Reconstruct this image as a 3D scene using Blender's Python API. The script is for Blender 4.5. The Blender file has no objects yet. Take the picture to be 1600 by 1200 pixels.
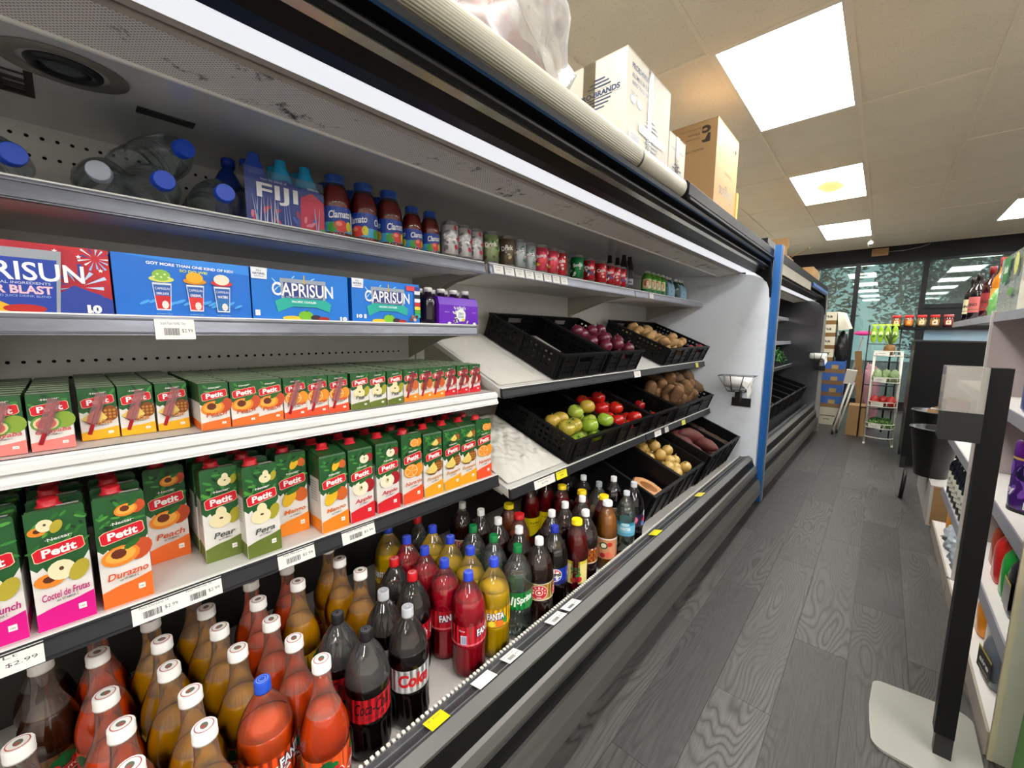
import bpy, bmesh, math, random
from mathutils import Vector, Matrix
random.seed(7)
PI = math.pi
SC = bpy.context.scene
COL = SC.collection

# ------------------------------------------------------------------ camera
cam_data = bpy.data.cameras.new('camera')
cam_data.sensor_width = 36.0
cam_data.lens = 36.0 * 633.5 / 1600.0
cam_data.clip_start = 0.02
cam_data.clip_end = 200
cam = bpy.data.objects.new('camera', cam_data)
COL.objects.link(cam)
RIGHT = Vector((0.73875974, 0.67391322, 0.0086615))
DOWN = Vector((0.09026717, -0.08620098, -0.99218004))
FWD = Vector((-0.66789661, 0.73376452, -0.12451405))
m4 = Matrix.Identity(4)
for r in range(3):
    m4[r][0] = RIGHT[r]; m4[r][1] = -DOWN[r]; m4[r][2] = -FWD[r]
m4[0][3], m4[1][3], m4[2][3] = 0.0, 0.0, 1.32
cam.matrix_world = m4
SC.camera = cam

# ------------------------------------------------------------------ world, exposure, light levels
world = bpy.data.worlds.new('world')
SC.world = world
world.use_nodes = True
bg = world.node_tree.nodes['Background']
bg.inputs['Color'].default_value = (0.50, 0.62, 0.72, 1)
bg.inputs['Strength'].default_value = 2.0
SC.view_settings.view_transform = 'Standard'
SC.view_settings.look = 'None'
SC.view_settings.exposure = 0.0
SC.view_settings.gamma = 1.0
SC.view_settings.use_curve_mapping = False
CEILING_LIGHT = 27.0      # radiance of the ceiling diffusers
CANOPY_GLOW = 0.78       # glow added to the plain white panel under each canopy, not a lamp
try:
    SC.cycles.max_bounces = 10
    SC.cycles.diffuse_bounces = 5
    SC.cycles.glossy_bounces = 4
    SC.cycles.transmission_bounces = 6
    SC.cycles.transparent_max_bounces = 24
    SC.cycles.caustics_reflective = False
    SC.cycles.caustics_refractive = False
    SC.cycles.sample_clamp_indirect = 6
except Exception:
    pass

# ------------------------------------------------------------------ materials
MATS = {}
def srgb(h):
    if isinstance(h, str):
        h = h.lstrip('#'); c = [int(h[i:i+2], 16) / 255 for i in (0, 2, 4)]
    else:
        c = [v / 255 for v in h]
    return tuple((v / 12.92 if v <= 0.04045 else ((v + 0.055) / 1.055) ** 2.4) for v in c)

def mat(name, color='808080', rough=0.5, metal=0.0, spec=0.5, noise=0.0, nscale=8.0, bump=0.0, bscale=60.0,
        coat=0.0, trans=0.0, ior=1.45, alpha=1.0, emit=0.0, emit_col=None, sss=0.0, stretch=None, rand=0.0, dark=None, dscale=3.0, damt=0.0):
    if name in MATS: return MATS[name]
    m = bpy.data.materials.new(name); m.use_nodes = True
    nt = m.node_tree; N = nt.nodes; L = nt.links
    b = N['Principled BSDF']
    c = srgb(color) + (1,)
    b.inputs['Base Color'].default_value = c
    b.inputs['Roughness'].default_value = rough
    b.inputs['Metallic'].default_value = metal
    b.inputs['Specular IOR Level'].default_value = spec
    b.inputs['IOR'].default_value = ior
    b.inputs['Coat Weight'].default_value = coat
    b.inputs['Coat Roughness'].default_value = 0.08
    b.inputs['Transmission Weight'].default_value = trans
    b.inputs['Alpha'].default_value = alpha
    if sss:
        b.inputs['Subsurface Weight'].default_value = sss
        b.inputs['Subsurface Radius'].default_value = (0.02, 0.01, 0.006)
    if emit:
        b.inputs['Emission Strength'].default_value = emit
        b.inputs['Emission Color'].default_value = (srgb(emit_col or color)) + (1,)
    tc = N.new('ShaderNodeTexCoord')
    vec = tc.outputs['Object']
    if stretch:
        mp = N.new('ShaderNodeMapping'); mp.inputs['Scale'].default_value = stretch
        L.new(vec, mp.inputs['Vector']); vec = mp.outputs['Vector']
    last = None
    def mixcol(kind, fac_sock, fac_val, a, bcol):
        mx = N.new('ShaderNodeMix'); mx.data_type = 'RGBA'; mx.blend_type = kind
        if fac_sock is not None: L.new(fac_sock, mx.inputs['Factor'])
        else: mx.inputs['Factor'].default_value = fac_val
        if a is None: mx.inputs['A'].default_value = c
        else: L.new(a, mx.inputs['A'])
        if isinstance(bcol, tuple): mx.inputs['B'].default_value = bcol
        else: L.new(bcol, mx.inputs['B'])
        return mx.outputs['Result']
    if noise:
        nz = N.new('ShaderNodeTexNoise'); nz.inputs['Scale'].default_value = nscale; nz.inputs['Detail'].default_value = 5
        L.new(vec, nz.inputs['Vector'])
        rp = N.new('ShaderNodeValToRGB')
        rp.color_ramp.elements[0].position = 0.3; rp.color_ramp.elements[1].position = 0.7
        lo = 1 - noise; rp.color_ramp.elements[0].color = (lo, lo, lo, 1); rp.color_ramp.elements[1].color = (1, 1, 1, 1)
        L.new(nz.outputs['Fac'], rp.inputs['Fac'])
        last = mixcol('MULTIPLY', None, 1.0, last, rp.outputs['Color'])
    if damt:
        nz = N.new('ShaderNodeTexNoise'); nz.inputs['Scale'].default_value = dscale; nz.inputs['Detail'].default_value = 8
        nz.inputs['Roughness'].default_value = 0.7
        L.new(vec, nz.inputs['Vector'])
        rp = N.new('ShaderNodeValToRGB'); rp.color_ramp.elements[0].position = 0.56; rp.color_ramp.elements[1].position = 0.68
        rp.color_ramp.elements[0].color = (0, 0, 0, 1); rp.color_ramp.elements[1].color = (damt, damt, damt, 1)
        L.new(nz.outputs['Fac'], rp.inputs['Fac'])
        last = mixcol('MIX', rp.outputs['Color'], 0, last, srgb(dark) + (1,))
    if rand:
        oi = N.new('ShaderNodeObjectInfo')
        mr = N.new('ShaderNodeMapRange'); mr.inputs['To Min'].default_value = 1 - rand; mr.inputs['To Max'].default_value = 1.0
        L.new(oi.outputs['Random'], mr.inputs['Value'])
        last = mixcol('MULTIPLY', None, 1.0, last, mr.outputs['Result'])
    if last is not None: L.new(last, b.inputs['Base Color'])
    if bump:
        nz = N.new('ShaderNodeTexNoise'); nz.inputs['Scale'].default_value = bscale; nz.inputs['Detail'].default_value = 4
        L.new(vec, nz.inputs['Vector'])
        bp = N.new('ShaderNodeBump'); bp.inputs['Strength'].default_value = bump; bp.inputs['Distance'].default_value = 0.004
        L.new(nz.outputs['Fac'], bp.inputs['Height']); L.new(bp.outputs['Normal'], b.inputs['Normal'])
    MATS[name] = m
    return m

def clear_plastic(name, tint='ffffff', gloss=0.10, rough=0.05, alpha=0.0, body='ffffff'):
    """thin clear sheet: transparent with a fresnel gloss and a little milky body"""
    if name in MATS: return MATS[name]
    m = bpy.data.materials.new(name); m.use_nodes = True
    nt = m.node_tree; N = nt.nodes; L = nt.links
    out = N['Material Output']; N.remove(N['Principled BSDF'])
    tr = N.new('ShaderNodeBsdfTransparent'); tr.inputs['Color'].default_value = srgb(tint) + (1,)
    gl = N.new('ShaderNodeBsdfGlossy'); gl.inputs['Roughness'].default_value = rough
    fr = N.new('ShaderNodeFresnel'); fr.inputs['IOR'].default_value = 1.45
    ad = N.new('ShaderNodeMath'); ad.operation = 'ADD'; ad.inputs[1].default_value = gloss * 0.3
    L.new(fr.outputs['Fac'], ad.inputs[0])
    mx = N.new('ShaderNodeMixShader')
    L.new(ad.outputs[0], mx.inputs['Fac']); L.new(tr.outputs[0], mx.inputs[1]); L.new(gl.outputs[0], mx.inputs[2])
    df = N.new('ShaderNodeBsdfDiffuse'); df.inputs['Color'].default_value = srgb(body) + (1,)
    nz = N.new('ShaderNodeTexNoise'); nz.inputs['Scale'].default_value = 25
    tc = N.new('ShaderNodeTexCoord'); L.new(tc.outputs['Object'], nz.inputs['Vector'])
    mu = N.new('ShaderNodeMath'); mu.operation = 'MULTIPLY'; mu.inputs[1].default_value = alpha * 2
    L.new(nz.outputs['Fac'], mu.inputs[0])
    m2 = N.new('ShaderNodeMixShader'); L.new(mu.outputs[0], m2.inputs['Fac'])
    L.new(mx.outputs[0], m2.inputs[1]); L.new(df.outputs[0], m2.inputs[2])
    L.new(m2.outputs[0], out.inputs['Surface'])
    MATS[name] = m
    return m

def C(hexcol, rough=0.45, **k):
    """plain coloured print / plastic"""
    return mat('col_%s_%02d%s' % (hexcol, int(rough * 100), ''.join('%s%s' % (a[0], str(v)[:5]) for a, v in sorted(k.items()))), hexcol, rough, noise=k.pop('noise', 0.06), **k)

# ------------------------------------------------------------------ mesh building
class MB:
    def __init__(s): s.v = []; s.f = []; s.mi = []; s.sm = []
    def add(s, verts, faces, mi=0, smooth=False):
        o = len(s.v); s.v += [tuple(p) for p in verts]
        for f in faces:
            s.f.append(tuple(i + o for i in f)); s.mi.append(mi); s.sm.append(smooth)
        return s
    def box(s, x0, x1, y0, y1, z0, z1, mi=0):
        v = [(x, y, z) for z in (z0, z1) for y in (y0, y1) for x in (x0, x1)]
        return s.add(v, [(0, 2, 3, 1), (4, 5, 7, 6), (0, 1, 5, 4), (2, 6, 7, 3), (0, 4, 6, 2), (1, 3, 7, 5)], mi)
    def obox(s, M, sx, sy, sz, mi=0):
        """box centred on matrix M"""
        v = [M @ Vector((x * sx / 2, y * sy / 2, z * sz / 2)) for z in (-1, 1) for y in (-1, 1) for x in (-1, 1)]
        return s.add(v, [(0, 2, 3, 1), (4, 5, 7, 6), (0, 1, 5, 4), (2, 6, 7, 3), (0, 4, 6, 2), (1, 3, 7, 5)], mi)
    def quad(s, a, b, c, d, mi=0): return s.add([a, b, c, d], [(0, 1, 2, 3)], mi)
    def prism(s, poly, y0, y1, mi=0, axis='y', close=True):
        """closed polygon extruded along an axis; poly in (x,z) for y, (x,y) for z, (y,z) for x"""
        n = len(poly)
        def P(p, t):
            return {'y': (p[0], t, p[1]), 'z': (p[0], p[1], t), 'x': (t, p[0], p[1])}[axis]
        v = [P(p, y0) for p in poly] + [P(p, y1) for p in poly]
        f = [(i, (i + 1) % n, n + (i + 1) % n, n + i) for i in range(n)]
        if close: f += [tuple(range(n - 1, -1, -1)), tuple(range(n, 2 * n))]
        return s.add(v, f, mi)
    def strip(s, prof, y0, y1, mi=0):
        """open profile of (x,z) extruded along y"""
        n = len(prof)
        v = [(p[0], y0, p[1]) for p in prof] + [(p[0], y1, p[1]) for p in prof]
        return s.add(v, [(i, i + 1, n + i + 1, n + i) for i in range(n - 1)], mi)
    def lathe(s, prof, seg=24, cx=0, cy=0, cz=0, mi=0, smooth=True, cap0=True, cap1=True, mod=None, mis=None, M=None):
        o = len(s.v); n = len(prof)
        for (r, z) in prof:
            for k in range(seg):
                a = 2 * PI * k / seg
                rr = r * (mod(a, z) if mod else 1)
                p = Vector((cx + rr * math.cos(a), cy + rr * math.sin(a), cz + z))
                s.v.append(tuple(M @ p) if M else tuple(p))
        for i in range(n - 1):
            for k in range(seg):
                k2 = (k + 1) % seg
                s.f.append((o + i * seg + k, o + i * seg + k2, o + (i + 1) * seg + k2, o + (i + 1) * seg + k))
                s.mi.append(mis[i] if mis else mi); s.sm.append(smooth)
        if cap0: s.f.append(tuple(o + k for k in range(seg - 1, -1, -1))); s.mi.append(mis[0] if mis else mi); s.sm.append(False)
        if cap1: s.f.append(tuple(o + (n - 1) * seg + k for k in range(seg))); s.mi.append(mis[-1] if mis else mi); s.sm.append(False)
        return s
    def tube(s, pts, r, seg=6, mi=0, smooth=True, closed=False):
        pts = [Vector(p) for p in pts]; n = len(pts); o = len(s.v)
        up = Vector((0, 0, 1))
        for i, p in enumerate(pts):
            if closed: d = pts[(i + 1) % n] - pts[i - 1]
            else: d = pts[min(i + 1, n - 1)] - pts[max(i - 1, 0)]
            if d.length < 1e-9: d = Vector((0, 0, 1))
            d.normalize()
            u = d.cross(up)
            if u.length < 1e-3: u = d.cross(Vector((1, 0, 0)))
            u.normalize(); w = d.cross(u)
            rr = r[i] if isinstance(r, (list, tuple)) else r
            for k in range(seg):
                a = 2 * PI * k / seg
                s.v.append(tuple(p + (u * math.cos(a) + w * math.sin(a)) * rr))
        m = n if closed else n - 1
        for i in range(m):
            j = (i + 1) % n
            for k in range(seg):
                k2 = (k + 1) % seg
                s.f.append((o + i * seg + k, o + i * seg + k2, o + j * seg + k2, o + j * seg + k)); s.mi.append(mi); s.sm.append(smooth)
        if not closed:
            s.f.append(tuple(o + k for k in range(seg - 1, -1, -1))); s.mi.append(mi); s.sm.append(False)
            s.f.append(tuple(o + (n - 1) * seg + k for k in range(seg))); s.mi.append(mi); s.sm.append(False)
        return s
    def blob(s, rx, ry, rz, seg=14, rings=9, cx=0, cy=0, cz=0, mi=0, amp=0.0, seed=0, taper=0.0, M=None, freq=2.5):
        rnd = random.Random(seed); ph = [rnd.uniform(0, 6.28) for _ in range(6)]
        o = len(s.v)
        for i in range(rings + 1):
            t = PI * i / rings
            for k in range(seg):
                a = 2 * PI * k / seg
                x = math.sin(t) * math.cos(a); y = math.sin(t) * math.sin(a); z = -math.cos(t)
                d = 1 + amp * (math.sin(freq * x * 2 + ph[0]) + math.sin(freq * y * 2 + ph[1]) + math.sin(freq * z * 2 + ph[2])) / 2
                tp = 1 - taper * (z + 1) / 2
                p = Vector((x * rx * d * tp + cx, y * ry * d * tp + cy, z * rz * d + cz))
                s.v.append(tuple(M @ p) if M else tuple(p))
        for i in range(rings):
            for k in range(seg):
                k2 = (k + 1) % seg
                s.f.append((o + i * seg + k, o + i * seg + k2, o + (i + 1) * seg + k2, o + (i + 1) * seg + k)); s.mi.append(mi); s.sm.append(True)
        return s
    def mesh(s, name, mats):
        me = bpy.data.meshes.new(name)
        me.from_pydata(s.v, [], s.f)
        for m in (mats if isinstance(mats, (list, tuple)) else [mats]): me.materials.append(m)
        me.polygons.foreach_set('material_index', s.mi)
        me.polygons.foreach_set('use_smooth', s.sm)
        me.update()
        return me
    def build(s, name, mats, parent=None, loc=(0, 0, 0), rot=(0, 0, 0)):
        return put(name, s.mesh(name, mats), parent, loc, rot)

def put(name, me, parent=None, loc=(0, 0, 0), rot=(0, 0, 0)):
    o = bpy.data.objects.new(name, me); COL.objects.link(o)
    o.location = loc; o.rotation_euler = rot
    if parent is not None: o.parent = parent
    return o
def tag(o, label=None, cat=None, group=None, kind=None):
    if label: o['label'] = label
    if cat: o['category'] = cat
    if group: o['group'] = group
    if kind: o['kind'] = kind
    return o
def thing(name, label, cat, loc=(0, 0, 0), rot=(0, 0, 0), group=None):
    o = bpy.data.objects.new(name, None); COL.objects.link(o)
    o.empty_display_size = 0.02
    o.location = loc; o.rotation_euler = rot
    return tag(o, label, cat, group)
KIDS = {}
def copy_thing(root, loc, rot=None, label=None, group=None, skip=()):
    r = root.copy(); COL.objects.link(r); r.location = loc
    if rot is not None: r.rotation_euler = rot
    if label: r['label'] = label
    if group: r['group'] = group
    for ch in root.children:
        if ch.name.split('.')[0] in skip: continue
        c = ch.copy(); COL.objects.link(c); c.parent = r
        for g in ch.children:
            d = g.copy(); COL.objects.link(d); d.parent = c
    return r
def ordw(n): return ['', 'first', 'second', 'third', 'fourth', 'fifth', 'sixth', 'seventh', 'eighth', 'ninth', 'tenth', 'eleventh', 'twelfth', 'thirteenth', 'fourteenth', 'fifteenth', 'sixteenth', 'seventeenth', 'eighteenth'][n]

# ------------------------------------------------------------------ flat printing: text and polygons on a face or round a cylinder
TEXT = {}
def text_tris(txt, bold=0.0, shear=0.0, space=1.0):
    key = (txt, bold, shear, space)
    if key in TEXT: return TEXT[key]
    cu = bpy.data.curves.new('text', 'FONT'); cu.body = txt
    cu.offset = bold; cu.shear = shear; cu.space_character = space
    cu.resolution_u = 3; cu.fill_mode = 'FRONT'
    cu.align_x = 'CENTER'; cu.align_y = 'CENTER'
    ob = bpy.data.objects.new('text', cu); COL.objects.link(ob)
    dg = bpy.context.evaluated_depsgraph_get()
    me = bpy.data.meshes.new_from_object(ob.evaluated_get(dg))
    vs = [(v.co.x, v.co.y) for v in me.vertices]; fs = [tuple(p.vertices) for p in me.polygons]
    if vs:
        x0 = min(v[0] for v in vs); x1 = max(v[0] for v in vs); y0 = min(v[1] for v in vs); y1 = max(v[1] for v in vs)
        vs = [(v[0] - (x0 + x1) / 2, v[1] - (y0 + y1) / 2) for v in vs]
        wh = (x1 - x0, y1 - y0)
    else: wh = (1, 1)
    bpy.data.objects.remove(ob); bpy.data.curves.remove(cu); bpy.data.meshes.remove(me)
    TEXT[key] = (vs, fs, wh)
    return TEXT[key]

class Art:
    """flat artwork in (u right, v up), later laid on a plane or wrapped on a cylinder"""
    def __init__(s): s.items = []; s.cols = []
    def ci(s, col):
        if col not in s.cols: s.cols.append(col)
        return s.cols.index(col)
    def poly(s, pts, col, layer=None):
        s.items.append(([tuple(p) for p in pts], [tuple(range(len(pts)))], s.ci(col), layer if layer is not None else len(s.items))); return s
    def rect(s, u0, u1, v0, v1, col): return s.poly([(u0, v0), (u1, v0), (u1, v1), (u0, v1)], col)
    def disc(s, u, v, ru, rv, col, n=14, a0=0, rot=0):
        c, sn = math.cos(rot), math.sin(rot)
        P = []
        for k in range(n):
            a = a0 + 2 * PI * k / n; x, y = ru * math.cos(a), rv * math.sin(a)
            P.append((u + x * c - y * sn, v + x * sn + y * c))
        return s.poly(P, col)
    def text(s, txt, u, v, w, col, h=None, bold=0.0, shear=0.0, rot=0, space=1.0, hmax=None):
        vs, fs, wh = text_tris(txt, bold, shear, space)
        k = w / wh[0]; ky = (h / wh[1]) if h else k
        c, sn = math.cos(rot), math.sin(rot)
        P = [(u + x * k * c - y * ky * sn, v + x * k * sn + y * ky * c) for x, y in vs]
        s.items.append((P, fs, s.ci(col), len(s.items))); return s
    def wave(s, u0, u1, v0, va, vb, col, n=8, amp=0.15):
        """filled band from v0 up to a wavy top running va -> vb"""
        top = []
        for i in range(n + 1):
            t = i / n; e = t * t * (3 - 2 * t)
            top.append((u0 + (u1 - u0) * t, va + (vb - va) * e + abs(vb - va) * amp * math.sin(2 * PI * t)))
        return s.poly([(u0, v0), (u1, v0)] + top[::-1], col)
    def badge(s, u, v, w, h, col, rot=0, skew=0.12):
        P = []
        cs, sn = math.cos(rot), math.sin(rot)
        pts = [(-.5, -.42), (-.44, -.5), (.42, -.34), (.5, -.2), (.5, .42), (.44, .5), (-.38, .38), (-.5, .22)]
        for x, y in pts:
            x *= w; y *= h
            P.append((u + x * cs - y * sn, v + x * sn + y * cs))
        return s.poly(P, col)
    def mats(s): return [C(c, 0.4) if isinstance(c, str) else c for c in s.cols]
    def flat(s, name, parent, origin, du, dv, lift=0.00012, base=0.0003):
        origin, du, dv = Vector(origin), Vector(du), Vector(dv)
        n = du.cross(dv).normalized()
        mb = MB()
        for P, F, c, ly in s.items:
            off = n * (base + lift * ly)
            mb.add([origin + du * p[0] + dv * p[1] + off for p in P], F, c)
        return mb.mesh(name, s.mats())
    def wrap(s, name, r, a0=0.0, lift=0.00010, base=0.0004, z0=0.0, rfun=None):
        """u is arc length; u=0 sits at angle a0"""
        bm = bmesh.new()
        for P, F, c, ly in s.items:
            vs = [bm.verts.new((p[0], p[1], ly)) for p in P]
            for f in F:
                try:
                    fc = bm.faces.new([vs[i] for i in f]); fc.material_index = c
                except ValueError: pass
        us = [v.co.x for v in bm.verts]; lo, hi = min(us), max(us)
        step = r * 0.30; k = math.ceil(lo / step)
        while k * step < hi:
            bmesh.ops.bisect_plane(bm, geom=bm.verts[:] + bm.edges[:] + bm.faces[:], plane_co=(k * step, 0, 0), plane_no=(1, 0, 0), dist=1e-6)
            k += 1
        for v in bm.verts:
            rr = (rfun(v.co.y) if rfun else r) + base + lift * v.co.z
            a = a0 + v.co.x / r
            v.co = (rr * math.cos(a), rr * math.sin(a), v.co.y + z0)
        me = bpy.data.meshes.new(name); bm.to_mesh(me); bm.free()
        for m in s.mats(): me.materials.append(m)
        return me
# ------------------------------------------------------------------ the room
CEIL = 2.896
WY = 9.94      # window wall
XL, XR, YB = -1.78, 4.7, -5.6

def floor_mat():
    m = bpy.data.materials.new('grey_wood_plank'); m.use_nodes = True
    nt = m.node_tree; N = nt.nodes; L = nt.links; b = N['Principled BSDF']
    tc = N.new('ShaderNodeTexCoord'); oi = N.new('ShaderNodeObjectInfo')
    cmb = N.new('ShaderNodeCombineXYZ')
    mu = N.new('ShaderNodeMath'); mu.operation = 'MULTIPLY'; mu.inputs[1].default_value = 37.0
    L.new(oi.outputs['Random'], mu.inputs[0]); L.new(mu.outputs[0], cmb.inputs['Z']); L.new(mu.outputs[0], cmb.inputs['Y'])
    ad = N.new('ShaderNodeVectorMath'); ad.operation = 'ADD'
    L.new(tc.outputs['Object'], ad.inputs[0]); L.new(cmb.outputs[0], ad.inputs[1])
    mp = N.new('ShaderNodeMapping'); mp.inputs['Scale'].default_value = (5.2, 0.85, 1.0); L.new(ad.outputs[0], mp.inputs['Vector'])
    n1 = N.new('ShaderNodeTexNoise'); n1.inputs['Scale'].default_value = 1.0; n1.inputs['Detail'].default_value = 2.0; n1.inputs['Roughness'].default_value = 0.45
    L.new(mp.outputs[0], n1.inputs['Vector'])
    ml = N.new('ShaderNodeMath'); ml.operation = 'MULTIPLY'; ml.inputs[1].default_value = 34.0; L.new(n1.outputs['Fac'], ml.inputs[0])
    fr = N.new('ShaderNodeMath'); fr.operation = 'PINGPONG'; fr.inputs[1].default_value = 0.5; L.new(ml.outputs[0], fr.inputs[0])
    mp2 = N.new('ShaderNodeMapping'); mp2.inputs['Scale'].default_value = (260, 9, 1); L.new(ad.outputs[0], mp2.inputs['Vector'])
    n2 = N.new('ShaderNodeTexNoise'); n2.inputs['Scale'].default_value = 1.0; n2.inputs['Detail'].default_value = 3; L.new(mp2.outputs[0], n2.inputs['Vector'])
    r1 = N.new('ShaderNodeValToRGB')
    e = r1.color_ramp.elements
    e[0].position = 0.0; e[0].color = srgb('2e2c2a') + (1,)
    e[1].position = 0.22; e[1].color = srgb('4a4846') + (1,)
    x = e.new(0.7); x.color = srgb('565452') + (1,)
    L.new(fr.outputs[0], r1.inputs['Fac'])
    r2 = N.new('ShaderNodeMapRange'); r2.inputs['From Min'].default_value = 0.3; r2.inputs['From Max'].default_value = 0.7
    r2.inputs['To Min'].default_value = 0.72; r2.inputs['To Max'].default_value = 1.08; L.new(n2.outputs['Fac'], r2.inputs['Value'])
    mk = N.new('ShaderNodeTexNoise'); mk.inputs['Scale'].default_value = 1.0; mk.inputs['Detail'].default_value = 2
    mp3 = N.new('ShaderNodeMapping'); mp3.inputs['Scale'].default_value = (4.5, 1.1, 1); mp3.inputs['Location'].default_value = (3, 7, 2); L.new(ad.outputs[0], mp3.inputs['Vector']); L.new(mp3.outputs[0], mk.inputs['Vector'])
    mkr = N.new('ShaderNodeMapRange'); mkr.inputs['From Min'].default_value = .42; mkr.inputs['From Max'].default_value = .62; mkr.inputs['To Min'].default_value = .08; L.new(mk.outputs['Fac'], mkr.inputs['Value'])
    gm_ = N.new('ShaderNodeMix'); gm_.data_type = 'RGBA'; L.new(mkr.outputs[0], gm_.inputs['Factor']); gm_.inputs['A'].default_value = srgb('444241') + (1,); L.new(r1.outputs[0], gm_.inputs['B'])
    mx = N.new('ShaderNodeMix'); mx.data_type = 'RGBA'; mx.blend_type = 'MULTIPLY'; mx.inputs['Factor'].default_value = 1
    L.new(gm_.outputs['Result'], mx.inputs['A']); L.new(r2.outputs[0], mx.inputs['B'])
    r3 = N.new('ShaderNodeMapRange'); r3.inputs['To Min'].default_value = 0.68; r3.inputs['To Max'].default_value = 1.12; L.new(oi.outputs['Random'], r3.inputs['Value'])
    m2 = N.new('ShaderNodeMix'); m2.data_type = 'RGBA'; m2.blend_type = 'MULTIPLY'; m2.inputs['Factor'].default_value = 1
    L.new(mx.outputs['Result'], m2.inputs['A']); L.new(r3.outputs[0], m2.inputs['B'])
    L.new(m2.outputs['Result'], b.inputs['Base Color'])
    b.inputs['Roughness'].default_value = 0.45; b.inputs['Specular IOR Level'].default_value = 0.28
    bp = N.new('ShaderNodeBump'); bp.inputs['Strength'].default_value = 0.15; bp.inputs['Distance'].default_value = 0.002
    L.new(n2.outputs['Fac'], bp.inputs['Height']); L.new(bp.outputs[0], b.inputs['Normal'])
    return m
MF = floor_mat()
fl = MB().box(XL, XR, YB, WY, -0.10, -0.004).build('floor', mat('floor_subbase', '4a4743', 0.6, noise=.2))
tag(fl, kind='structure')
PW, PLN = 0.182, 1.22
pl_me = MB().box(-PW/2 + .0006, PW/2 - .0006, -PLN/2 + .0006, PLN/2 - .0006, -0.006, 0.0).mesh('plank', MF)
for i in range(12):
    x = -0.72 + PW * (i + .5)
    off = [0.0, .47, .93, .21, .71, .38, 1.02, .15, .6, .9, .3, .75][i]
    y = -0.6 + off - PLN/2
    while y - PLN/2 < WY - .2:
        put('plank', pl_me, fl, (x, y, 0)); y += PLN
rest = MB()
rest.box(XL, -0.72, YB, WY, -0.006, -0.0005); rest.box(-0.72 + 12*PW, XR, YB, WY, -0.006, -0.0005); rest.box(-.72, -.72 + 12*PW, YB, -1.9, -.006, -.0005)
rest.build('plank_field', MF, fl)

tile_m = mat('ceiling_tile', 'efe6d2', 0.9, noise=.07, nscale=3, bump=.5, bscale=90, dark='a89f8a', dscale=70, damt=.5, rand=.07)
tee_m = mat('ceiling_tee', 'eae1cd', 0.6, noise=.04)
ce = MB().box(XL, XR, YB, WY, CEIL + .10, CEIL + .2).build('ceiling', mat('ceiling_void', '9a9183', .9, noise=.1))
tag(ce, kind='structure')
GX0, GY0 = -0.267, 2.60
light_cells = set()
LX = [-0.572, 1.268, 3.098]
for cx in LX:
    for j in range(-2, 4): light_cells.add((round((cx - .305 - GX0) / .61), j * 2))
tile_mes = [MB().box(-.3, .3, -.605, .605, 0, .014).mesh('ceiling_tile', tile_m)]
tees = MB()
xs = [GX0 + .61 * k for k in range(-3, 9)]
ys = [GY0 + 1.22 * k for k in range(-7, 7)]
rt = random.Random(3)
for i in range(len(xs) - 1):
    for j in range(len(ys) - 1):
        cell = (i - 3, j - 7)
        if cell in light_cells: continue
        put('ceiling_tile', tile_mes[0], ce, (xs[i] + .305, ys[j] + .61, CEIL + .001 + rt.uniform(0, .004)), (rt.uniform(-.006, .006), rt.uniform(-.008, .008), 0))
for x in xs: tees.box(x - .012, x + .012, YB, WY, CEIL - .002, CEIL + .03)
for y in ys: tees.box(XL, XR, y - .012, y + .012, CEIL - .0015, CEIL + .03)
tees.build('ceiling_grid', tee_m, ce)

# recessed 2x4 ceiling lights
diff_m = bpy.data.materials.new('light_diffuser'); diff_m.use_nodes = True
nt = diff_m.node_tree; b = nt.nodes['Principled BSDF']
b.inputs['Base Color'].default_value = (.9, .9, .88, 1); b.inputs['Roughness'].default_value = .4
b.inputs['Emission Color'].default_value = (1.0, 0.99, 0.965, 1)
b.inputs['Emission Strength'].default_value = CEILING_LIGHT
stain_m = bpy.data.materials.new('light_diffuser_stained'); stain_m.use_nodes = True
nt = stain_m.node_tree; N = nt.nodes; L = nt.links; b = N['Principled BSDF']
tc = N.new('ShaderNodeTexCoord'); mp = N.new('ShaderNodeMapping')
mp.inputs['Location'].default_value = (-.02, 0, 0); mp.inputs['Scale'].default_value = (5.2, 2.9, 1)
L.new(tc.outputs['Object'], mp.inputs['Vector'])
nz = N.new('ShaderNodeTexNoise'); nz.inputs['Scale'].default_value = 2.0; L.new(mp.outputs[0], nz.inputs['Vector'])
ln = N.new('ShaderNodeVectorMath'); ln.operation = 'LENGTH'; L.new(mp.outputs[0], ln.inputs[0])
sm = N.new('ShaderNodeMath'); sm.operation = 'MULTIPLY_ADD'; sm.inputs[1].default_value = .5; L.new(nz.outputs['Fac'], sm.inputs[0]); L.new(ln.outputs['Value'], sm.inputs[2])
rp = N.new('ShaderNodeValToRGB'); rp.color_ramp.elements[0].position = .55; rp.color_ramp.elements[0].color = (.040, .026, .006, 1)
rp.color_ramp.elements[1].position = 1.22; rp.color_ramp.elements[1].color = (1, .985, .86, 1)
e2 = rp.color_ramp.elements.new(.8); e2.color = (.042, .033, .012, 1)
L.new(sm.outputs[0], rp.inputs['Fac']); L.new(rp.outputs[0], b.inputs['Emission Color']); b.inputs['Emission Strength'].default_value = CEILING_LIGHT
fr_m = mat('light_frame_white', 'e8e2d4', .45, noise=.03)
fme = MB()
for (a, b_, c_, d) in ((-.305, .305, -.61, -.583), (-.305, .305, .583, .61), (-.305, -.278, -.583, .583), (.278, .305, -.583, .583)):
    fme.box(a, b_, c_, d, -.002, .02)
fme = fme.mesh('frame', fr_m)
dme = MB().box(-.278, .278, -.583, .583, .001, .006).mesh('diffuser', diff_m)
dme2 = MB().box(-.278, .278, -.583, .583, .001, .006).mesh('diffuser', stain_m)
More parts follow.
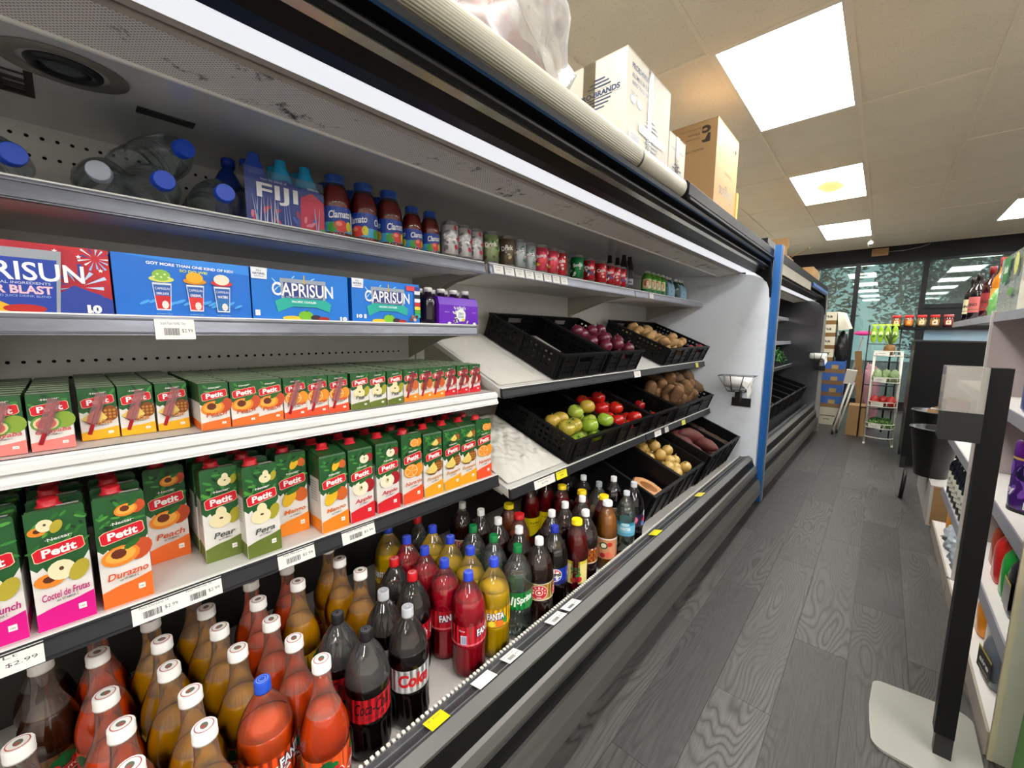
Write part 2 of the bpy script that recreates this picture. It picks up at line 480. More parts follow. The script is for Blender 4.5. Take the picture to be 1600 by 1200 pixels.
for ci, cx in enumerate(LX):
    for j in range(-3, 3):
        cy = 3.21 + 2.44 * j
        lab = {(0, 0): 'large white ceiling light panel nearest the camera, above the stacked cartons',
               (0, 1): 'white ceiling light panel with a yellow brown stain in its middle',
               (0, 2): 'clean white ceiling light panel just beyond the stained one, by the camera dome',
               (1, 2): 'white ceiling light panel at the far right edge above the shop window'}.get((ci, j))
        t = thing('ceiling_light', lab or 'white recessed ceiling light panel outside the photographed part of the shop', 'ceiling light', (cx, cy, CEIL), group='recessed ceiling light panels' if not lab else None)
        put('frame', fme, t); put('diffuser', dme2 if (ci, j) == (0, 1) else dme, t)

# walls
wall_m = mat('wall_paint', 'ebe6dc', .7, noise=.06, nscale=2)
tag(MB().box(XL - .1, XL, YB, WY, 0, CEIL + .1).build('wall_left', wall_m), kind='structure')
tag(MB().box(XR, XR + .1, YB, WY, 0, CEIL + .1).build('wall_right', wall_m), kind='structure')
tag(MB().box(XL - .1, XR + .1, YB - .1, YB, 0, CEIL + .1).build('wall_back', wall_m), kind='structure')
black_m = mat('black_painted_metal', '17171a', .4, spec=.25, noise=.25, nscale=5)
wf = MB()
wf.box(XL - .1, XR + .1, WY, WY + .1, 2.635, CEIL + .1); wf.box(XL - .1, XR + .1, WY, WY + .1, 0, .12)
tag(wf.build('wall_front', mat('soffit_black', '1d1d1f', .6, spec=.2, noise=.2, nscale=3)), kind='structure')
glass_m = bpy.data.materials.new('shop_window_glass'); glass_m.use_nodes = True
nt = glass_m.node_tree; N = nt.nodes; L = nt.links; N.remove(N['Principled BSDF'])
tr = N.new('ShaderNodeBsdfTransparent'); tr.inputs['Color'].default_value = (.50, .62, .56, 1)
gl = N.new('ShaderNodeBsdfGlossy'); gl.inputs['Roughness'].default_value = .02
gl.inputs['Color'].default_value = (.62, .75, .68, 1)
fz = N.new('ShaderNodeFresnel'); fz.inputs['IOR'].default_value = 1.5
ad = N.new('ShaderNodeMath'); ad.operation = 'ADD'; ad.inputs[1].default_value = .02; L.new(fz.outputs[0], ad.inputs[0])
dst = N.new('ShaderNodeBsdfDiffuse'); dst.inputs['Color'].default_value = (.55, .62, .62, 1)
dn = N.new('ShaderNodeTexNoise'); dn.inputs['Scale'].default_value = 3; dn.inputs['Detail'].default_value = 6
dm = N.new('ShaderNodeMath'); dm.operation = 'MULTIPLY'; dm.inputs[1].default_value = .22; L.new(dn.outputs['Fac'], dm.inputs[0])
m0 = N.new('ShaderNodeMixShader'); L.new(dm.outputs[0], m0.inputs[0]); L.new(tr.outputs[0], m0.inputs[1]); L.new(dst.outputs[0], m0.inputs[2])
mx = N.new('ShaderNodeMixShader'); L.new(ad.outputs[0], mx.inputs[0]); L.new(m0.outputs[0], mx.inputs[1]); L.new(gl.outputs[0], mx.inputs[2])
L.new(mx.outputs[0], N['Material Output'].inputs['Surface'])
# bays between mullions: x edges of the panes; the third bay has a low transom (dark panel under it)
bays = [(-1.78, -.50), (-.43, .385), (.455, 1.40), (1.47, 2.45), (2.52, 3.5), (3.57, 4.7)]
for n, (x0, x1) in enumerate(bays, 1):
    fr = MB()
    fr.box(x1, x1 + .07, WY - .03, WY + .07, .12, 2.635)
    fr.box(x0, x1, WY - .01, WY + .06, 2.60, 2.635); fr.box(x0, x1, WY - .01, WY + .06, .12, .16)
    low = .16
    if n == 3:
        fr.box(x0, x1, WY - .02, WY + .06, 1.80, 1.87); low = 1.87
    w = tag(fr.build('window_%d' % n, black_m), kind='structure')
    MB().box(x0, x1, WY + .02, WY + .026, low, 2.60).build('pane', glass_m, w)
    if n == 3:
        MB().box(x0, x1, WY + .01, WY + .035, .16, 1.80).build('dark_panel', black_m, w)
    if n in (1, 2):
        # emblem printed on the outside of the glass: it reads backwards from in here
        a = Art(); dk = mat('window_decal', '15201c', .5, noise=.1)
        hexa = [(.19 * math.cos(PI/2 + k * PI/3), .21 * math.sin(PI/2 + k * PI/3)) for k in range(6)]
        for k in range(6):
            p, q = hexa[k], hexa[(k + 1) % 6]
            d = Vector((q[0] - p[0], q[1] - p[1])).normalized(); nn = (-d.y * .013, d.x * .013)
            a.poly([(p[0] - nn[0], p[1] - nn[1]), (q[0] - nn[0], q[1] - nn[1]), (q[0] + nn[0], q[1] + nn[1]), (p[0] + nn[0], p[1] + nn[1])], dk, 0)
        for s in (-1, 0, 1): a.poly([(s * .03 - .012, .11), (s * .05, .16), (s * .03 + .012, .11)], dk, 0)
        a.text('GUAJI', -.08, .0, .50, dk, h=.10, bold=.07)
        a.rect(-.10, .10, -.085, -.068, dk)
        cxm = {1: -.93, 2: -.05}[n]
        put('decal', a.flat('decal', None, (cxm, WY + .0255, 2.245), (-1, 0, 0), (0, 0, 1)), w)
# dome of daylight outside: pavement and trees
gm = MB().box(-14, 18, WY + .1, 32, -.14, -.10).build('ground_outside', mat('asphalt', '4a4a48', .9, noise=.2)); tag(gm, kind='structure')
leafA = mat('leaf_dark', '3c5a3c', .6, noise=.4, nscale=3, rand=.2); leafB = mat('leaf_mid', '6f8a5c', .6, noise=.3, nscale=3)
bark = mat('bark', '3b3027', .9, noise=.3, bump=.4)
def tree(x, y, h, r, seed, label):
    rr = random.Random(seed)
    t = thing('tree', label, 'tree', (x, y, -.1))
    tk = MB().tube([(0, 0, 0), (.05, .02, h * .4), (-.05, .04, h * .75)], [.16, .12, .06], 8)
    for k in range(5):
        a = k * 1.3; tk.tube([(0, 0, h * (.3 + .08 * k)), (math.cos(a) * r * .6, math.sin(a) * r * .5, h * (.5 + .08 * k))], [.06, .02], 5)
    tk.build('trunk', bark, t)
    mb = MB()
    for _ in range(5200):
        u = rr.uniform(-1, 1); a = rr.uniform(0, 2 * PI); q = rr.random() ** .45
        cxx = math.sqrt(1 - u * u)
        p = Vector((q * r * cxx * math.cos(a), q * r * .7 * cxx * math.sin(a), h * .55 + q * h * .48 * u))
        s = rr.uniform(.05, .11)
        d1 = Vector((rr.gauss(0, 1), rr.gauss(0, 1), rr.gauss(0, .6))).normalized(); d2 = d1.cross(Vector((rr.gauss(0, 1), rr.gauss(0, 1), rr.gauss(0, 1)))).normalized()
        mb.add([p - d1 * s, p + d2 * s * .4, p + d1 * s, p - d2 * s * .4], [(0, 1, 2, 3)], 0 if rr.random() < .7 else 1)
    f = mb.build('foliage', [leafA, leafB], t); f['kind'] = 'stuff'
tl = ['tree in the dark greenery seen through the left shop window', 'broad tree outside behind the hexagon emblem on the glass', 'tree outside beyond the right hand shop window', 'low tree outside at the far right of the shop front', 'tree outside behind the stacked beer cartons', 'tall tree in the second line behind the others outside']
for k, (x, y, h, r) in enumerate([(-2.2, 14.6, 5.2, 1.75), (1.25, 14.2, 5.0, 1.7), (4.7, 14.6, 5.4, 1.7), (8.2, 15, 5, 1.7), (-5.7, 15, 5.4, 1.7), (2.6, 19.5, 7.8, 3.0)]):
    tree(x, y, h, r, 20 + k, tl[k])

# security camera and duct bracket on the ceiling
t = thing('security_camera', 'small white round security camera under the ceiling', 'camera', (-.30, 8.98, CEIL))
MB().lathe([(.05, -.012), (.05, 0)], 16).build('base', fr_m, t)
MB().lathe([(.012, -.05), (.012, 0)], 8).build('arm', fr_m, t)
MB().lathe([(.034, -.045), (.04, -.03), (.04, .04), (.03, .05)], 16, M=Matrix.Translation((.0, -.02, -.085)) @ Matrix.Rotation(1.35, 4, 'X')).build('housing', fr_m, t)
MB().lathe([(.026, 0), (.02, .006)], 16, M=Matrix.Translation((0, -.065, -.098)) @ Matrix.Rotation(1.35, 4, 'X')).build('lens', mat('camera_lens', '0a0a0c', .1), t)
t = thing('junction_box', 'small open cardboard coloured box fixed at the top of the black soffit', 'box', (-.19, WY - .05, 2.80))
mb = MB(); mb.box(-.11, .11, -.05, .05, -.06, -.05); mb.box(-.11, .11, -.05, .05, .05, .06); mb.box(-.11, -.10, -.05, .05, -.05, .05); mb.box(.10, .11, -.05, .05, -.05, .05); mb.box(-.10, .10, .04, .05, -.05, .05)
mb.build('housing', mat('tan_card', 'a8865c', .8, noise=.15), t)
MB().tube([(.11, 0, 0), (.3, .03, .0), (.5, .03, .03), (.62, .03, .07)], .006, 6).build('cable', mat('grey_cable', '77736c', .5, noise=.05), t)
# ------------------------------------------------------------------ the open refrigerated cases
white_in = mat('case_white_enamel', 'e4e5e3', .32, noise=.06, nscale=4, dark='8d8a82', dscale=5, damt=.10)
shelf_w = mat('shelf_white', 'dcdad4', .42, noise=.08, nscale=6)
mirror_w = mat('case_ceiling_polished', 'e2e4e6', .14, metal=.12, spec=1.0, noise=.08, nscale=2)
side_w = mat('case_side_white', 'e6ebf2', .30, noise=.06, nscale=2.2, dark='8e9296', dscale=2.2, damt=.2)
blk_gloss = mat('black_gloss_fascia', '0b0b0b', .34, spec=.3, noise=.2, nscale=2)
blk_sat = mat('black_satin', '111112', .42, spec=.18, noise=.25, nscale=6)
silver = mat('brushed_aluminium', 'b9b9b4', .3, metal=.9, noise=.12, nscale=3, stretch=(40, 1, 40))
steel_d = mat('bumper_steel', '6e6d69', .36, metal=.6, noise=.2, nscale=2.5, stretch=(3, 1, 12))
sill_d = mat('sill_dark_grey', '3b3b3e', .45, noise=.35, nscale=14, dark='6b6a68', dscale=18, damt=.5)
rail_d = mat('price_rail_charcoal', '2c2d31', .4, noise=.2, nscale=8)
rail_s = mat('price_rail_silver', '72747c', .30, metal=.55, noise=.25, nscale=3, stretch=(1, 6, 30))
rail_l = mat('price_rail_lilac', '9a9ca8', .32, metal=.25, noise=.15, nscale=4)
rail_w = mat('price_rail_white', 'e4e4e2', .38, noise=.07, nscale=4, dark='9a958c', dscale=10, damt=.15)
lip_w = mat('white_lip', 'f2f2ee', .4, noise=.03)
blue_t = mat('blue_trim', '17589a', .4, noise=.15, nscale=5)
grey_t = mat('grey_trim', '8f8d86', .4, metal=.3, noise=.1)
dark_in = mat('case_black_interior', '2a2b2f', .22, noise=.2, nscale=3)
mirror_d = mat('case_side_dark_polished', '77787e', .16, metal=.7, noise=.15, nscale=2)
deck_m = mat('deck_white', 'c9c5be', .35, noise=.12, nscale=5, dark='8c7a74', dscale=6, damt=.3)
hole_m = mat('vent_hole_black', '0b0b0b', .9)
kick_m = mat('kick_plate', '1d1b19', .6, noise=.3)
cover_m = mat('glowing_canopy_panel', 'f4f6f8', .5, emit=CANOPY_GLOW, emit_col='f2f6fb')  # plain white panel, its brightness put in as emission
cover_m2 = mat('canopy_glow_strip', 'f4f6f8', .5, emit=CANOPY_GLOW * 1.2, emit_col='eef4ff')
def honey():
    m = bpy.data.materials.new('honeycomb_grille'); m.use_nodes = True
    nt = m.node_tree; N = nt.nodes; L = nt.links; b = N['Principled BSDF']
    tc = N.new('ShaderNodeTexCoord'); mp = N.new('ShaderNodeMapping'); mp.inputs['Scale'].default_value = (190, 190, 0.001)
    mp.inputs['Rotation'].default_value = (0, 0, PI / 4)
    L.new(tc.outputs['Object'], mp.inputs['Vector'])
    vo = N.new('ShaderNodeTexVoronoi'); vo.voronoi_dimensions = '2D'; vo.distance = 'CHEBYCHEV'; vo.inputs['Randomness'].default_value = 0.0; vo.inputs['Scale'].default_value = 1
    L.new(mp.outputs[0], vo.inputs['Vector'])
    rp = N.new('ShaderNodeValToRGB'); rp.color_ramp.elements[0].position = .24; rp.color_ramp.elements[0].color = srgb('a5a29b') + (1,)
    rp.color_ramp.elements[1].position = .34; rp.color_ramp.elements[1].color = srgb('f0eee8') + (1,)
    L.new(vo.outputs['Distance'], rp.inputs['Fac'])
    nz = N.new('ShaderNodeTexNoise'); nz.inputs['Scale'].default_value = 9; nz.inputs['Detail'].default_value = 9; nz.inputs['Roughness'].default_value = .75
    L.new(tc.outputs['Object'], nz.inputs['Vector'])
    r2 = N.new('ShaderNodeValToRGB'); r2.color_ramp.elements[0].position = .565; r2.color_ramp.elements[1].position = .63
    L.new(nz.outputs['Fac'], r2.inputs['Fac'])
    mx = N.new('ShaderNodeMix'); mx.data_type = 'RGBA'; L.new(r2.outputs[0], mx.inputs['Factor']); L.new(rp.outputs[0], mx.inputs['A']); mx.inputs['B'].default_value = srgb('35322e') + (1,)
    L.new(mx.outputs['Result'], b.inputs['Base Color']); b.inputs['Roughness'].default_value = .6
    return m
honey_m = honey()

def wput(mb, name, mats, root):
    """part given in the case's frame (origin of y at the case's own root)"""
    return mb.build(name, mats, root)

SIDE_POLY = [(-1.62, 0), (-.655, 0), (-.655, .10), (-.655, 1.60), (-.66, 1.66), (-.675, 1.705), (-.72, 1.745), (-.79, 1.775), (-.86, 1.788), (-1.0, 1.781), (-1.62, 1.83)]
def case(root, y0, y1, dark=False, roll=True):
    W = dark_in if dark else white_in
    wput(MB().box(-1.62, -1.585, y0, y1, .0, 1.83), 'back_panel', W, root)
    wput(MB().box(-1.585, -.765, y0, y1, .26, .2975), 'deck', dark_in if dark else deck_m, root)
    wput(MB().prism([(-1.585, 1.817), (-1.002, 1.777), (-1.002, 1.80), (-1.585, 1.85)], y0, y1), 'ceiling_panel', dark_in if dark else mirror_w, root)
    wput(MB().prism([(-1.006, 1.772), (-1.0, 1.772), (-1.0, 1.79), (-1.006, 1.79)], y0, y1), 'grille_bead', lip_w, root)
    wput(MB().prism([(-1.0, 1.777), (-.872, 1.784), (-.872, 1.80), (-1.0, 1.80)], y0, y1), 'air_grille', honey_m, root)
    g = MB(); g.prism([(-.872, 1.790), (-.866, 1.778), (-.860, 1.790)], y0, y1); g.prism([(-.858, 1.794), (-.855, 1.786), (-.850, 1.794)], y0, y1)
    wput(g, 'grille_channel', mat('channel_taupe', '8b817a', .45, metal=.3, noise=.1), root)
    wput(MB().prism([(-.852, 1.795), (-.768, 1.787), (-.768, 1.80), (-.852, 1.81)], y0, y1), 'canopy_panel', cover_m, root)  # white underside panel with an added even glow, no lamp behind it
    wput(MB().prism([(-.768, 1.786), (-.735, 1.788), (-.70, 1.803), (-.70, 1.83), (-.768, 1.83)], y0, y1), 'canopy_fascia', blk_gloss, root)
    wput(MB().prism([(-.70, 1.802), (-.685, 1.809), (-.685, 1.82), (-.70, 1.82)], y0, y1), 'canopy_trim', mat('trim_chrome', 'c9c6ba', .18, metal=.95, noise=.1, nscale=2), root)
    f = MB(); f.prism([(-.70, 1.825), (-.685, 1.812), (-.679, 1.812), (-.672, 1.82), (-.672, 1.826), (-.69, 1.832), (-.69, 1.845), (-.664, 1.85), (-.66, 1.872), (-.70, 1.884), (-.76, 1.884), (-.76, 1.83)], y0, y1)
    wput(f, 'canopy_front', blk_sat, root)
    wput(MB().box(-1.62, -.74, y0, y1, 1.855, 1.886), 'canopy_top', blk_sat, root)
    if not dark: wput(MB().prism([(-.6655, 1.850), (-.6622, 1.850), (-.6605, 1.857), (-.6640, 1.860)], y0, y1), 'blue_strip', mat('navy_strip', '0a2238', .6, spec=.05, noise=.1), root)
    # base: sill, black front, rub rail, bumper, kick plate
    wput(MB().prism([(-.768, .26), (-.768, .362), (-.764, .369), (-.745, .366), (-.704, .381), (-.70, .382), (-.70, .32), (-.74, .26)], y0, y1), 'sill', sill_d, root)
    wput(MB().prism([(-.70, .384), (-.672, .367), (-.672, .358), (-.70, .34)], y0, y1), 'sill_edge', mat('sill_grey_edge', '5c5c59', .42, metal=.4, noise=.15, nscale=3), root)
    wput(MB().prism([(-.675, .362), (-.655, .305), (-.655, .28), (-.632, .26), (-.63, .18), (-.64, .08), (-.76, .08), (-.76, .32)], y0, y1), 'front_panel', blk_gloss if not dark else blk_sat, root)
    wput(MB().prism([(-.66, .312), (-.645, .305), (-.634, .280), (-.634, .268), (-.66, .27)], y0, y1), 'rub_rail', steel_d, root)
    wput(MB().prism([(-.635, .205), (-.618, .212), (-.603, .16), (-.602, .098), (-.64, .092)], y0, y1), 'bumper', steel_d, root)
    wput(MB().box(-.80, -.665, y0, y1, 0, .10), 'kick_plate', kick_m, root)
    # price channel on the sill: two thin ridges, serrated lip
    rd = MB()
    for xx, zz in ((-.758, .3665), (-.742, .368), (-.712, .3785)): rd.prism([(xx - .002, zz - .003), (xx, zz + .003), (xx + .002, zz - .003)], y0, y1)
    wput(rd, 'price_channel', mat('channel_edge', '8f9092', .35, metal=.6, noise=.1), root)
    for ye in ((y0 - .035, y0), (y1, y1 + .035)):
        wput(MB().prism(SIDE_POLY, ye[0], ye[1]), 'side_panel', (mirror_d if dark else side_w), root)
        wput(MB().prism([(-.655, 1.60), (-.648, 1.60), (-.648, 1.70), (-.664, 1.875), (-.76, 1.886), (-.77, 1.788), (-.72, 1.752), (-.68, 1.715), (-.662, 1.665)], ye[0], ye[1]), 'canopy_end', blk_sat, root)
    return root

def shelf(root, name, xf, z, y0, y1, rail_m, tilt=0.0, depth=None, rail_h=.038, lip=True, slab=None, lean=.008, xb=-1.585):
    """flat shelf from the back panel to xf; tilt lowers the front"""
    zb = z + (xf - xb) * math.tan(tilt)
    zt = z
    mb = MB(); th = .022
    mb.prism([(xb, zb), (xf - .01, zt), (xf - .01, zt - th), (xb, zb - th)], y0, y1)
    mb.prism([(xf - .12, zt + .11 * math.tan(tilt) - th), (xf - .01, zt - th), (xf - .01, zt - .036), (xf - .12, zt + .11 * math.tan(tilt) - .036)], y0 + .004, y1 - .004)
    s = mb.build(name, slab or shelf_w, root)
    r = MB()
    r.prism([(xf - .01, zt + .001), (xf, zt + .001), (xf + lean, zt - rail_h), (xf - .006, zt - rail_h)], y0 + .002, y1 - .002)
    for k in (0.12, .86): # ridges
        zz = zt - rail_h * k; xx = xf + lean * k
        r.prism([(xx - .002, zz + .002), (xx + .003, zz + .001), (xx + .003, zz - .002), (xx - .002, zz - .003)], y0 + .002, y1 - .002)
    r.build('price_rail', rail_m, s)
    if lip:
        MB().prism([(xf - .005, zt + .0005), (xf - .005, zt + .004), (xf + .001, zt + .004), (xf + .001, zt + .0008)], y0 + .002, y1 - .002).build('front_lip', lip_w, s)
    for yy in (y0 + .012, y1 - .014):
        b = MB(); b.prism([(xb, zb - th), (xf - .05, zt - th - .004), (xf - .05, zt - th - .014), (xf - .2, zt - th - .035 + .15 * math.tan(tilt)), (xb, zb - th - .12)], yy - .0015, yy + .0015)
        b.build('bracket', mat('bracket_cream', 'b9b4a8', .5, noise=.12), s)
    return s

case1 = thing('refrigerated_display_case', 'long open refrigerated display case with white interior full of drinks and produce', 'refrigerator', (0, 1.09, 0))
OY = -1.09
case(case1, -1.35 + OY, 3.53 + OY)
# peg holes in the back panel, standards at the shelf joints
hb = MB()
for zz, ya, yb in ((1.787, -.3, 1.0), (1.742, -.3, 1.0), (1.66, -.3, .9), (1.237, -.1, 1.0), (1.193, -.1, 1.0), (1.267, 1.14, 1.9), (1.62, 1.2, 3.4), (1.70, 1.2, 3.4), (1.787, 1.2, 3.4)):
    y = ya
    while y < yb:
        hb.lathe([(.0042, 0), (.004, .0006)], 8, M=Matrix.Translation((-1.585, y + OY, zz)) @ Matrix.Rotation(PI/2, 4, 'Y'), cap0=False); y += .0254
hb.build('peg_holes', hole_m, case1)['kind'] = 'stuff'
for yy in (-.13, 1.09, 2.31):
    st = MB(); st.box(-1.586, -1.572, yy - .014 + OY, yy + .014 + OY, .5, 1.80)
    st.build('upright', mat('standard_cream', 'c3c0b6', .45, noise=.08), case1)
# round fan vent, grille and slot in the polished ceiling
def on_ceil(x): return 1.777 + (-1.002 - x) * (.04 / .583)
zc = on_ceil(-1.13)
M = Matrix.Translation((-1.131, .042 + OY, zc - .001)) @ Matrix.Rotation(math.atan(.04 / .583), 4, 'Y')
fan = MB().lathe([(.034, -.003), (.037, -.007), (.046, -.007), (.050, -.002), (.05, .001)], 32, M=M, cap0=False).build('fan_ring', mat('fan_black', '16171a', .4, noise=.2), case1)
MB().lathe([(.001, -.0045), (.02, -.0042), (.035, -.003)], 28, M=M).build('fan_glass', mat('fan_glass', '4a5458', .25, noise=.4, nscale=30), fan)
MB().lathe([(.058, -.0012), (.085, -.0012), (.0855, -.0002)], 32, M=M, cap0=False, cap1=False).build('ring_stain', mat('ring_mark', '8d8a82', .4, metal=.3, noise=.2), fan)
gr = MB()
for a in range(4): gr.box(-1.34 + a * .034, -1.34 + a * .034 + .008, -.13 + OY, -.005 + OY, on_ceil(-1.27) - .004 - .0, on_ceil(-1.27) + .012)
for a in range(4): gr.box(-1.34, -1.21, -.13 + a * .04 + OY, -.118 + a * .04 + OY, on_ceil(-1.27) - .004, on_ceil(-1.27) + .012)
gr.build('vent_grille', mat('grille_dark', '3a3733', .5, noise=.2), case1)
MB().box(-1.243, -1.214, .146 + OY, .245 + OY, on_ceil(-1.228) - .004, on_ceil(-1.228) + .01).build('vent_slot', mat('slot_dark', '2f2e2c', .5, noise=.3, nscale=40), case1)
# serrated trim along the sill
tr_ = MB(); y = -.2
while y < 3.5:
    tr_.box(-.769, -.760, y + OY, y + .0075 + OY, .355, .3715); y += .0135
tr_.build('serrated_trim', mat('trim_white_teeth', 'd8d5cc', .5, noise=.2), case1)['kind'] = 'stuff'
MB().box(-.769, -.764, -1.3 + OY, 3.5 + OY, .30, .364).build('sill_inner', rail_d, case1)
# black box rail and blind roll on the canopy top
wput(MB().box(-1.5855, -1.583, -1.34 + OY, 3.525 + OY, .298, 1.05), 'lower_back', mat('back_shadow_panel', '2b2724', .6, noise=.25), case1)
rb = MB(); rb.prism([(-.735, 1.884), (-.668, 1.884), (-.654, 1.90), (-.652, 1.945), (-.664, 1.957), (-.735, 1.957)], 1.80 + OY, 3.60 + OY)
rb.prism([(-.66, 1.876), (-.648, 1.88), (-.648, 1.89), (-.66, 1.892)], 1.80 + OY, 3.60 + OY)
rb.build('roll_housing', blk_sat, case1)
# blue post at the far end
MB().box(-.650, -.607, 3.5655 + OY, 3.615 + OY, 0.02, 1.975).build('blue_post', blue_t, case1)
gp = MB(); gp.box(-.655, -.650, 3.5655 + OY, 3.62 + OY, 0.02, 1.975); gp.box(-.606, -.600, 3.612 + OY, 3.622 + OY, 0.02, 1.975)
gp.build('post_edging', grey_t, case1)

SH = {}
Y0L, Y1L = -.13 + OY, 1.088 + OY
SH['top'] = shelf(case1, 'shelf', -1.135, 1.58, Y0L, Y1L, rail_s)
SH['capri'] = shelf(case1, 'shelf', -1.15, 1.347, Y0L, 1.06 + OY, rail_s)
SH['juice'] = shelf(case1, 'shelf', -1.078, 1.097, Y0L, 1.095 + OY, rail_w, lip=False, rail_h=.045, lean=.014)
MB().prism([(-1.088, 1.0972), (-1.088, 1.0985), (-1.0795, 1.0985), (-1.0795, 1.0972)], Y0L, Y1L).build('lip_groove', mat('groove_grey', '55524e', .6, noise=.2), SH['juice'])
MB().prism([(-1.0645, 1.094), (-1.0615, 1.088), (-1.0605, 1.078), (-1.068, 1.078)], Y0L, Y1L).build('lip_ridge', rail_w, SH['juice'])
SH['petit'] = shelf(case1, 'shelf', -1.055, .776, Y0L, 1.085 + OY, rail_d, rail_h=.042)
SH['rtop1'] = shelf(case1, 'shelf', -1.122, 1.58, 1.096 + OY, 2.305 + OY, rail_l)
SH['rtop2'] = shelf(case1, 'shelf', -1.122, 1.58, 2.312 + OY, 3.525 + OY, rail_l)
T1, T2 = math.radians(23), math.radians(19.4)
SH['p1a'] = shelf(case1, 'shelf', -1.075, 1.105, 1.12 + OY, 2.33 + OY, rail_d, tilt=T1)
SH['p1b'] = shelf(case1, 'shelf', -1.075, 1.105, 2.335 + OY, 3.525 + OY, rail_d, tilt=T1)
SH['p2a'] = shelf(case1, 'shelf', -1.008, .722, 1.10 + OY, 2.30 + OY, rail_d, tilt=T2)
SH['p2b'] = shelf(case1, 'shelf', -1.008, .722, 2.306 + OY, 3.525 + OY, rail_d, tilt=T2)
for k in range(4):   # bare shelves of the bay left of the picture
    shelf(case1, 'shelf', [-1.135, -1.15, -1.078, -1.055][k], [1.58, 1.347, 1.097, .776][k], -1.34 + OY, -.134 + OY, [rail_s, rail_s, rail_w, rail_d][k])

# price tickets
tick_m = 'f1efe9'
def ticket(par, y0, y1, x, z0, z1, lean, lines, col=tick_m, bar=True, px=0.0):
    a = Art(); w, h = y1 - y0, z1 - z0
    a.rect(0, w, 0, h, col)
    if lines:
        a.text(lines[0], w * .46, h * .80, w * .62, '6c6a66', h=h * .14)
        if len(lines) > 1: a.text(lines[1], w * (.80 if bar else .5), h * .42, w * .28, '4b4a48', h=h * .2)
    if bar:
        rr = random.Random(int(abs(y0) * 1000))
        u = w * .22
        while u < w * .60:
            q = rr.choice((.4, .8, 1.2)) * w * .012; a.items.append(([(u, h * .2), (u + q, h * .2), (u + q, h * .56), (u, h * .56)], [(0, 1, 2, 3)], a.ci('35343a'), 3)); u += q + rr.choice((.5, 1)) * w * .012
    dv = Vector((-lean, 0, h)).normalized() if lean else Vector((0, 0, 1))
    put('price_ticket', a.flat('price_ticket', None, (x + (lean if lean else 0), y0, z0), (0, 1, 0), dv, base=.0012), par)
pr = SH['petit'];
for (ya, yb, l) in ((-.20, -.072, ['Petit 1 Lt', '$2.99']), (.042, .117, ['Petit Durazno 1lt', '$2.99']), (.117, .190, ['Petit Naranja 1lt', '$2.99']), (.305, .392, ['Petit Manzana 1lt', '$2.99']), (.465, .562, ['Petit Mango 1lt', '$2.99'])):
    ticket(pr, ya + OY, yb + OY, -1.0535, .737, .774, .0085, l)
ticket(SH['capri'], .13 + OY, .198 + OY, -1.146, 1.300, 1.344, .008, ['Snack Pack Vanilla 13oz', '$2.99'])
for k in range(8): ticket(SH['rtop1'], 1.115 + k * .062 + OY, 1.168 + k * .062 + OY, -1.1185, 1.545, 1.577, .007, ['Soda', '$1.50'], bar=False)
ticket(SH['rtop2'], 2.50 + OY, 2.56 + OY, -1.1185, 1.545, 1.577, .007, ['Water', '$1.99'], bar=False)
ticket(SH['p1a'], 2.24 + OY, 2.325 + OY, -1.0715, 1.066, 1.102, .007, ['Onion', '$1.29'], bar=False)
ticket(SH['p1b'], 3.30 + OY, 3.36 + OY, -1.0715, 1.066, 1.102, .007, [], col='e6da5a', bar=False)
ticket(SH['p2a'], 1.39 + OY, 1.47 + OY, -1.0045, .684, .719, .007, ['SALE', '99'], col='eade2a', bar=False)
ticket(SH['p2a'], 1.24 + OY, 1.38 + OY, -1.0045, .684, .719, .007, ['Tomato', '$1.99'], bar=False)
ticket(SH['p2b'], 2.42 + OY, 2.52 + OY, -1.0045, .684, .719, .007, ['Yuca', '$1.49'], bar=False)
ticket(SH['p2b'], 2.58 + OY, 2.64 + OY, -1.0045, .684, .719, .007, [], col='d9d5d0', bar=False)
ticket(SH['p2b'], 2.88 + OY, 2.95 + OY, -1.0045, .684, .719, .007, [], col='e2dd6a', bar=False)
def sill_ticket(y0, y1, col, lines, bar):
    a = Art(); w = y1 - y0; h = .042
    a.rect(0, w, 0, h, col)
    if lines: a.text(lines[0], w * .5, h * .78, w * .7, '6c6a66', h=.005)
    if bar:
        u = w * .2
        while u < w * .6: a.items.append(([(u, h * .2), (u + .0012, h * .2), (u + .0012, h * .55), (u, h * .55)], [(0, 1, 2, 3)], a.ci('35343a'), 3)); u += .0026
        a.text('$1.99', w * .78, h * .38, w * .24, '4b4a48', h=.007)
    d = Vector((-.042, 0, -.0105)).normalized()
    put('price_ticket', a.flat('price_ticket', None, (-.7035, y0 + OY, .3825), (0, 1, 0), d, base=.0025), case1)
for (a_, b_, c_, l_, br_) in ((.66, .725, 'f2efe6', None, False), (.505, .56, 'e9d61c', ['2 for'], False), (.775, .835, tick_m, ['Fanta 2lt'], True), (.985, 1.06, tick_m, ['Fanta Pina 2lt'], True), (1.075, 1.15, tick_m, ['Sprite 2lt'], True), (1.79, 1.86, 'eade2a', ['SALE'], False), (2.42, 2.50, 'e6da5a', ['SALE'], False)):
    sill_ticket(a_, b_, c_, l_, br_)

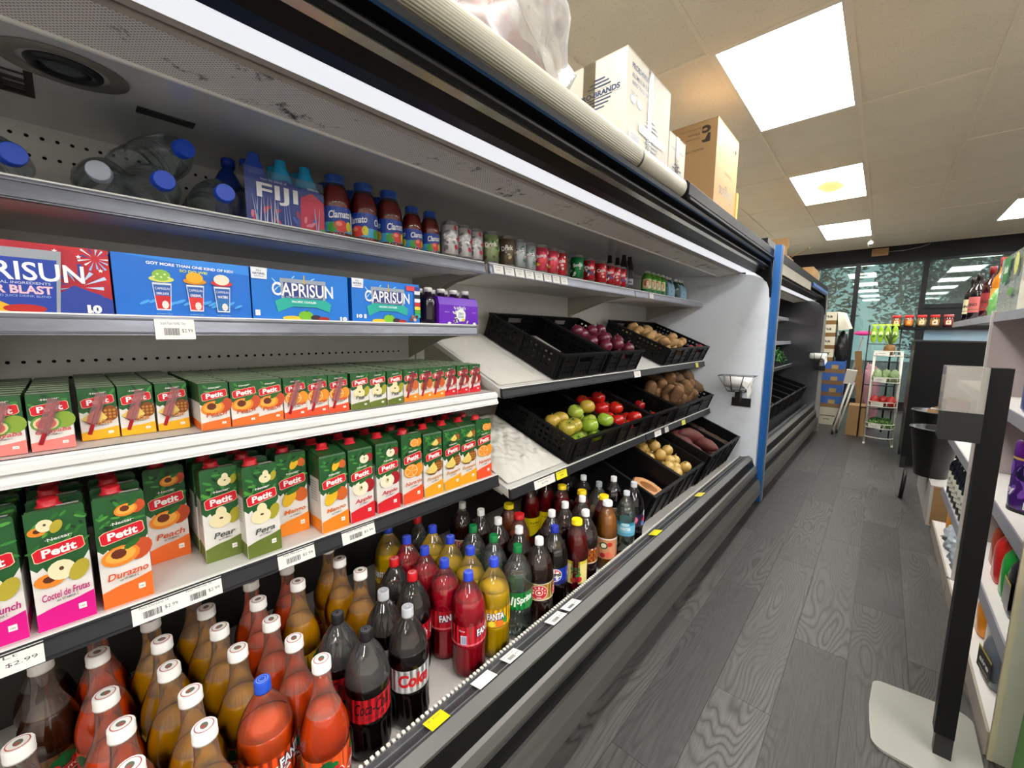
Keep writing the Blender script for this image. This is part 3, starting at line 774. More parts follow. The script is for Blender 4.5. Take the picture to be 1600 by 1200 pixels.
# second, dark case beyond the blue post (stands at a slight angle)
case2 = thing('refrigerated_display_case', 'dark refrigerated case beyond the blue post, polished black end panel', 'refrigerator', (0, 3.66, 0), (0, 0, -math.radians(.6)))
C2L = 3.22
case(case2, .0, C2L, dark=True)
wput(MB().prism([(-.645, 1.80), (-.66, 1.83), (-.668, 1.95), (-.645, 1.90)], .02, 1.75), 'canopy_cover', mat('cover_beige', 'a49e8e', .45, noise=.1), case2)
wput(MB().box(-.72, -.64, .0, C2L, 1.885, 1.95), 'canopy_rail', blk_sat, case2)
wput(MB().prism([(-.648, 1.93), (-.63, 1.86), (-.645, 1.845), (-.668, 1.915)], 1.85, C2L - .05), 'canopy_blue_cap', mat('cap_blue', '3d5f9a', .3, noise=.12), case2)
wput(MB().prism([(-.66, 0), (-.595, 0), (-.645, 1.96), (-.72, 1.96)], C2L + .0355, C2L + .055), 'end_edging', grey_t, case2)
S2 = []
for (xf, z, tl) in ((-1.05, 1.56, 0), (-1.0, 1.24, 0), (-.96, .93, .18)):
    for (a_, b_) in ((.02, 1.6), (1.62, 3.2)): S2.append(shelf(case2, 'shelf', xf, z, a_, b_, rail_l if z > 1 else rail_d, tilt=tl, slab=dark_in if z < 1 else shelf_w))
# ------------------------------------------------------------------ drinks
def liquid(name, col, trans=0.12, rough=0.12):
    return mat('liquid_' + name, col, rough, trans=trans, ior=1.33, noise=.05, nscale=9)
pet = clear_plastic('pet_clear', gloss=.10)
pet_h = clear_plastic('pet_headspace', gloss=.12, alpha=.03, body='cfc6c0')
pet_j = clear_plastic('pet_frosted', gloss=.14, rough=.08, alpha=.085, body='dcc8bc')
pet_dusty = clear_plastic('pet_hazy', tint='e8e8e6', gloss=.2, alpha=.09, body='a8a8a8')
LQ = dict(cola=liquid('cola', '0e0605', .1, .06), orange=liquid('orange', 'f04a12'), gold=liquid('gold', 'd99206'), tamarind=liquid('tamarind', '3a1c0c', .1),
          strawberry=liquid('strawberry', 'c8142c'), pineapple=liquid('pineapple', 'f5c400'), fantaorange=liquid('fanta_orange', 'ff5a12'),
          clear=clear_plastic('drink_clear', tint='eaf4ee', gloss=.05, alpha=.06, body='dce6e0'), brown=liquid('brown', '2c0f08', .08), darkred=liquid('darkred', '6e1014', .1), apple=liquid('apple', '8a3c16', .15),
          amber=liquid('amber', 'b8702a', .2), grape=liquid('grape', '0d0610', .1), tomato=liquid('tomato', '7c1a14', .1))
PROF = {
 'soda': [(.030, 0), (.043, .003), (.049, .013), (.0508, .03), (.0492, .06), (.0500, .092), (.0520, .103), (.0522, .108), (.0516, .111), (.0516, .174), (.0522, .178), (.0522, .19), (.0510, .207), (.0462, .229), (.0365, .252), (.0255, .271), (.0172, .284), (.0140, .290), (.0138, .299)],
 'jarrito': [(.030, 0), (.043, .003), (.0478, .012), (.0490, .03), (.0484, .06), (.0480, .065), (.0480, .140), (.0486, .145), (.0500, .152), (.0500, .165), (.0482, .180), (.0440, .197), (.0375, .215), (.0302, .232), (.0242, .248), (.0203, .265), (.0182, .282), (.0174, .300), (.0174, .318)],
 'juice': [(.030, 0), (.042, .003), (.0460, .012), (.0470, .03), (.0470, .05), (.0455, .056), (.0455, .150), (.0470, .156), (.0475, .175), (.0455, .200), (.0400, .228), (.0300, .255), (.0220, .272), (.0195, .280), (.0195, .288)],
 'water': [(.028, 0), (.038, .003), (.0420, .012), (.0430, .03), (.0405, .035), (.0430, .04), (.0430, .07), (.0405, .075), (.0430, .08), (.0420, .11), (.0420, .175), (.0430, .18), (.0430, .20), (.0400, .228), (.0310, .253), (.0200, .275), (.0135, .287), (.0135, .299)],
 'jug': [(.035, 0), (.048, .003), (.0530, .015), (.0530, .06), (.0500, .066), (.0530, .072), (.0530, .12), (.0500, .126), (.0530, .132), (.0530, .18), (.0480, .21), (.0360, .24), (.0235, .258), (.0180, .268), (.0180, .278)],
 'clamato': [(.032, 0), (.038, .002), (.0395, .008), (.0385, .012), (.0385, .082), (.0395, .087), (.0395, .098), (.0370, .112), (.0325, .128), (.0265, .142), (.0235, .150), (.0235, .156)],
 'beer': [(.024, 0), (.029, .002), (.030, .01), (.030, .12), (.028, .14), (.020, .165), (.0135, .19), (.0125, .215), (.0130, .225)],
}
CAP = {'soda': (.0150, .290, .315), 'jarrito': (.0188, .311, .335), 'juice': (.0210, .282, .302), 'water': (.0145, .290, .310), 'jug': (.0195, .268, .290), 'clamato': (.0250, .146, .170), 'beer': (.0140, .218, .228)}
LABR = {'soda': (.0516, .112, .173), 'jarrito': (.0480, .066, .139), 'juice': (.0455, .057, .149), 'water': (.0420, .111, .174), 'clamato': (.0385, .013, .081), 'beer': (.030, .03, .10), 'jug': (.053, .13, .18)}
def clip_profile(prof, z1, shrink):
    out = []
    for i, (r, z) in enumerate(prof):
        if z <= z1: out.append((max(r - shrink, .002), z + (.0015 if i == 0 else 0)))
        else:
            r0, z0 = prof[i - 1]; t = (z1 - z0) / (z - z0)
            out.append((max(r0 + (r - r0) * t - shrink, .002), z1)); break
    return out
def label_art(key):
    a = Art(); kind = LDEF[key][0]; r, z0, z1 = LABR[kind]; W = PI * r; h = z1 - z0; zc = (z0 + z1) / 2
    LDEF[key][1](a, W, z0, z1, zc, h)
    return a.wrap('label', r, 0.0)
def band(a, W, z0, z1, col): a.items.append(([(-W, z0), (W, z0), (W, z1), (-W, z1)], [(0, 1, 2, 3)], a.ci(col), 0))
def fanta_text(a, u, zc, w):
    a.text('FANTA', u + .0012, zc - .0012, w * 1.06, '14246b', h=.026, bold=.09, rot=.06); a.text('FANTA', u, zc, w, 'f6f4ee', h=.022, bold=.035, rot=.06)
def L_coke0(a, W, z0, z1, zc, h):
    band(a, W, z0, z1, 'c4101f')
    for u in (-.10, .0, .10): a.text('Coca-Cola', u, zc + .008, .086, '16080a', h=.030, bold=.012, shear=.4, rot=.05); a.text('ZERO SUGAR', u + .005, z0 + .012, .045, '1d0a0c', h=.006)
def L_diet(a, W, z0, z1, zc, h):
    band(a, W, z0, z1, 'c6c7ca')
    for u in (-.11, 0, .11): a.text('Coke', u, zc + .003, .082, 'b8101e', h=.036, bold=.04, shear=.12); a.text('DIET', u - .02, z1 - .008, .014, '77777c', h=.006)
    a.rect(-W, W, z0, z0 + .003, '9d9ea2')
def L_coke(a, W, z0, z1, zc, h):
    band(a, W, z0, z1, 'cf1020')
    for u in (-.10, .0, .10): a.text('Coca-Cola', u, zc, .086, 'f7f2ee', h=.030, bold=.012, shear=.4, rot=.05)
def L_fred(a, W, z0, z1, zc, h):
    band(a, W, z0, z1, 'd5182c'); a.rect(-W, W, z0, z0 + .006, 'f06a78')
    for u in (-.075, .075): fanta_text(a, u, zc + .008, .062); a.disc(u + .03, z0 + .014, .008, .008, '2f7a2a'); a.disc(u + .018, z0 + .014, .01, .01, 'f0384a')
    for u in (0.005,):
        a.rect(u - .010, u + .008, z0 + .006, z0 + .034, 'd9dcea')
        for k in range(6): a.rect(u - .008 + k * .0028, u - .0068 + k * .0028, z0 + .009, z0 + .031, '4c5a8c')
    a.text('Fanta', .0, z1 - .012, .016, 'f3efe9', h=.006)
def L_fyel(a, W, z0, z1, zc, h):
    band(a, W, z0, z1, 'f2b90a'); a.rect(-W, W, z0, z0 + .004, 'b07a00')
    for u in (-.11, 0, .11):
        a.disc(u + .012, zc - .014, .017, .012, 'e8741a'); a.disc(u - .012, zc - .016, .012, .010, 'f0e040'); a.disc(u + .03, zc - .006, .008, .014, '3b8f2c', rot=.5); fanta_text(a, u, zc + .009, .054)
def L_forg(a, W, z0, z1, zc, h):
    band(a, W, z0, z1, 'f4521a')
    for u in (-.07, .07, .0):
        for k in range(7):
            t = .5 + k * .34; c, s = math.cos(t), math.sin(t)
            p = (u + c * .012, z0 + .006 + s * .012); q = (u + c * .034, z0 + .006 + s * .034); n_ = (-s * .004, c * .004)
            a.poly([p, (q[0] - n_[0], q[1] - n_[1]), (q[0] + n_[0], q[1] + n_[1])], 'f8f2ea')
    for u in (-.105, .04): fanta_text(a, u, zc + .012, .062)
def L_sprite(a, W, z0, z1, zc, h):
    band(a, W, z0, z1, '0c8f3c'); a.rect(-W, W, z0, z0 + .003, '0a6b2e')
    for u in (-.10, .012, .115):
        a.text('Sprite', u, zc + .004, .058, 'f4faf4', h=.032, bold=.03, shear=.2, rot=.15)
        a.poly([(u - .05, zc - .014), (u - .044, zc - .014), (u - .038, zc + .016), (u - .044, zc + .016)], 'f4faf4'); a.poly([(u - .038, zc - .018), (u - .032, zc - .018), (u - .03, zc + .012), (u - .036, zc + .012)], 'f4faf4')
def L_mat(a, W, z0, z1, zc, h):
    band(a, W, z0, z1, 'b08a2e'); a.rect(-W, W, z1 - .004, z1, 'd8cfae'); a.rect(-W, W, z0, z0 + .004, 'd8cfae')
    for u in (-.08, .0, .08):
        a.disc(u, zc, .030, .0265, 'f3e9dc', 24); a.disc(u, zc, .0285, .025, 'c01a26', 24); a.disc(u, zc, .013, .0115, 'f3e9dc', 18); a.disc(u, zc, .0105, .009, 'c01a26', 16); a.disc(u, zc, .005, .0045, 'f3e9dc', 10)
        for k, ch in enumerate('MATERVA'):
            t = PI * (1.05 - k / 6.0 * 1.1); a.text(ch, u + .0205 * math.cos(t), zc + .018 * math.sin(t), .006, 'f8f2ea', h=.007, bold=.04, rot=t - PI / 2)
        a.text('SODA', u, zc - .0185, .016, 'f8f2ea', h=.005, bold=.03)
def L_pepsi(a, W, z0, z1, zc, h):
    band(a, W, z0, z1, '1233b8'); a.rect(-W, W, z0, z0 + .012, '0a1a6a')
    for u in (-.08, .0, .08):
        a.disc(u, zc + .006, .026, .024, 'f2f2f6', 22)
        a.poly([(u + .0235 * math.cos(t), zc + .006 + .0215 * math.sin(t)) for t in [PI * .08 + k * PI * .84 / 8 for k in range(9)]], 'd0182a')
        a.poly([(u + .0235 * math.cos(t), zc + .006 + .0215 * math.sin(t)) for t in [PI * 1.12 + k * PI * .76 / 8 for k in range(9)]], '1638c0')
        a.text('PEPSI', u, zc + .007, .045, '0b0b12', h=.011, bold=.06)
def L_jar(col, ban):
    def f(a, W, z0, z1, zc, h):
        band(a, W, z0, z1, col); a.rect(-W, W, z0, z0 + .010, ban)
        for u in (-.075, .0, .075):
            for (x, y, rx, ry, cc) in ((-.012, .016, .009, .008, '0f5a2c'), (.0, .022, .010, .009, '0f5a2c'), (.012, .014, .010, .009, '136a34'), (-.004, .010, .014, .007, '0f5a2c'), (.016, .004, .008, .007, 'c8202a'), (-.016, .003, .008, .007, 'c8202a')):
                a.disc(u + x, zc + y + .004, rx, ry, cc)
            P = [(-.032, -.014), (-.026, -.002), (.0, .003), (.028, .004), (.033, -.006), (.026, -.012), (.0, -.014), (-.026, -.020)]
            a.poly([(u + x * 1.06, zc + y * 1.12) for x, y in P], 'f6e3d2'); a.poly([(u + x, zc + y) for x, y in P], 'b01e24')
            a.text('JARRITOS', u, zc - .0065, .052, 'f8f3ec', h=.0095, bold=.03, rot=.09)
    return f
def L_motts(a, W, z0, z1, zc, h):
    band(a, W, z0, z1, 'e9d98a'); a.rect(-W, W, z1 - .012, z1, 'd8c23c')
    for u in (-.09, .0, .09):
        a.disc(u + .012, z0 + .02, .014, .013, 'b8202a'); a.disc(u - .008, z0 + .016, .011, .01, 'd24a3a'); a.disc(u + .01, z0 + .036, .012, .006, '2f7a2a', rot=.4)
        a.text('100%', u, zc + .016, .036, '2f6a2a', h=.013, bold=.04); a.text('JUICE', u, zc + .001, .036, '2f6a2a', h=.011, bold=.04)
def L_pine(a, W, z0, z1, zc, h):
    band(a, W, z0, z1, 'c46a1c'); a.rect(-W, W, z1 - .004, z1, 'f0d9c0'); a.rect(-W, W, z0, z0 + .004, 'f0d9c0')
    n = 0
    for j in range(5):
        for i in range(16):
            u = -W + (i + .5 * (j % 2)) * 2 * W / 16; a.items.append(([(u - .006, z0 + .012 + j * .012), (u, z0 + .006 + j * .012), (u + .006, z0 + .012 + j * .012), (u, z0 + .018 + j * .012)], [(0, 1, 2, 3)], a.ci('6e2a10'), 3)); n += 1
def L_yellow(a, W, z0, z1, zc, h):
    band(a, W, z0, z1, 'f0d80c')
    for u in (-.08, .0, .08):
        a.text('Fruit Punch', u, zc + .022, .05, '3a3320', h=.01, bold=.02); a.text('Juice Drink', u, zc + .006, .04, '6a5a20', h=.007)
        a.poly([(u - .03, z0), (u + .035, z0), (u + .035, z0 + .03)], '161c3c')
def L_amber(a, W, z0, z1, zc, h):
    band(a, W, z0, z1, 'd8946a'); a.rect(-W, W, z1 - .006, z1, 'f0e6d4')
    for u in (-.08, .0, .08):
        a.disc(u - .01, zc + .014, .018, .016, '1f5a2c'); a.disc(u - .01, zc + .014, .012, .010, 'efe8d6'); a.disc(u + .016, zc + .02, .012, .010, 'd0342a'); a.disc(u + .012, z0 + .02, .015, .014, 'e8705a'); a.disc(u - .014, z0 + .016, .012, .011, 'b82a30')
def L_water(a, W, z0, z1, zc, h):
    band(a, W, z0, z1, '7cc0dc'); a.rect(-W, W, z1 - .014, z1, '1f86a8'); a.rect(-W, W, z0, z0 + .016, '5aa2c0')
    for u in (-.08, .0, .08): a.text('WATER', u, zc + .002, .05, 'eef7fa', h=.014, bold=.04); a.disc(u, z1 - .009, .02, .007, 'bfe2ee')
def L_grape(a, W, z0, z1, zc, h):
    band(a, W, z0, z1, '241a3c')
    for u in (-.07, .0, .07): a.disc(u, zc + .03, .014, .013, 'e8eef4'); a.disc(u, zc + .03, .010, .009, '2a4a8a'); a.disc(u, zc - .004, .024, .02, 'b8204a'); a.disc(u - .012, z0 + .014, .016, .012, '3a78c0'); a.disc(u + .012, zc + .004, .014, .014, 'e07a98')
def L_tan(a, W, z0, z1, zc, h):
    band(a, W, z0, z1, '8a7048'); a.rect(-W, W, z1 - .004, z1, 'c8b88c'); a.rect(-W, W, zc - .012, zc + .012, '5a4a30')
def L_clam(a, W, z0, z1, zc, h):
    band(a, W, z0, z1, '1a3f9c'); a.rect(-W, W, z0, z0 + .026, '3fa6d6')
    for u in (-.06, .022):
        a.disc(u + .002, z0 + .016, .020, .016, 'd83a32', 16); a.disc(u - .022, z0 + .012, .012, .014, '3f9a3a'); a.disc(u + .024, z0 + .018, .009, .014, 'd8d23c'); a.disc(u - .004, z0 + .022, .008, .006, 'f08a78')
        a.text('Clamato', u, zc + .014, .060, 'f4f6fb', h=.020, bold=.02, shear=.25, rot=.1)
    a.rect(.055, .095, z0 + .004, z1 - .01, 'dfe3ea')
    for k in range(9): a.rect(.058, .092, z1 - .016 - k * .0055, z1 - .0145 - k * .0055, '6a7080')
LDEF = dict(coke0=('soda', L_coke0), diet=('soda', L_diet), coke=('soda', L_coke), fred=('soda', L_fred), fyel=('soda', L_fyel), forg=('soda', L_forg), sprite=('soda', L_sprite), mat=('soda', L_mat), pepsi=('soda', L_pepsi),
            jor=('jarrito', L_jar('ee5a1e', 'c83c10')), jgold=('jarrito', L_jar('e6b01a', 'b8820e')), jdark=('jarrito', L_jar('5a3a20', '3a2414')), motts=('juice', L_motts), pine=('soda', L_pine), yellow=('juice', L_yellow), amber=('juice', L_amber), water=('water', L_water), grape=('soda', L_grape), tan=('soda', L_tan), clam=('clamato', L_clam))
BT = {}   # bottle prototypes: shape, liquid, fill, cap colour, label, what it is
def bt(key, shape, liq, fill, cap, lab, desc, rib=None, shell=None): BT[key] = dict(shape=shape, liq=liq, fill=fill, cap=cap, lab=lab, desc=desc, rib=rib, shell=shell)
bt('coke0', 'soda', 'cola', .196, '16161a', 'coke0', 'dark cola bottle with black cap', 'twist', pet_dusty)
bt('diet', 'soda', 'cola', .212, 'b8bac0', 'diet', 'dark cola bottle with silver cap and silver label', 'twist')
bt('coke', 'soda', 'cola', .205, 'c8141e', 'coke', 'dark cola bottle with red cap', 'twist')
bt('fred', 'soda', 'strawberry', .238, '2a44c8', 'fred', 'red strawberry soda bottle with blue cap', 'flute')
bt('fyel', 'soda', 'pineapple', .222, '2a44c8', 'fyel', 'bright yellow soda bottle with blue cap', 'flute')
bt('forg', 'soda', 'fantaorange', .215, '2450c4', 'forg', 'bright orange soda bottle with blue cap', 'flute')
bt('sprite', 'soda', 'clear', .235, '0e7a3e', 'sprite', 'clear lemon soda bottle with green cap', 'flute')
bt('mat', 'soda', 'brown', .235, 'e6e6e4', 'mat', 'dark soda bottle with white cap and tan and red label', 'flute')
bt('pepsi', 'soda', 'cola', .24, '1c2ea0', 'pepsi', 'dark cola bottle with blue cap and round emblem', 'twist')
bt('jor', 'jarrito', 'orange', .222, 'ece9e4', 'jor', 'orange red soda bottle with white cap')
bt('jgold', 'jarrito', 'gold', .222, 'ece9e4', 'jgold', 'golden yellow soda bottle with white cap')
bt('jdark', 'jarrito', 'tamarind', .222, 'e6e2dc', 'jdark', 'dark brown soda bottle with white cap')
bt('motts', 'juice', 'darkred', .245, 'f2d614', 'motts', 'dark red juice bottle with yellow cap and cream label', 'square')
bt('pine', 'soda', 'brown', .205, 'ececec', 'pine', 'brown soda bottle with white cap and orange patterned label', 'flute')
bt('yellow', 'juice', 'darkred', .235, 'f0d010', 'yellow', 'red juice bottle with yellow cap and yellow label', 'flute')
bt('amber', 'juice', 'amber', .255, 'ececec', 'amber', 'amber juice bottle')
bt('water', 'water', 'clear', .25, 'c8ccd4', 'water', 'clear water bottle with pale blue label')
bt('grape', 'soda', 'grape', .27, 'c4c8ce', 'grape', 'near black soda bottle with pale cap and pink and blue label')
bt('brown', 'soda', 'brown', .225, 'e8e8e8', 'tan', 'brown soda bottle with white cap and tan label', 'flute')
bt('dark', 'soda', 'cola', .25, 'dcdcde', 'tan', 'dark soda bottle with white cap', 'flute')
bt('clearg', 'soda', 'clear', .14, '8d949a', 'tan', 'half empty clear bottle with grey cap', 'flute')
bt('redy', 'juice', 'darkred', .25, 'e8c814', 'yellow', 'dark red juice bottle with yellow cap')
bt('redp', 'juice', 'darkred', .25, 'd8347c', 'yellow', 'dark red juice bottle with pink cap')
bt('appley', 'juice', 'apple', .26, 'eed60c', 'amber', 'rust coloured juice bottle with yellow cap')
bt('smallred', 'juice', 'apple', .22, 'c01c22', 'amber', 'short juice bottle with red cap')
bt('clamL', 'clamato', 'tomato', .138, '24489c', 'clam', 'tomato cocktail bottle with blue cap')
DONE = {}; LABELS = {}
def place_bottle(key, x, y, z, rz, label, group=None, scale=1.0):
    d = BT[key]; rot = (0, 0, rz)
    if key in DONE:
        r = copy_thing(DONE[key], (x, y, z), rot, label, group)
    else:
        prof = PROF[d['shape']]
        r = thing('soda_bottle' if d['shape'] in ('soda', 'jarrito') else {'juice': 'juice_bottle', 'water': 'water_bottle', 'clamato': 'tomato_drink_bottle'}[d['shape']], label, 'bottle', (x, y, z), rot, group)
        rib = d['rib']
        def mod(a, zz):
            if rib == 'flute' and .028 < zz < .10: return 1 + .028 * math.cos(15 * a)
            if rib == 'twist' and .02 < zz < .10: return 1 + .035 * math.cos(15 * a + 26 * zz)
            if rib == 'square': return 1 + .05 * math.cos(4 * a) * (1 if zz < .2 else .2)
            if rib and zz > .19 and zz < .28: return 1 + .006 * math.cos(10 * a)
            return 1
        pr = []
        for i, (rr, zz) in enumerate(prof):
            if i and zz - prof[i-1][1] > .025 and zz < .11:
                r0, z0 = prof[i-1]
                for t in (.33, .66): pr.append((r0 + (rr - r0) * t, z0 + (zz - z0) * t))
            pr.append((rr, zz))
        cut = clip_profile(pr, d['fill'], 0.0)[-1]
        sp = [q for q in pr if q[1] < d['fill'] - 1e-4] + [cut] + [q for q in pr if q[1] > d['fill'] + 1e-4]
        MB().lathe(sp, 60 if rib else 36, mod=mod if rib else None, cap1=False, mis=[0 if q[1] < d['fill'] - 1e-4 else 1 for q in sp]).build('bottle_body', [pet, d['shell'] or (pet_j if d['shape'] == 'jarrito' else pet_h)], r)
        MB().lathe(clip_profile(pr, d['fill'], .0012), 60 if rib else 36, mod=mod if rib else None).build('drink', LQ[d['liq']], r)
        cr, c0, c1 = CAP[d['shape']]
        cm = MB().lathe([(cr, c0), (cr * 1.03, c0 + .004), (cr, c0 + .005), (cr, c1 - .002), (cr * .92, c1)], 30, mod=lambda a, zz: 1 + .012 * (1 if math.cos(15 * a) > 0 else -1))
        cp = cm.build('cap', C(d['cap'], .35), r)
        if d['shape'] == 'jarrito':
            MB().lathe([(cr * .78, c1 + .0002), (cr * .70, c1 + .0005)], 24, cap0=False, cap1=False).build('cap_ring', C('b04038', .4), cp)
            a = Art(); a.disc(0, 0, cr * .4, cr * .32, '5a6a58'); a.disc(.002, -.001, cr * .2, cr * .2, 'a05048')
            put('cap_print', a.flat('cap_print', None, (0, 0, c1 + .0002), (1, 0, 0), (0, 1, 0)), cp)
        elif key in ('coke0', 'diet', 'coke', 'fred', 'fyel', 'forg'):
            cc = {'coke0': '7c7f88', 'diet': '55575e', 'coke': 'f0d0d0', 'fred': '8a9ae8', 'fyel': '8a9ae8', 'forg': '9ab0f0'}[key]
            MB().lathe([(cr * .74, c1 + .0002), (cr * .66, c1 + .0005)], 24, cap0=False, cap1=False).lathe([(cr * .44, c1 + .0002), (cr * .36, c1 + .0005)], 24, cap0=False, cap1=False).build('cap_print', C(cc, .4), cp)
        put('label', label_art(d['lab']), r)
        DONE[key] = r
    if scale != 1.0: r.scale = (scale, scale, scale)
    return r

# rows of bottles on the bottom deck: key, x, y, facing.  A row runs back from the sill.
DZ = 0.299
def face(x, y, off=0.0): return math.atan2(-y, -x) + off       # turned towards the aisle where the photographer stands
ROWS = [
 ('leftmost bottle row', [('jdark', -1.008, -.111), ('jdark', -1.244, -.093), ('jdark', -1.125, -.10)]),
 ('orange row beside the dark left row', [('jor', -.823, .011), ('jor', -.915, .008), ('jor', -1.002, -.006), ('jor', -1.186, -.011), ('jor', -1.095, -.01)]),
 ('golden row third from the left', [('jgold', -.818, .106), ('jgold', -.909, .104), ('jgold', -.999, .086), ('jgold', -1.095, .088), ('jgold', -1.180, .080)]),
 ('blue capped orange row', [('forg', -.877, .212), ('jgold', -.972, .196), ('jgold', -1.066, .185), ('jgold', -1.160, .180), ('jgold', -1.252, .171)]),
 ('orange row ending beside the black caps', [('jor', -.818, .307), ('jor', -.911, .290), ('jor', -1.001, .276), ('jor', -1.094, .278), ('jor', -1.188, .290)]),
 ('black capped cola row', [('coke0', -.855, .426), ('coke0', -.960, .405), ('jgold', -1.140, .377), ('jor', -1.236, .385)]),
 ('silver capped cola row', [('diet', -.852, .540), ('diet', -.958, .532), ('jgold', -1.06, .520), ('jgold', -1.155, .507), ('jgold', -1.250, .517)]),
 ('red capped cola row', [('coke', -.973, .636), ('coke', -1.078, .640)]),
 ('red soda row', [('fred', -.853, .751), ('fred', -.955, .744), ('fred', -1.060, .745), ('fred', -1.165, .745), ('fyel', -1.285, .742)]),
 ('yellow soda row', [('fyel', -.849, .855), ('fyel', -.954, .849), ('fyel', -1.056, .850), ('fyel', -1.166, .853), ('coke', -1.27, .86)]),
 ('green capped row', [('sprite', -.849, .968), ('sprite', -.955, .960), ('sprite', -1.062, .959)]),
 ('dark row beside the green caps', [('mat', -.826, 1.056), ('mat', -.927, 1.068), ('mat', -1.033, 1.066), ('mat', -1.140, 1.074), ('mat', -1.246, 1.066)]),
 ('blue emblem cola row', [('pepsi', -.840, 1.165), ('smallred', -1.02, 1.17), ('appley', -1.115, 1.213)]),
 ('row beside the emblem cola', [('motts', -.824, 1.29), ('brown', -.922, 1.262)]),
 ('orange pattern label row', [('pine', -.828, 1.36), ('brown', -.930, 1.366)]),
 ('white capped pair', [('amber', -.824, 1.53), ('brown', -.915, 1.47)]),
 ('yellow capped row', [('yellow', -.868, 1.575), ('redy', -.960, 1.555), ('redy', -1.060, 1.545), ('redp', -1.16, 1.555), ('redy', -1.16, 1.45)]),
 ('row beside the squash crate', [('water', -.806, 1.672), ('clearg', -.952, 1.675), ('dark', -1.055, 1.70), ('dark', -1.160, 1.70)]),
 ('last bottles against the squash crate', [('grape', -.828, 1.790), ('dark', -.935, 1.79)]),
]
rz = random.Random(5)
FACE_OFF = {'coke0': .18, 'diet': .25, 'fred': -.36, 'fyel': .12, 'forg': .2, 'mat': .05, 'sprite': .3, 'pepsi': .1, 'jor': .0}
for name, lst in ROWS:
    for i in range(1, len(lst)):
        (k0, x0, y0), (k, x, y) = lst[i - 1], lst[i]
        dx = math.sqrt(max(0, .1055 ** 2 - (y - y0) ** 2))
        if x > x0 - dx: lst[i] = (k, x0 - dx, y)
    cnt = {}
    for k, _, _ in lst: cnt[k] = cnt.get(k, 0) + 1
    seen = {}
    for i, (k, x, y) in enumerate(lst):
        seen[k] = seen.get(k, 0) + 1
        d = BT[k]['desc'].split(' and ')[0].split(' with ')
        short = d[0] + (' with ' + d[1] if len(d) > 1 and cnt[k] == 1 else '')
        lab = (short + ', ' + (['front', 'second', 'third', 'fourth', 'fifth', 'sixth'][i]) + ' in the ' + name)
        w = lab.split()
        off = FACE_OFF.get(k, 0) if i == 0 else rz.uniform(-1, 1) * 1.2
        place_bottle(k, x, y, DZ, face(x, y, off), lab, 'bottles on the bottom deck')

# ------------------------------------------------------------------ one litre nectar cartons
FLAV = {
 'punch': ('Fruit Punch', 'e0148c', 'mix', 'c01878'), 'coctel': ('Coctel de Frutas', 'e0148c', 'mix', 'c01878'), 'durazno': ('Durazno', 'f2722a', 'peach', 'e0582a'), 'peach': ('Peach', 'f2722a', 'peach', 'd0562e'),
 'pear': ('Pear', '66752e', 'pear', '4a5250'), 'pera': ('Pera', '66752e', 'pear', '4a5250'), 'mango': ('Mango', 'f28a22', 'mango', 'e2702a'), 'apple': ('Apple', 'd9202c', 'apple', 'd0343a'),
 'naranja': ('Naranja', 'f0522a', 'orange', 'd8563a'), 'pineapple': ('Pineapple', 'f5a81e', 'pine', 'd08a3a'), 'guayaba': ('Guayaba', 'f2837c', 'guava', 'd85a5c'), 'pina': ('Piña', 'f2b21c', 'pine', 'd0843a'), 'manzana': ('Manzana', 'd9252e', 'apple', 'c84a48'),
}
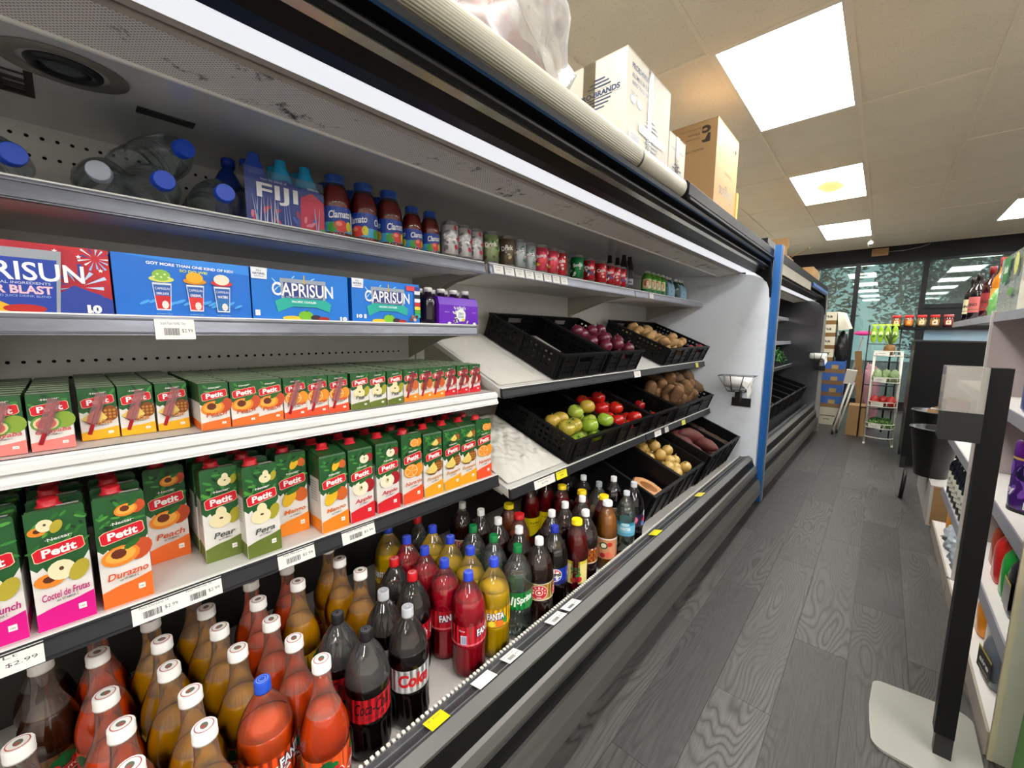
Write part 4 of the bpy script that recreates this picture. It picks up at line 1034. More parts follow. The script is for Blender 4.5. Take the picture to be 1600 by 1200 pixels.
def fruit(a, kind, u, v, s):
    G, D_ = '2f6b2c', '1c4a22'
    if kind == 'peach':
        a.disc(u + .34 * s, v + .02 * s, .26 * s, .34 * s, 'c8502a', rot=-.5); a.disc(u - .08 * s, v - .05 * s, .42 * s, .30 * s, 'f08a2a', rot=.15); a.disc(u - .08 * s, v - .03 * s, .33 * s, .22 * s, 'f8b24a', rot=.15); a.disc(u - .12 * s, v + .02 * s, .17 * s, .15 * s, '6a2e18', 10); a.disc(u + .18 * s, v + .24 * s, .22 * s, .09 * s, G, 8, rot=.6)
    elif kind == 'pear':
        a.disc(u + .36 * s, v - .02 * s, .17 * s, .30 * s, 'a8a02c', rot=-.35); a.disc(u - .06 * s, v - .08 * s, .32 * s, .28 * s, 'efe2b4'); a.disc(u - .02 * s, v + .2 * s, .16 * s, .20 * s, 'efe2b4'); a.disc(u - .03 * s, v - .02 * s, .06 * s, .04 * s, '5a3a1c', 8)
    elif kind == 'mango':
        a.disc(u + .28 * s, v + .02 * s, .26 * s, .30 * s, 'd2642a', rot=.3); a.disc(u - .14 * s, v - .04 * s, .22 * s, .36 * s, 'e8b82a', rot=-.5); a.disc(u + .02 * s, v + .24 * s, .3 * s, .1 * s, G, 8, rot=.4)
    elif kind == 'apple':
        a.disc(u + .30 * s, v + .02 * s, .28 * s, .30 * s, 'a81c28'); a.disc(u - .06 * s, v - .04 * s, .34 * s, .32 * s, 'f4edcf'); a.disc(u - .06 * s, v - .02 * s, .09 * s, .12 * s, 'd9cf9c', 8); a.disc(u - .04 * s, v, .03 * s, .06 * s, '4a2a1a', 6); a.disc(u + .05 * s, v + .30 * s, .22 * s, .09 * s, G, 8, rot=.5)
    elif kind == 'orange':
        a.disc(u + .32 * s, v - .02 * s, .26 * s, .34 * s, 'f0962a', rot=-.3); a.disc(u - .08 * s, v, .40 * s, .33 * s, 'f08a1c'); a.disc(u - .08 * s, v, .35 * s, .285 * s, 'fbe2b0'); a.disc(u - .08 * s, v, .32 * s, .26 * s, 'f59a24')
        for k in range(5):
            t = k * PI * 2 / 5; c, sn = math.cos(t), math.sin(t); a.poly([(u - .08 * s, v), (u - .08 * s + c * .3 * s - sn * .02 * s, v + sn * .24 * s + c * .02 * s), (u - .08 * s + c * .3 * s + sn * .02 * s, v + sn * .24 * s - c * .02 * s)], 'fbe2b0')
    elif kind == 'pine':
        a.disc(u + .30 * s, v + .0 * s, .24 * s, .30 * s, '8a4a1c')
        for i in range(3):
            for j in range(3): a.disc(u + .18 * s + i * .12 * s, v - .14 * s + j * .13 * s, .045 * s, .05 * s, 'c88a3a', 6)
        a.poly([(u - .48 * s, v - .14 * s), (u - .3 * s, v - .30 * s), (u + .02 * s, v - .34 * s), (u + .22 * s, v - .16 * s), (u + .0 * s, v + .26 * s)], 'ecd072'); a.poly([(u - .48 * s, v - .16 * s), (u - .28 * s, v - .36 * s), (u + .04 * s, v - .40 * s), (u + .24 * s, v - .20 * s), (u + .02 * s, v - .32 * s), (u - .28 * s, v - .29 * s)], '7a4a1e')
    elif kind == 'guava':
        a.disc(u + .30 * s, v + .06 * s, .28 * s, .30 * s, '8aa63a', rot=-.3); a.disc(u - .12 * s, v - .02 * s, .36 * s, .30 * s, '5f9a36'); a.disc(u - .12 * s, v - .02 * s, .30 * s, .24 * s, 'f0d8a8'); a.disc(u - .12 * s, v - .03 * s, .24 * s, .18 * s, 'e8706a')
    elif kind == 'mix':
        a.disc(u - .24 * s, v - .18 * s, .28 * s, .20 * s, 'f08a2a'); a.disc(u - .24 * s, v - .15 * s, .12 * s, .10 * s, '5a2a18', 8); a.disc(u + .0 * s, v + .04 * s, .26 * s, .28 * s, 'efe6bc'); a.disc(u + .0 * s, v + .08 * s, .05 * s, .06 * s, '5a3a1c', 6); a.disc(u + .32 * s, v - .08 * s, .18 * s, .30 * s, 'b8a838', rot=-.4)
def petit_face(fl, w, h, big):
    name, bcol, fr, tcol = FLAV[fl]; a = Art(); rr = random.Random(len(name))
    a.rect(-w/2, w/2, 0, h, 'e9e6e0')
    gt = h * (.50 if big else .52)
    a.poly([(-w/2, h), (-w/2, gt + h * .04), (-w * .40, gt), (-w * .30, gt + h * .03), (-w * .18, gt - h * .06), (w * .1, gt - h * .08), (w * .28, gt - h * .03), (w * .40, gt + h * .03), (w * .5, gt + h * .09), (w/2, h)], '285c30')
    for k in range(26 if big else 9):
        a.disc(rr.uniform(-.46, .46) * w, rr.uniform(.66, .97) * h, w * rr.uniform(.07, .15), w * rr.uniform(.03, .05), rr.choice(('3f8a3c', '56a044', '173a20', '2f7030')), 7, rot=rr.uniform(-1.2, 1.2))
    if big:
        fruit(a, {'apple': 'apple', 'pine': 'pine', 'orange': 'orange'}.get(fr, fr), w * (.16 if fr != 'mix' else -.18), h * .875, w * .56)
    fruit(a, fr, 0, h * (.47 if big else .49), w * (.92 if big else .98))
    by = h * (.66 if big else .745)
    a.badge(0, by, w * .88, h * (.135 if big else .20), 'f3d9b0', rot=.10); a.badge(0, by, w * .85, h * (.123 if big else .185), 'd8182c', rot=.10)
    a.text('Petit', 0, by, w * .60, 'fbf8f4', h=h * (.072 if big else .11), bold=.035, shear=.08, rot=.12)
    a.text('·Nectar·', w * .02, h * (.765 if big else .91), w * .46, 'f4f4ee', h=h * (.026 if big else .035), bold=.02, rot=.10)
    tw = w * min(.82, .125 * len(name) + .10)
    a.text(name, w * .03, h * (.285 if big else .335), tw, tcol, h=h * (.062 if big else .095) * (1.15 if any(c in name for c in 'gpj') else 1), bold=.018, shear=.25, rot=.08)
    a.text('con VITAMINA C', w * .04, h * (.235 if big else .275), w * .38, '55605c', h=h * (.022 if big else .026), bold=.02, rot=.08)
    a.wave(-w/2, w/2, 0, h * .15, h * .235, bcol)
    a.rect(w * .20, w * .34, h * .095, h * .145, 'f6f4ee'); a.text('100', w * .27, h * .118, w * .08, '45454a', h=h * .014)
    return a
red_cap = C('c8202c', .35)
PC = {}
CW, CD, CHF, CHB = .0735, .068, .212, .224
def carton(fl, flip, x, y, z, rz, label, group=None):
    key = (fl, flip)
    if key in PC: return copy_thing(PC[key], (x, y, z), (0, 0, rz), label, group)
    t = thing('nectar_carton', label, 'carton', (x, y, z), (0, 0, rz), group)
    bcol = FLAV[fl][1]
    zf, zb = (CHB, CHF) if flip else (CHF, CHB)     # origin at the middle of the front face, x runs back as negative
    mb = MB()
    lv = [0, .036, .118, min(zf, zb) - .004]
    for i in range(3): mb.add([(-CD, -CW/2, lv[i]), (0, -CW/2, lv[i]), (0, CW/2, lv[i]), (-CD, CW/2, lv[i]), (-CD, -CW/2, lv[i+1]), (0, -CW/2, lv[i+1]), (0, CW/2, lv[i+1]), (-CD, CW/2, lv[i+1])], [(0, 1, 5, 4), (1, 2, 6, 5), (2, 3, 7, 6), (3, 0, 4, 7)], i)
    mb.add([(-CD, -CW/2, lv[3]), (0, -CW/2, lv[3]), (0, CW/2, lv[3]), (-CD, CW/2, lv[3]), (-CD + .002, -CW/2 + .002, zb), (-.002, -CW/2 + .002, zf), (-.002, CW/2 - .002, zf), (-CD + .002, CW/2 - .002, zb)], [(0, 1, 5, 4), (1, 2, 6, 5), (2, 3, 7, 6), (3, 0, 4, 7), (4, 5, 6, 7)], 2)
    mb.add([(-CD, -CW/2, 0), (0, -CW/2, 0), (0, CW/2, 0), (-CD, CW/2, 0)], [(3, 2, 1, 0)], 0)
    mb.build('carton_body', [C(bcol, .4), C('e2dfd9', .4), C('28562c', .4, noise=.35, nscale=60)], t)
    cx = -.046 if not flip else -.040; cz = zf + (zb - zf) * (-cx / CD)
    sl = math.atan((zf - zb) / CD)
    M = Matrix.Translation((cx, -.008, cz - .002)) @ Matrix.Rotation(sl, 4, 'Y')
    MB().lathe([(.0165, 0), (.017, .004), (.0135, .0045), (.0135, .017), (.012, .019)], 24, M=M, mod=lambda a, zz: 1 + (.02 * math.cos(12 * a) if zz > .0045 else 0)).build('cap', red_cap, t)
    if flip:
        MB().add([(-.004, 0.002, zf + .0006), (-.004, CW/2 - .006, zf + .0006), (-.020, CW/2 - .006, zf - .0028 + .0012), (-.020, 0.002, zf - .0028 + .0012)], [(0, 1, 2, 3)]).build('seal_flap', C('e8e8e6', .3), t)
    h = lv[3] if not flip else zf - .003
    put('front_print', petit_face(fl, CW, h, True).flat('front_print', None, (0.0002, 0, 0), (0, 1, 0), (0, 0, 1)), t)
    a = Art(); w = CD
    a.rect(.1 * w, .9 * w, .08, .15, 'dcdad6')
    for k in range(8): a.rect(.14 * w, .7 * w, .085 + k * .0075, .088 + k * .0075, '8f9090')
    put('side_print', a.flat('side_print', None, (-CD, -CW/2, 0), (1, 0, 0), (0, 0, 1)), t)
    PC[key] = t
    return t
PZ = .7765
front = [('punch', 1, -1.081, -.124, 'fruit punch carton at the left edge, cut by the picture frame'), ('coctel', 1, -1.080, -.040, 'pink based fruit cocktail carton, second of the front cartons'), ('durazno', 1, -1.080, .0435, 'orange based peach carton lettered Durazno, at the shelf front'),
         ('peach', 1, -1.217, .128, 'peach carton set back beside the Durazno carton'), ('pear', 1, -1.128, .216, 'green based pear carton lettered Pear, left of the pair'), ('pera', 1, -1.081, .288, 'green based pear carton lettered Pera, right of the pair'),
         ('mango', 1, -1.138, .377, 'mango carton set back between the pear cartons and the front mango'), ('mango', 0, -1.078, .462, 'orange based mango carton standing forward at the shelf edge'), ('apple', 0, -1.080, .5425, 'red based apple carton, left of the two'), ('apple', 0, -1.081, .628, 'red based apple carton, right of the two'),
         ('naranja', 1, -1.082, .715, 'orange carton with orange slices, right of the apple cartons'), ('pineapple', 0, -1.080, .796, 'yellow based pineapple carton, left of the three'), ('pineapple', 0, -1.080, .876, 'yellow based pineapple carton, middle of the three'), ('pineapple', 0, -1.081, .951, 'yellow based pineapple carton, right of the three'), ('naranja', 1, -1.079, 1.028, 'orange carton at the right end of the carton row')]
for fl, fp, x, y, lab in front:
    carton(fl, fp, x, y, PZ, rz.uniform(-.04, .02), lab, 'one litre nectar cartons on the dark edged shelf')
for fl, fp, x, y, lab in front:
    for k in (1, 2, 3):
        xx = x - k * (CD + .004)
        if xx - CD < -1.57: continue
        carton(fl, fp, xx, y, PZ, 0, 'nectar carton in the dim shade, %s behind the %s carton of the front row' % (['', 'directly', 'second', 'third'][k], ordw(1 + [q[4] for q in front].index(lab))), 'cartons in the rows behind')

# ------------------------------------------------------------------ small juice boxes in rows
JZ = 1.0985; JW, JD, JH = .0545, .040, .104
straw_m = mat('red_straw', 'c42034', .3, noise=.05); straw_f = clear_plastic('straw_sleeve', tint='e88a98', gloss=.3, alpha=.16, body='e8a0a8')
JB = {}
jtop = mat('juice_box_top', '465c3a', .35, noise=.5, nscale=90)
def jbody(fl):
    k = 'b' + fl
    if k in JB: return JB[k]
    mb = MB(); bc = FLAV[fl][1]
    for i, (a_, b_) in enumerate(((0, .018), (.018, .062), (.062, JH))):
        mb.add([(-JD, -JW/2, a_), (0, -JW/2, a_), (0, JW/2, a_), (-JD, JW/2, a_), (-JD, -JW/2, b_), (0, -JW/2, b_), (0, JW/2, b_), (-JD, JW/2, b_)], [(0, 1, 5, 4), (1, 2, 6, 5), (2, 3, 7, 6), (3, 0, 4, 7)], i)
    mb.add([(-JD, -JW/2, JH), (0, -JW/2, JH), (0, JW/2, JH), (-JD, JW/2, JH)], [(0, 1, 2, 3)], 3)
    mb.add([(-JD, -JW/2, 0), (0, -JW/2, 0), (0, JW/2, 0), (-JD, JW/2, 0)], [(3, 2, 1, 0)], 0)
    mb.box(-JD * .62, -JD * .38, -JW/2, JW/2, JH, JH + .0015, 4)
    JB[k] = mb.mesh('box_body', [C(bc, .35), C('e2dfd9', .35), C('2f5a2e', .35, noise=.35, nscale=60), jtop, C('7f8a74', .3)])
    return JB[k]
def jbox(fl, straw, x, y, rz_, label, group):
    t = thing('juice_box', label, 'juice box', (x, y, JZ), (0, 0, rz_), group)
    put('box_body', jbody(fl), t)
    k = 'f' + fl
    if k not in JB: JB[k] = petit_face(fl, JW, JH, False).flat('front_print', None, (.0002, 0, 0), (0, 1, 0), (0, 0, 1))
    put('front_print', JB[k], t)
    if straw:
        if 's' not in JB:
            JB['s'] = MB().tube([(.0035, -.016, .012), (.0035, .008, .088)], .0033, 8).mesh('straw', straw_m)
            sl = MB(); sl.obox(Matrix.Translation((.0036, -.002, .064)) @ Matrix.Rotation(-.305, 4, 'X'), .0072, .0165, .064); JB['sl'] = sl.mesh('straw_sleeve', straw_f)
        so = put('straw', JB['s'], t); put('straw_sleeve', JB['sl'], so)
    return t
jr = [('guayaba', 1, -1.122, [-.148, -.0895, -.0300]), ('pina', 1, -1.166, [.0335, .091, .150]), ('peach', 0, -1.104, [.2155, .2735, .328]), ('naranja', 1, -1.107, [.387, .4425, .4995]), ('pear', 0, -1.104, [.561, .6165, .6755]), ('mango', 1, -1.118, [.742, .799, .8505]), ('manzana', 1, -1.130, [.912, .972, 1.0305])]
nice = {'guayaba': 'pink guava', 'pina': 'yellow pineapple', 'peach': 'peach', 'naranja': 'red and orange naranja', 'pear': 'green pear', 'mango': 'mango', 'manzana': 'red apple'}
for fl, st, x, ysl in jr:
    for i, y in enumerate(ysl):
        jbox(fl, st, x, y, rz.uniform(-.03, .03), '%s juice box%s, %s of the front three' % (nice[fl], ' with red straw' if st else '', ['left', 'middle', 'right'][i]), 'small juice boxes on the white shelf')
        for k in range(1, 9):
            xx = x - k * (JD + .0035)
            if xx - JD < -1.57: break
            o = put('juice_box', jbody(fl), None, (xx + rz.uniform(-.001, .001), y, JZ), (0, 0, rz.uniform(-.015, .015)))
            tag(o, '%s juice box, %s back in the %s column' % (nice[fl], ordw(k + 1), ['left', 'middle', 'right'][i]), 'juice box', 'juice boxes in the rows behind')

# ------------------------------------------------------------------ pouch drink boxes
CZ = 1.3485
def paper_box(name, label, cat, x, y0, y1, z0, z1, depth, art, side, group=None, rot=0):
    t = thing(name, label, cat, (x, (y0 + y1) / 2, z0), (0, 0, rot), group)
    w = y1 - y0; h = z1 - z0
    mb = MB(); mb.box(-depth, 0, -w/2, w/2, 0, h); mb.build('box_body', C(side, .35), t)
    sm = MB(); sm.box(-depth + .002, -.002, -.001, .001, h, h + .0006); sm.build('top_seam', C('f0f0f0', .4), t)
    put('front_print', art.flat('front_print', None, (0.0002, 0, 0), (0, 1, 0), (0, 0, 1)), t)
    return t
def capri_word(a, u, v, w, h): a.text('CAPRISUN', u, v, w, 'f6f7fa', h=h, bold=.015)
# summer box
w, h = .262, .127; a = Art(); rr = random.Random(2)
a.rect(-w/2, w/2, 0, h, 'c8202c')
a.poly([(-w/2, h * .2), (w * .5, 0), (w/2, h * .45), (w * .30, h * .95), (w * .1, h), (-w/2, h)], 'b81c30')
for (u0, v0, s) in ((.085, .052, 1.0), (.112, .108, .55)):
    for k in range(13):
        t = k * 2 * PI / 13; c, sn = math.cos(t), math.sin(t); q = .044 * s * (1 if k % 2 else .8)
        a.poly([(u0 + c * .010 * s, v0 + sn * .010 * s), (u0 + c * q - sn * .0032 * s, max(.001, min(h - .001, v0 + sn * q + c * .0032 * s))), (min(w/2 - .001, u0 + c * q + sn * .0032 * s), max(.001, min(h - .001, v0 + sn * q - c * .0032 * s)))], rr.choice(('bcd8f4', '8fbcf0', '2a3f9a', 'e8eefa')))
a.poly([(.03, .0), (.131, .0), (.131, .03), (.08, .055), (.05, .03)], '24409c')
for (u, v) in ((.06, .115), (.09, .108), (.118, .085), (.055, .03), (.10, .005), (.04, .10)):
    P = []
    for k in range(10):
        q = .0042 if k % 2 == 0 else .0018; P.append((u + q * math.sin(k * PI/5), v + q * math.cos(k * PI/5) + .001))
    a.poly(P, 'f6f6fa')
a.poly([(-.131, .0), (.058, .0), (.068, .115), (-.131, .115)], '9aa0a8'); a.poly([(-.131, .0), (.053, .0), (.061, .098), (-.131, .098)], '1b3fa4')
a.rect(-.04, -.034, .085, .120, 'e8b418')
capri_word(a, .0, .075, .19, .033); a.text('ALL NATURAL INGREDIENTS', .0, .054, .10, 'dfe6f4', h=.0045)
a.text('SUMMER BLAST', -.012, .042, .128, 'f4c8d4', h=.015, bold=.035); a.text('FRUIT MANGO FLAVORED JUICE DRINK BLEND', -.014, .030, .125, 'a8c4ee', h=.005)
a.poly([(-.10, 0), (.02, 0), (-.012, .020), (-.05, .014)], 'eeb41c'); a.disc(.016, .008, .026, .0078, 'c02018'); a.disc(-.06, .012, .016, .008, '7a1420'); a.rect(.045, .131, 0, .0005, 'f0f0f0')
a.text('10', .104, .011, .020, 'f8f8fa', h=.016, bold=.06)
paper_box('juice_pouch_box', 'red and blue summer drink pouch box with fireworks print', 'box', -1.1575, -.190, .072, CZ, CZ + .127, .16, a, 'b8202c')
w, h = .240, .127; a = Art()
a.rect(-w/2, w/2, 0, h, '0f6fd2'); a.poly([(-w/2, h), (w/2, h), (w/2, h * .82)], '2c8ae6')
a.text('GOT MORE THAN ONE KIND OF KID?', .01, .111, .155, 'f4f8fc', h=.0062, bold=.03, rot=-.02); a.text('SO DO WE!', .012, .101, .050, 'd8e24a', h=.0058, bold=.03, rot=-.02)
for k, (u, hat, hat2, drink) in enumerate(((-.045, '8cc04a', 'd8e06a', 'd0202c'), (.012, 'f2b01e', 'd88c10', 'e03030'), (.062, 'ede4cc', 'd02a30', '1f70b8'))):
    for q in range(5): a.disc(u - .030 + q * .015, .030 + .004 * math.sin(q * 2 + k), .010, .003, '4aa8f0', 8, rot=.5)
    a.poly([(u - .016, .080 - .008), (u + .016, .080 - .008), (u + .012, .014), (u - .012, .014)], 'dfe8f0'); a.poly([(u - .0145, .068), (u + .0145, .068), (u + .0105, .017), (u - .0105, .017)], '2a5fb0'); a.poly([(u - .013, .045), (u + .013, .045), (u + .0105, .017), (u - .0105, .017)], drink)
    a.disc(u + .003, .026, .006, .009, 'f0e8e0', 8); a.text('CAPRISUN', u, .060, .024, 'f4f6fa', h=.005); a.text(['100% JUICE', 'ORIGINAL', 'WATERS'][k], u, .049, .020, 'f4f6fa', h=.006, bold=.03)
    a.disc(u, .080, .021, .007, hat2, 14); a.disc(u, .088, .0155, .012, hat, 14)
    if k == 0:
        for q in range(5): a.disc(u - .012 + q * .006, .084 + .006 * (q % 2), .0022, .002, 'e8f0b0', 6)
    a.text('no artificial colors', u, .0065, .026, 'c8e070', h=.0022)
paper_box('juice_pouch_box', 'plain blue drink pouch box printed with three hatted cups', 'box', -1.1575, .0755, .3155, CZ, CZ + .127, .16, a, '0f66c4')
def cooler_art(w, panel):
    h = .127; a = Art(); a.rect(-w/2, w/2, 0, h, '0f78d8'); rr = random.Random(9)
    for k in range(16): a.disc(rr.uniform(-.07, .09), rr.uniform(.075, .12), rr.uniform(.004, .012), .0016, 'a8daf6', 7, rot=rr.uniform(-1, 1))
    a.poly([(-.055, .035), (.055, .035), (.058, .107), (-.058, .107)], '9aa4b0'); a.poly([(-.048, .035), (.048, .035), (.050, .097), (-.050, .097)], '2a3c80')
    a.rect(.0, .003, .095, .118, 'e8b418')
    a.poly([(-.072, .048), (-.05, .058), (.055, .056), (.072, .046), (.066, .024), (.03, .036), (-.03, .036), (-.066, .020)], '1fb0a0')
    capri_word(a, 0, .079, .155, .034); a.text('ALL NATURAL INGREDIENTS', 0, .0605, .09, 'e4ecf6', h=.0035); a.text('PACIFIC COOLER', 0, .0485, .062, 'e8f8f4', h=.0055, bold=.04); a.text('MIXED FRUIT FLAVORED JUICE', 0, .041, .066, '1c6a74', h=.003)
    a.disc(-.032, .006, .024, .0058, 'e8c224'); a.disc(.002, .013, .019, .0125, '7ac02a', 16); a.disc(.028, .008, .014, .0078, '3a1a30'); a.disc(.05, .006, .015, .0055, 'a8201c'); a.poly([(.0, .024), (.014, .031), (.006, .0225)], '2f7a2a')
    a.poly([(-w/2, h), (-w/2, .100), (-w/2 + .034, .100), (-w/2 + .036, h)], 'f0f3f6'); a.text('ALL', -w/2 + .017, .120, .012, '1c3c78', h=.0042); a.text('NATURAL', -w/2 + .017, .1125, .027, '1c3c78', h=.0055, bold=.03); a.text('INGREDIENTS', -w/2 + .017, .106, .022, '1c3c78', h=.0028)
    if not panel: a.text('10', w/2 - .017, .0075, .020, 'f8f8fa', h=.0115, bold=.06); a.rect(-w/2 + .004, -w/2 + .015, .010, .024, 'e8ecf0')
    else:
        a.text('10', -w/2 + .020, .018, .018, 'f8f8fa', h=.011, bold=.06); a.rect(-w/2 + .034, -w/2 + .042, .012, .024, 'e8ecf0')
        a.rect(w/2 - .052, w/2 - .020, .105, .120, 'e0404a')
        for k, c in enumerate(('2a3a90', 'e8e8ec', '14161c', 'e8e8ec', 'c8202c', 'e0d23c', '4aa83a', '30b8b0')): a.rect(w/2 - .022, w/2, .118 - k * .0125 - .011, .118 - k * .0125, c)
        for k in range(4): a.disc(w/2 - .036 + k * .007, .012 + .01 * (k % 2), .006, .006, ['7a3a2c', 'b06a4a', 'e0c0a0', '5a2a1c'][k], 8)
    return a
paper_box('juice_pouch_box', 'blue drink pouch box with green apple print, left of the two', 'box', -1.1575, .319, .5625, CZ, CZ + .127, .16, cooler_art(.2435, False), '0f6cc8')
paper_box('juice_pouch_box', 'blue drink pouch box with coloured side strip beside the purple multipack', 'box', -1.1575, .574, .808, CZ, CZ + .127, .16, cooler_art(.234, True), '0f6cc8')
# purple multipack: bottles in a printed wrap
t = thing('grape_drink_multipack', 'purple wrapped multipack of dark grape drink bottles with white caps', 'drinks pack', (-1.165, .955, CZ))
for i in range(4):
    for j in range(2):
        MB().lathe([(.022, 0), (.026, .004), (.027, .02), (.027, .075), (.024, .092), (.015, .105), (.0125, .110), (.0125, .114)], 18).build('bottle', mat('grape_bottle', '1a0c1e', .12, coat=.4, noise=.1), t, (-.028 - j * .055, -.086 + i * .057, 0))
        MB().lathe([(.0145, 0), (.015, .013), (.0135, .0145)], 18).build('cap', C('dcdad8', .35), t, (-.028 - j * .055, -.086 + i * .057, .112))
mb = MB(); mb.prism([(-.118, .004), (.004, .004), (.004, .070), (-.004, .096), (-.016, .1005), (-.10, .1005), (-.112, .096), (-.118, .070)], -.062, .122); mb.build('wrap', C('6a22b8', .3), t)
a = Art(); rr = random.Random(4)
for k in range(26): a.disc(rr.uniform(-.034, .034) + .035, rr.uniform(.010, .062), .007, .003, rr.choice(('d9e2d8', '2a2038', 'eef0ea', 'c8d0c4')), 7, rot=rr.uniform(0, 3))
a.disc(.035, .036, .022, .021, 'f0f2ee', 18); a.text("Welch's", .035, .060, .044, 'eef0f4', h=.013, bold=.02, rot=.08); a.text('ZERO', .035, .040, .026, '2a6a90', h=.009, bold=.02); a.text('SUGAR', .035, .029, .026, '2a6a90', h=.008, bold=.02); a.disc(.046, .018, .008, .006, 'd8c24a', 8)
a.text('100% Vit C', -.03, .045, .02, 'e8e4f0', h=.004); a.text('Low cal', .098, .046, .018, 'e8a0c8', h=.004, bold=.03); a.disc(-.02, .006, .008, .004, 'e8e8e8', 10); a.disc(.10, .006, .008, .004, 'e8e8e8', 10)
put('wrap_print', a.flat('wrap_print', None, (.0042, 0, 0), (0, 1, 0), (0, 0, 1)), t)

# ------------------------------------------------------------------ top shelf
TZ = 1.5805
bt('jug', 'jug', 'clear', .18, '1c50d8', 'water', 'x')
jug_shell = clear_plastic('jug_plastic', tint='f0f6f8', gloss=.4, rough=.10, alpha=.10, body='dce8ec')
jlab = ['clear water bottle with blue cap lying at the left end of the top shelf', 'clear water bottle with a grey cap lying on the top shelf', 'clear water bottle with blue cap lying on top of two others', 'clear water bottle with blue cap under the upper lying bottle, left', 'clear water bottle with blue cap under the upper lying bottle, right']
jp = None
for i, (x, y, z, cap, tw) in enumerate(((-1.205, -.035, .0565, '1c50d8', .3), (-1.20, .075, .0565, 'aab4c0', -.15), (-1.215, .222, .150, '1c50d8', .25), (-1.165, .172, .0565, '1c50d8', .1), (-1.16, .280, .0565, '1c50d8', -.05))):
    M = Matrix.Rotation(PI/2, 4, 'Y')
    t = thing('water_bottle', jlab[i], 'bottle', (x, y, TZ + z), (0, 0, tw), 'lying water bottles on the top shelf')
    Mt = Matrix.Translation((-.285, 0, 0)) @ M
    MB().lathe(PROF['jug'], 28, M=Mt, cap1=False, mod=lambda a, zz: 1 + .03 * math.cos(4 * a) + .01 * math.cos(9 * a + zz * 80)).build('bottle_body', jug_shell, t)
    MB().lathe([(.0195, .266), (.0205, .270), (.0195, .272), (.0195, .288), (.018, .290)], 28, M=Mt, mod=lambda a, zz: 1 + .01 * math.cos(14 * a)).build('cap', C(cap, .35), t)
# shrink wrapped pack of small water bottles
t = thing('water_bottle_pack', 'shrink wrapped blue pack of small water bottles lettered FIJI', 'drinks pack', (-1.165, .415, TZ))
for i in range(3):
    for j in range(2):
        bb = MB().lathe([(.022, 0), (.027, .004), (.028, .02), (.028, .115)], 20, cap1=False, mod=lambda a, zz: 1 + .05 * math.cos(4 * a)).build('bottle', mat('wrap_navy', '1a3aa0', .18, noise=.3, nscale=20, coat=.5), t, (-.031 - j * .06, -.062 + i * .061, 0))
        MB().lathe([(.028, .115), (.026, .135), (.018, .152), (.0145, .160), (.014, .172), (.012, .175)], 20).build('shoulder', mat('wrap_cyan' if i else 'wrap_blue', '1a9ad0' if i else '1c46b0', .18, noise=.2, coat=.5), bb)
a = Art(); rr = random.Random(8)
a.poly([(-.093, .002), (.093, .002), (.093, .105), (.07, .118), (.03, .108), (-.0, .120), (-.05, .110), (-.093, .122)], '1c3690'); a.poly([(.03, .002), (.093, .002), (.093, .085), (.062, .104), (.034, .088)], 'd0204c')
for k in range(16): a.disc(rr.uniform(-.085, .085), rr.uniform(.005, .045), .010, .004, rr.choice(('e04a78', 'c01f50', '3a64d0', 'f08aa8')), 7, rot=rr.uniform(0, 3))
for k in range(16):
    u = rr.uniform(-.085, .085); a.poly([(u, .01), (u + .003, .01), (u + rr.uniform(-.006, .010), .075)], rr.choice(('b8c8f0', 'e8ecf8', '8aa0e0')))
a.text('FIJI', -.022, .078, .095, 'f2f4fa', h=.045, bold=.02); a.text('from the islands of', -.03, .110, .06, 'c8d4f4', h=.006, shear=.2); a.text('500mL', .065, .112, .03, 'd8eef6', h=.006); a.disc(.085, .010, .008, .006, '3a9a4a', 8)
put('wrap_print', a.flat('wrap_print', None, (.0005, 0, 0), (0, 1, 0), (0, 0, 1)), t)
wrapf = clear_plastic('shrink_film', gloss=.05, rough=.1, alpha=.0)
MB().prism([(-.125, .002), (.004, .002), (.004, .112), (-.004, .135), (-.117, .135), (-.125, .112)], -.094, .094).build('shrink_film', wrapf, t)
t = thing('water_bottle', 'dark blue bottle standing behind the lying bottles and the FIJI pack', 'bottle', (-1.30, .325, TZ))
MB().lathe([(.03, 0), (.036, .005), (.037, .09), (.034, .12), (.022, .145), (.014, .155), (.014, .165)], 20).build('bottle_body', mat('cobalt_plastic', '123088', .2, noise=.2, coat=.4), t)
MB().lathe([(.016, .160), (.016, .178), (.014, .18)], 18).build('cap', C('1430a0', .35), t)
# tomato drink bottles
for i, (x, y, s, off) in enumerate(((-1.178, .548, 1.0, -.3), (-1.178, .632, 1.0, 1.0), (-1.178, .716, 1.0, .05), (-1.172, .795, .83, .1), (-1.172, .866, .83, .0))):
    place_bottle('clamL', x, y, TZ, face(x, y, off), 'red tomato drink bottle with blue label, %s of five' % ['first', 'second', 'third', 'fourth', 'fifth'][i], 'tomato drink bottles on the top shelf', s)
for i, (x, y) in enumerate(((-1.265, .56), (-1.265, .645), (-1.265, .73))):
    place_bottle('clamL', x, y, TZ, face(x, y), 'tomato drink bottle in the row behind the front five', 'tomato drink bottles of the second row')
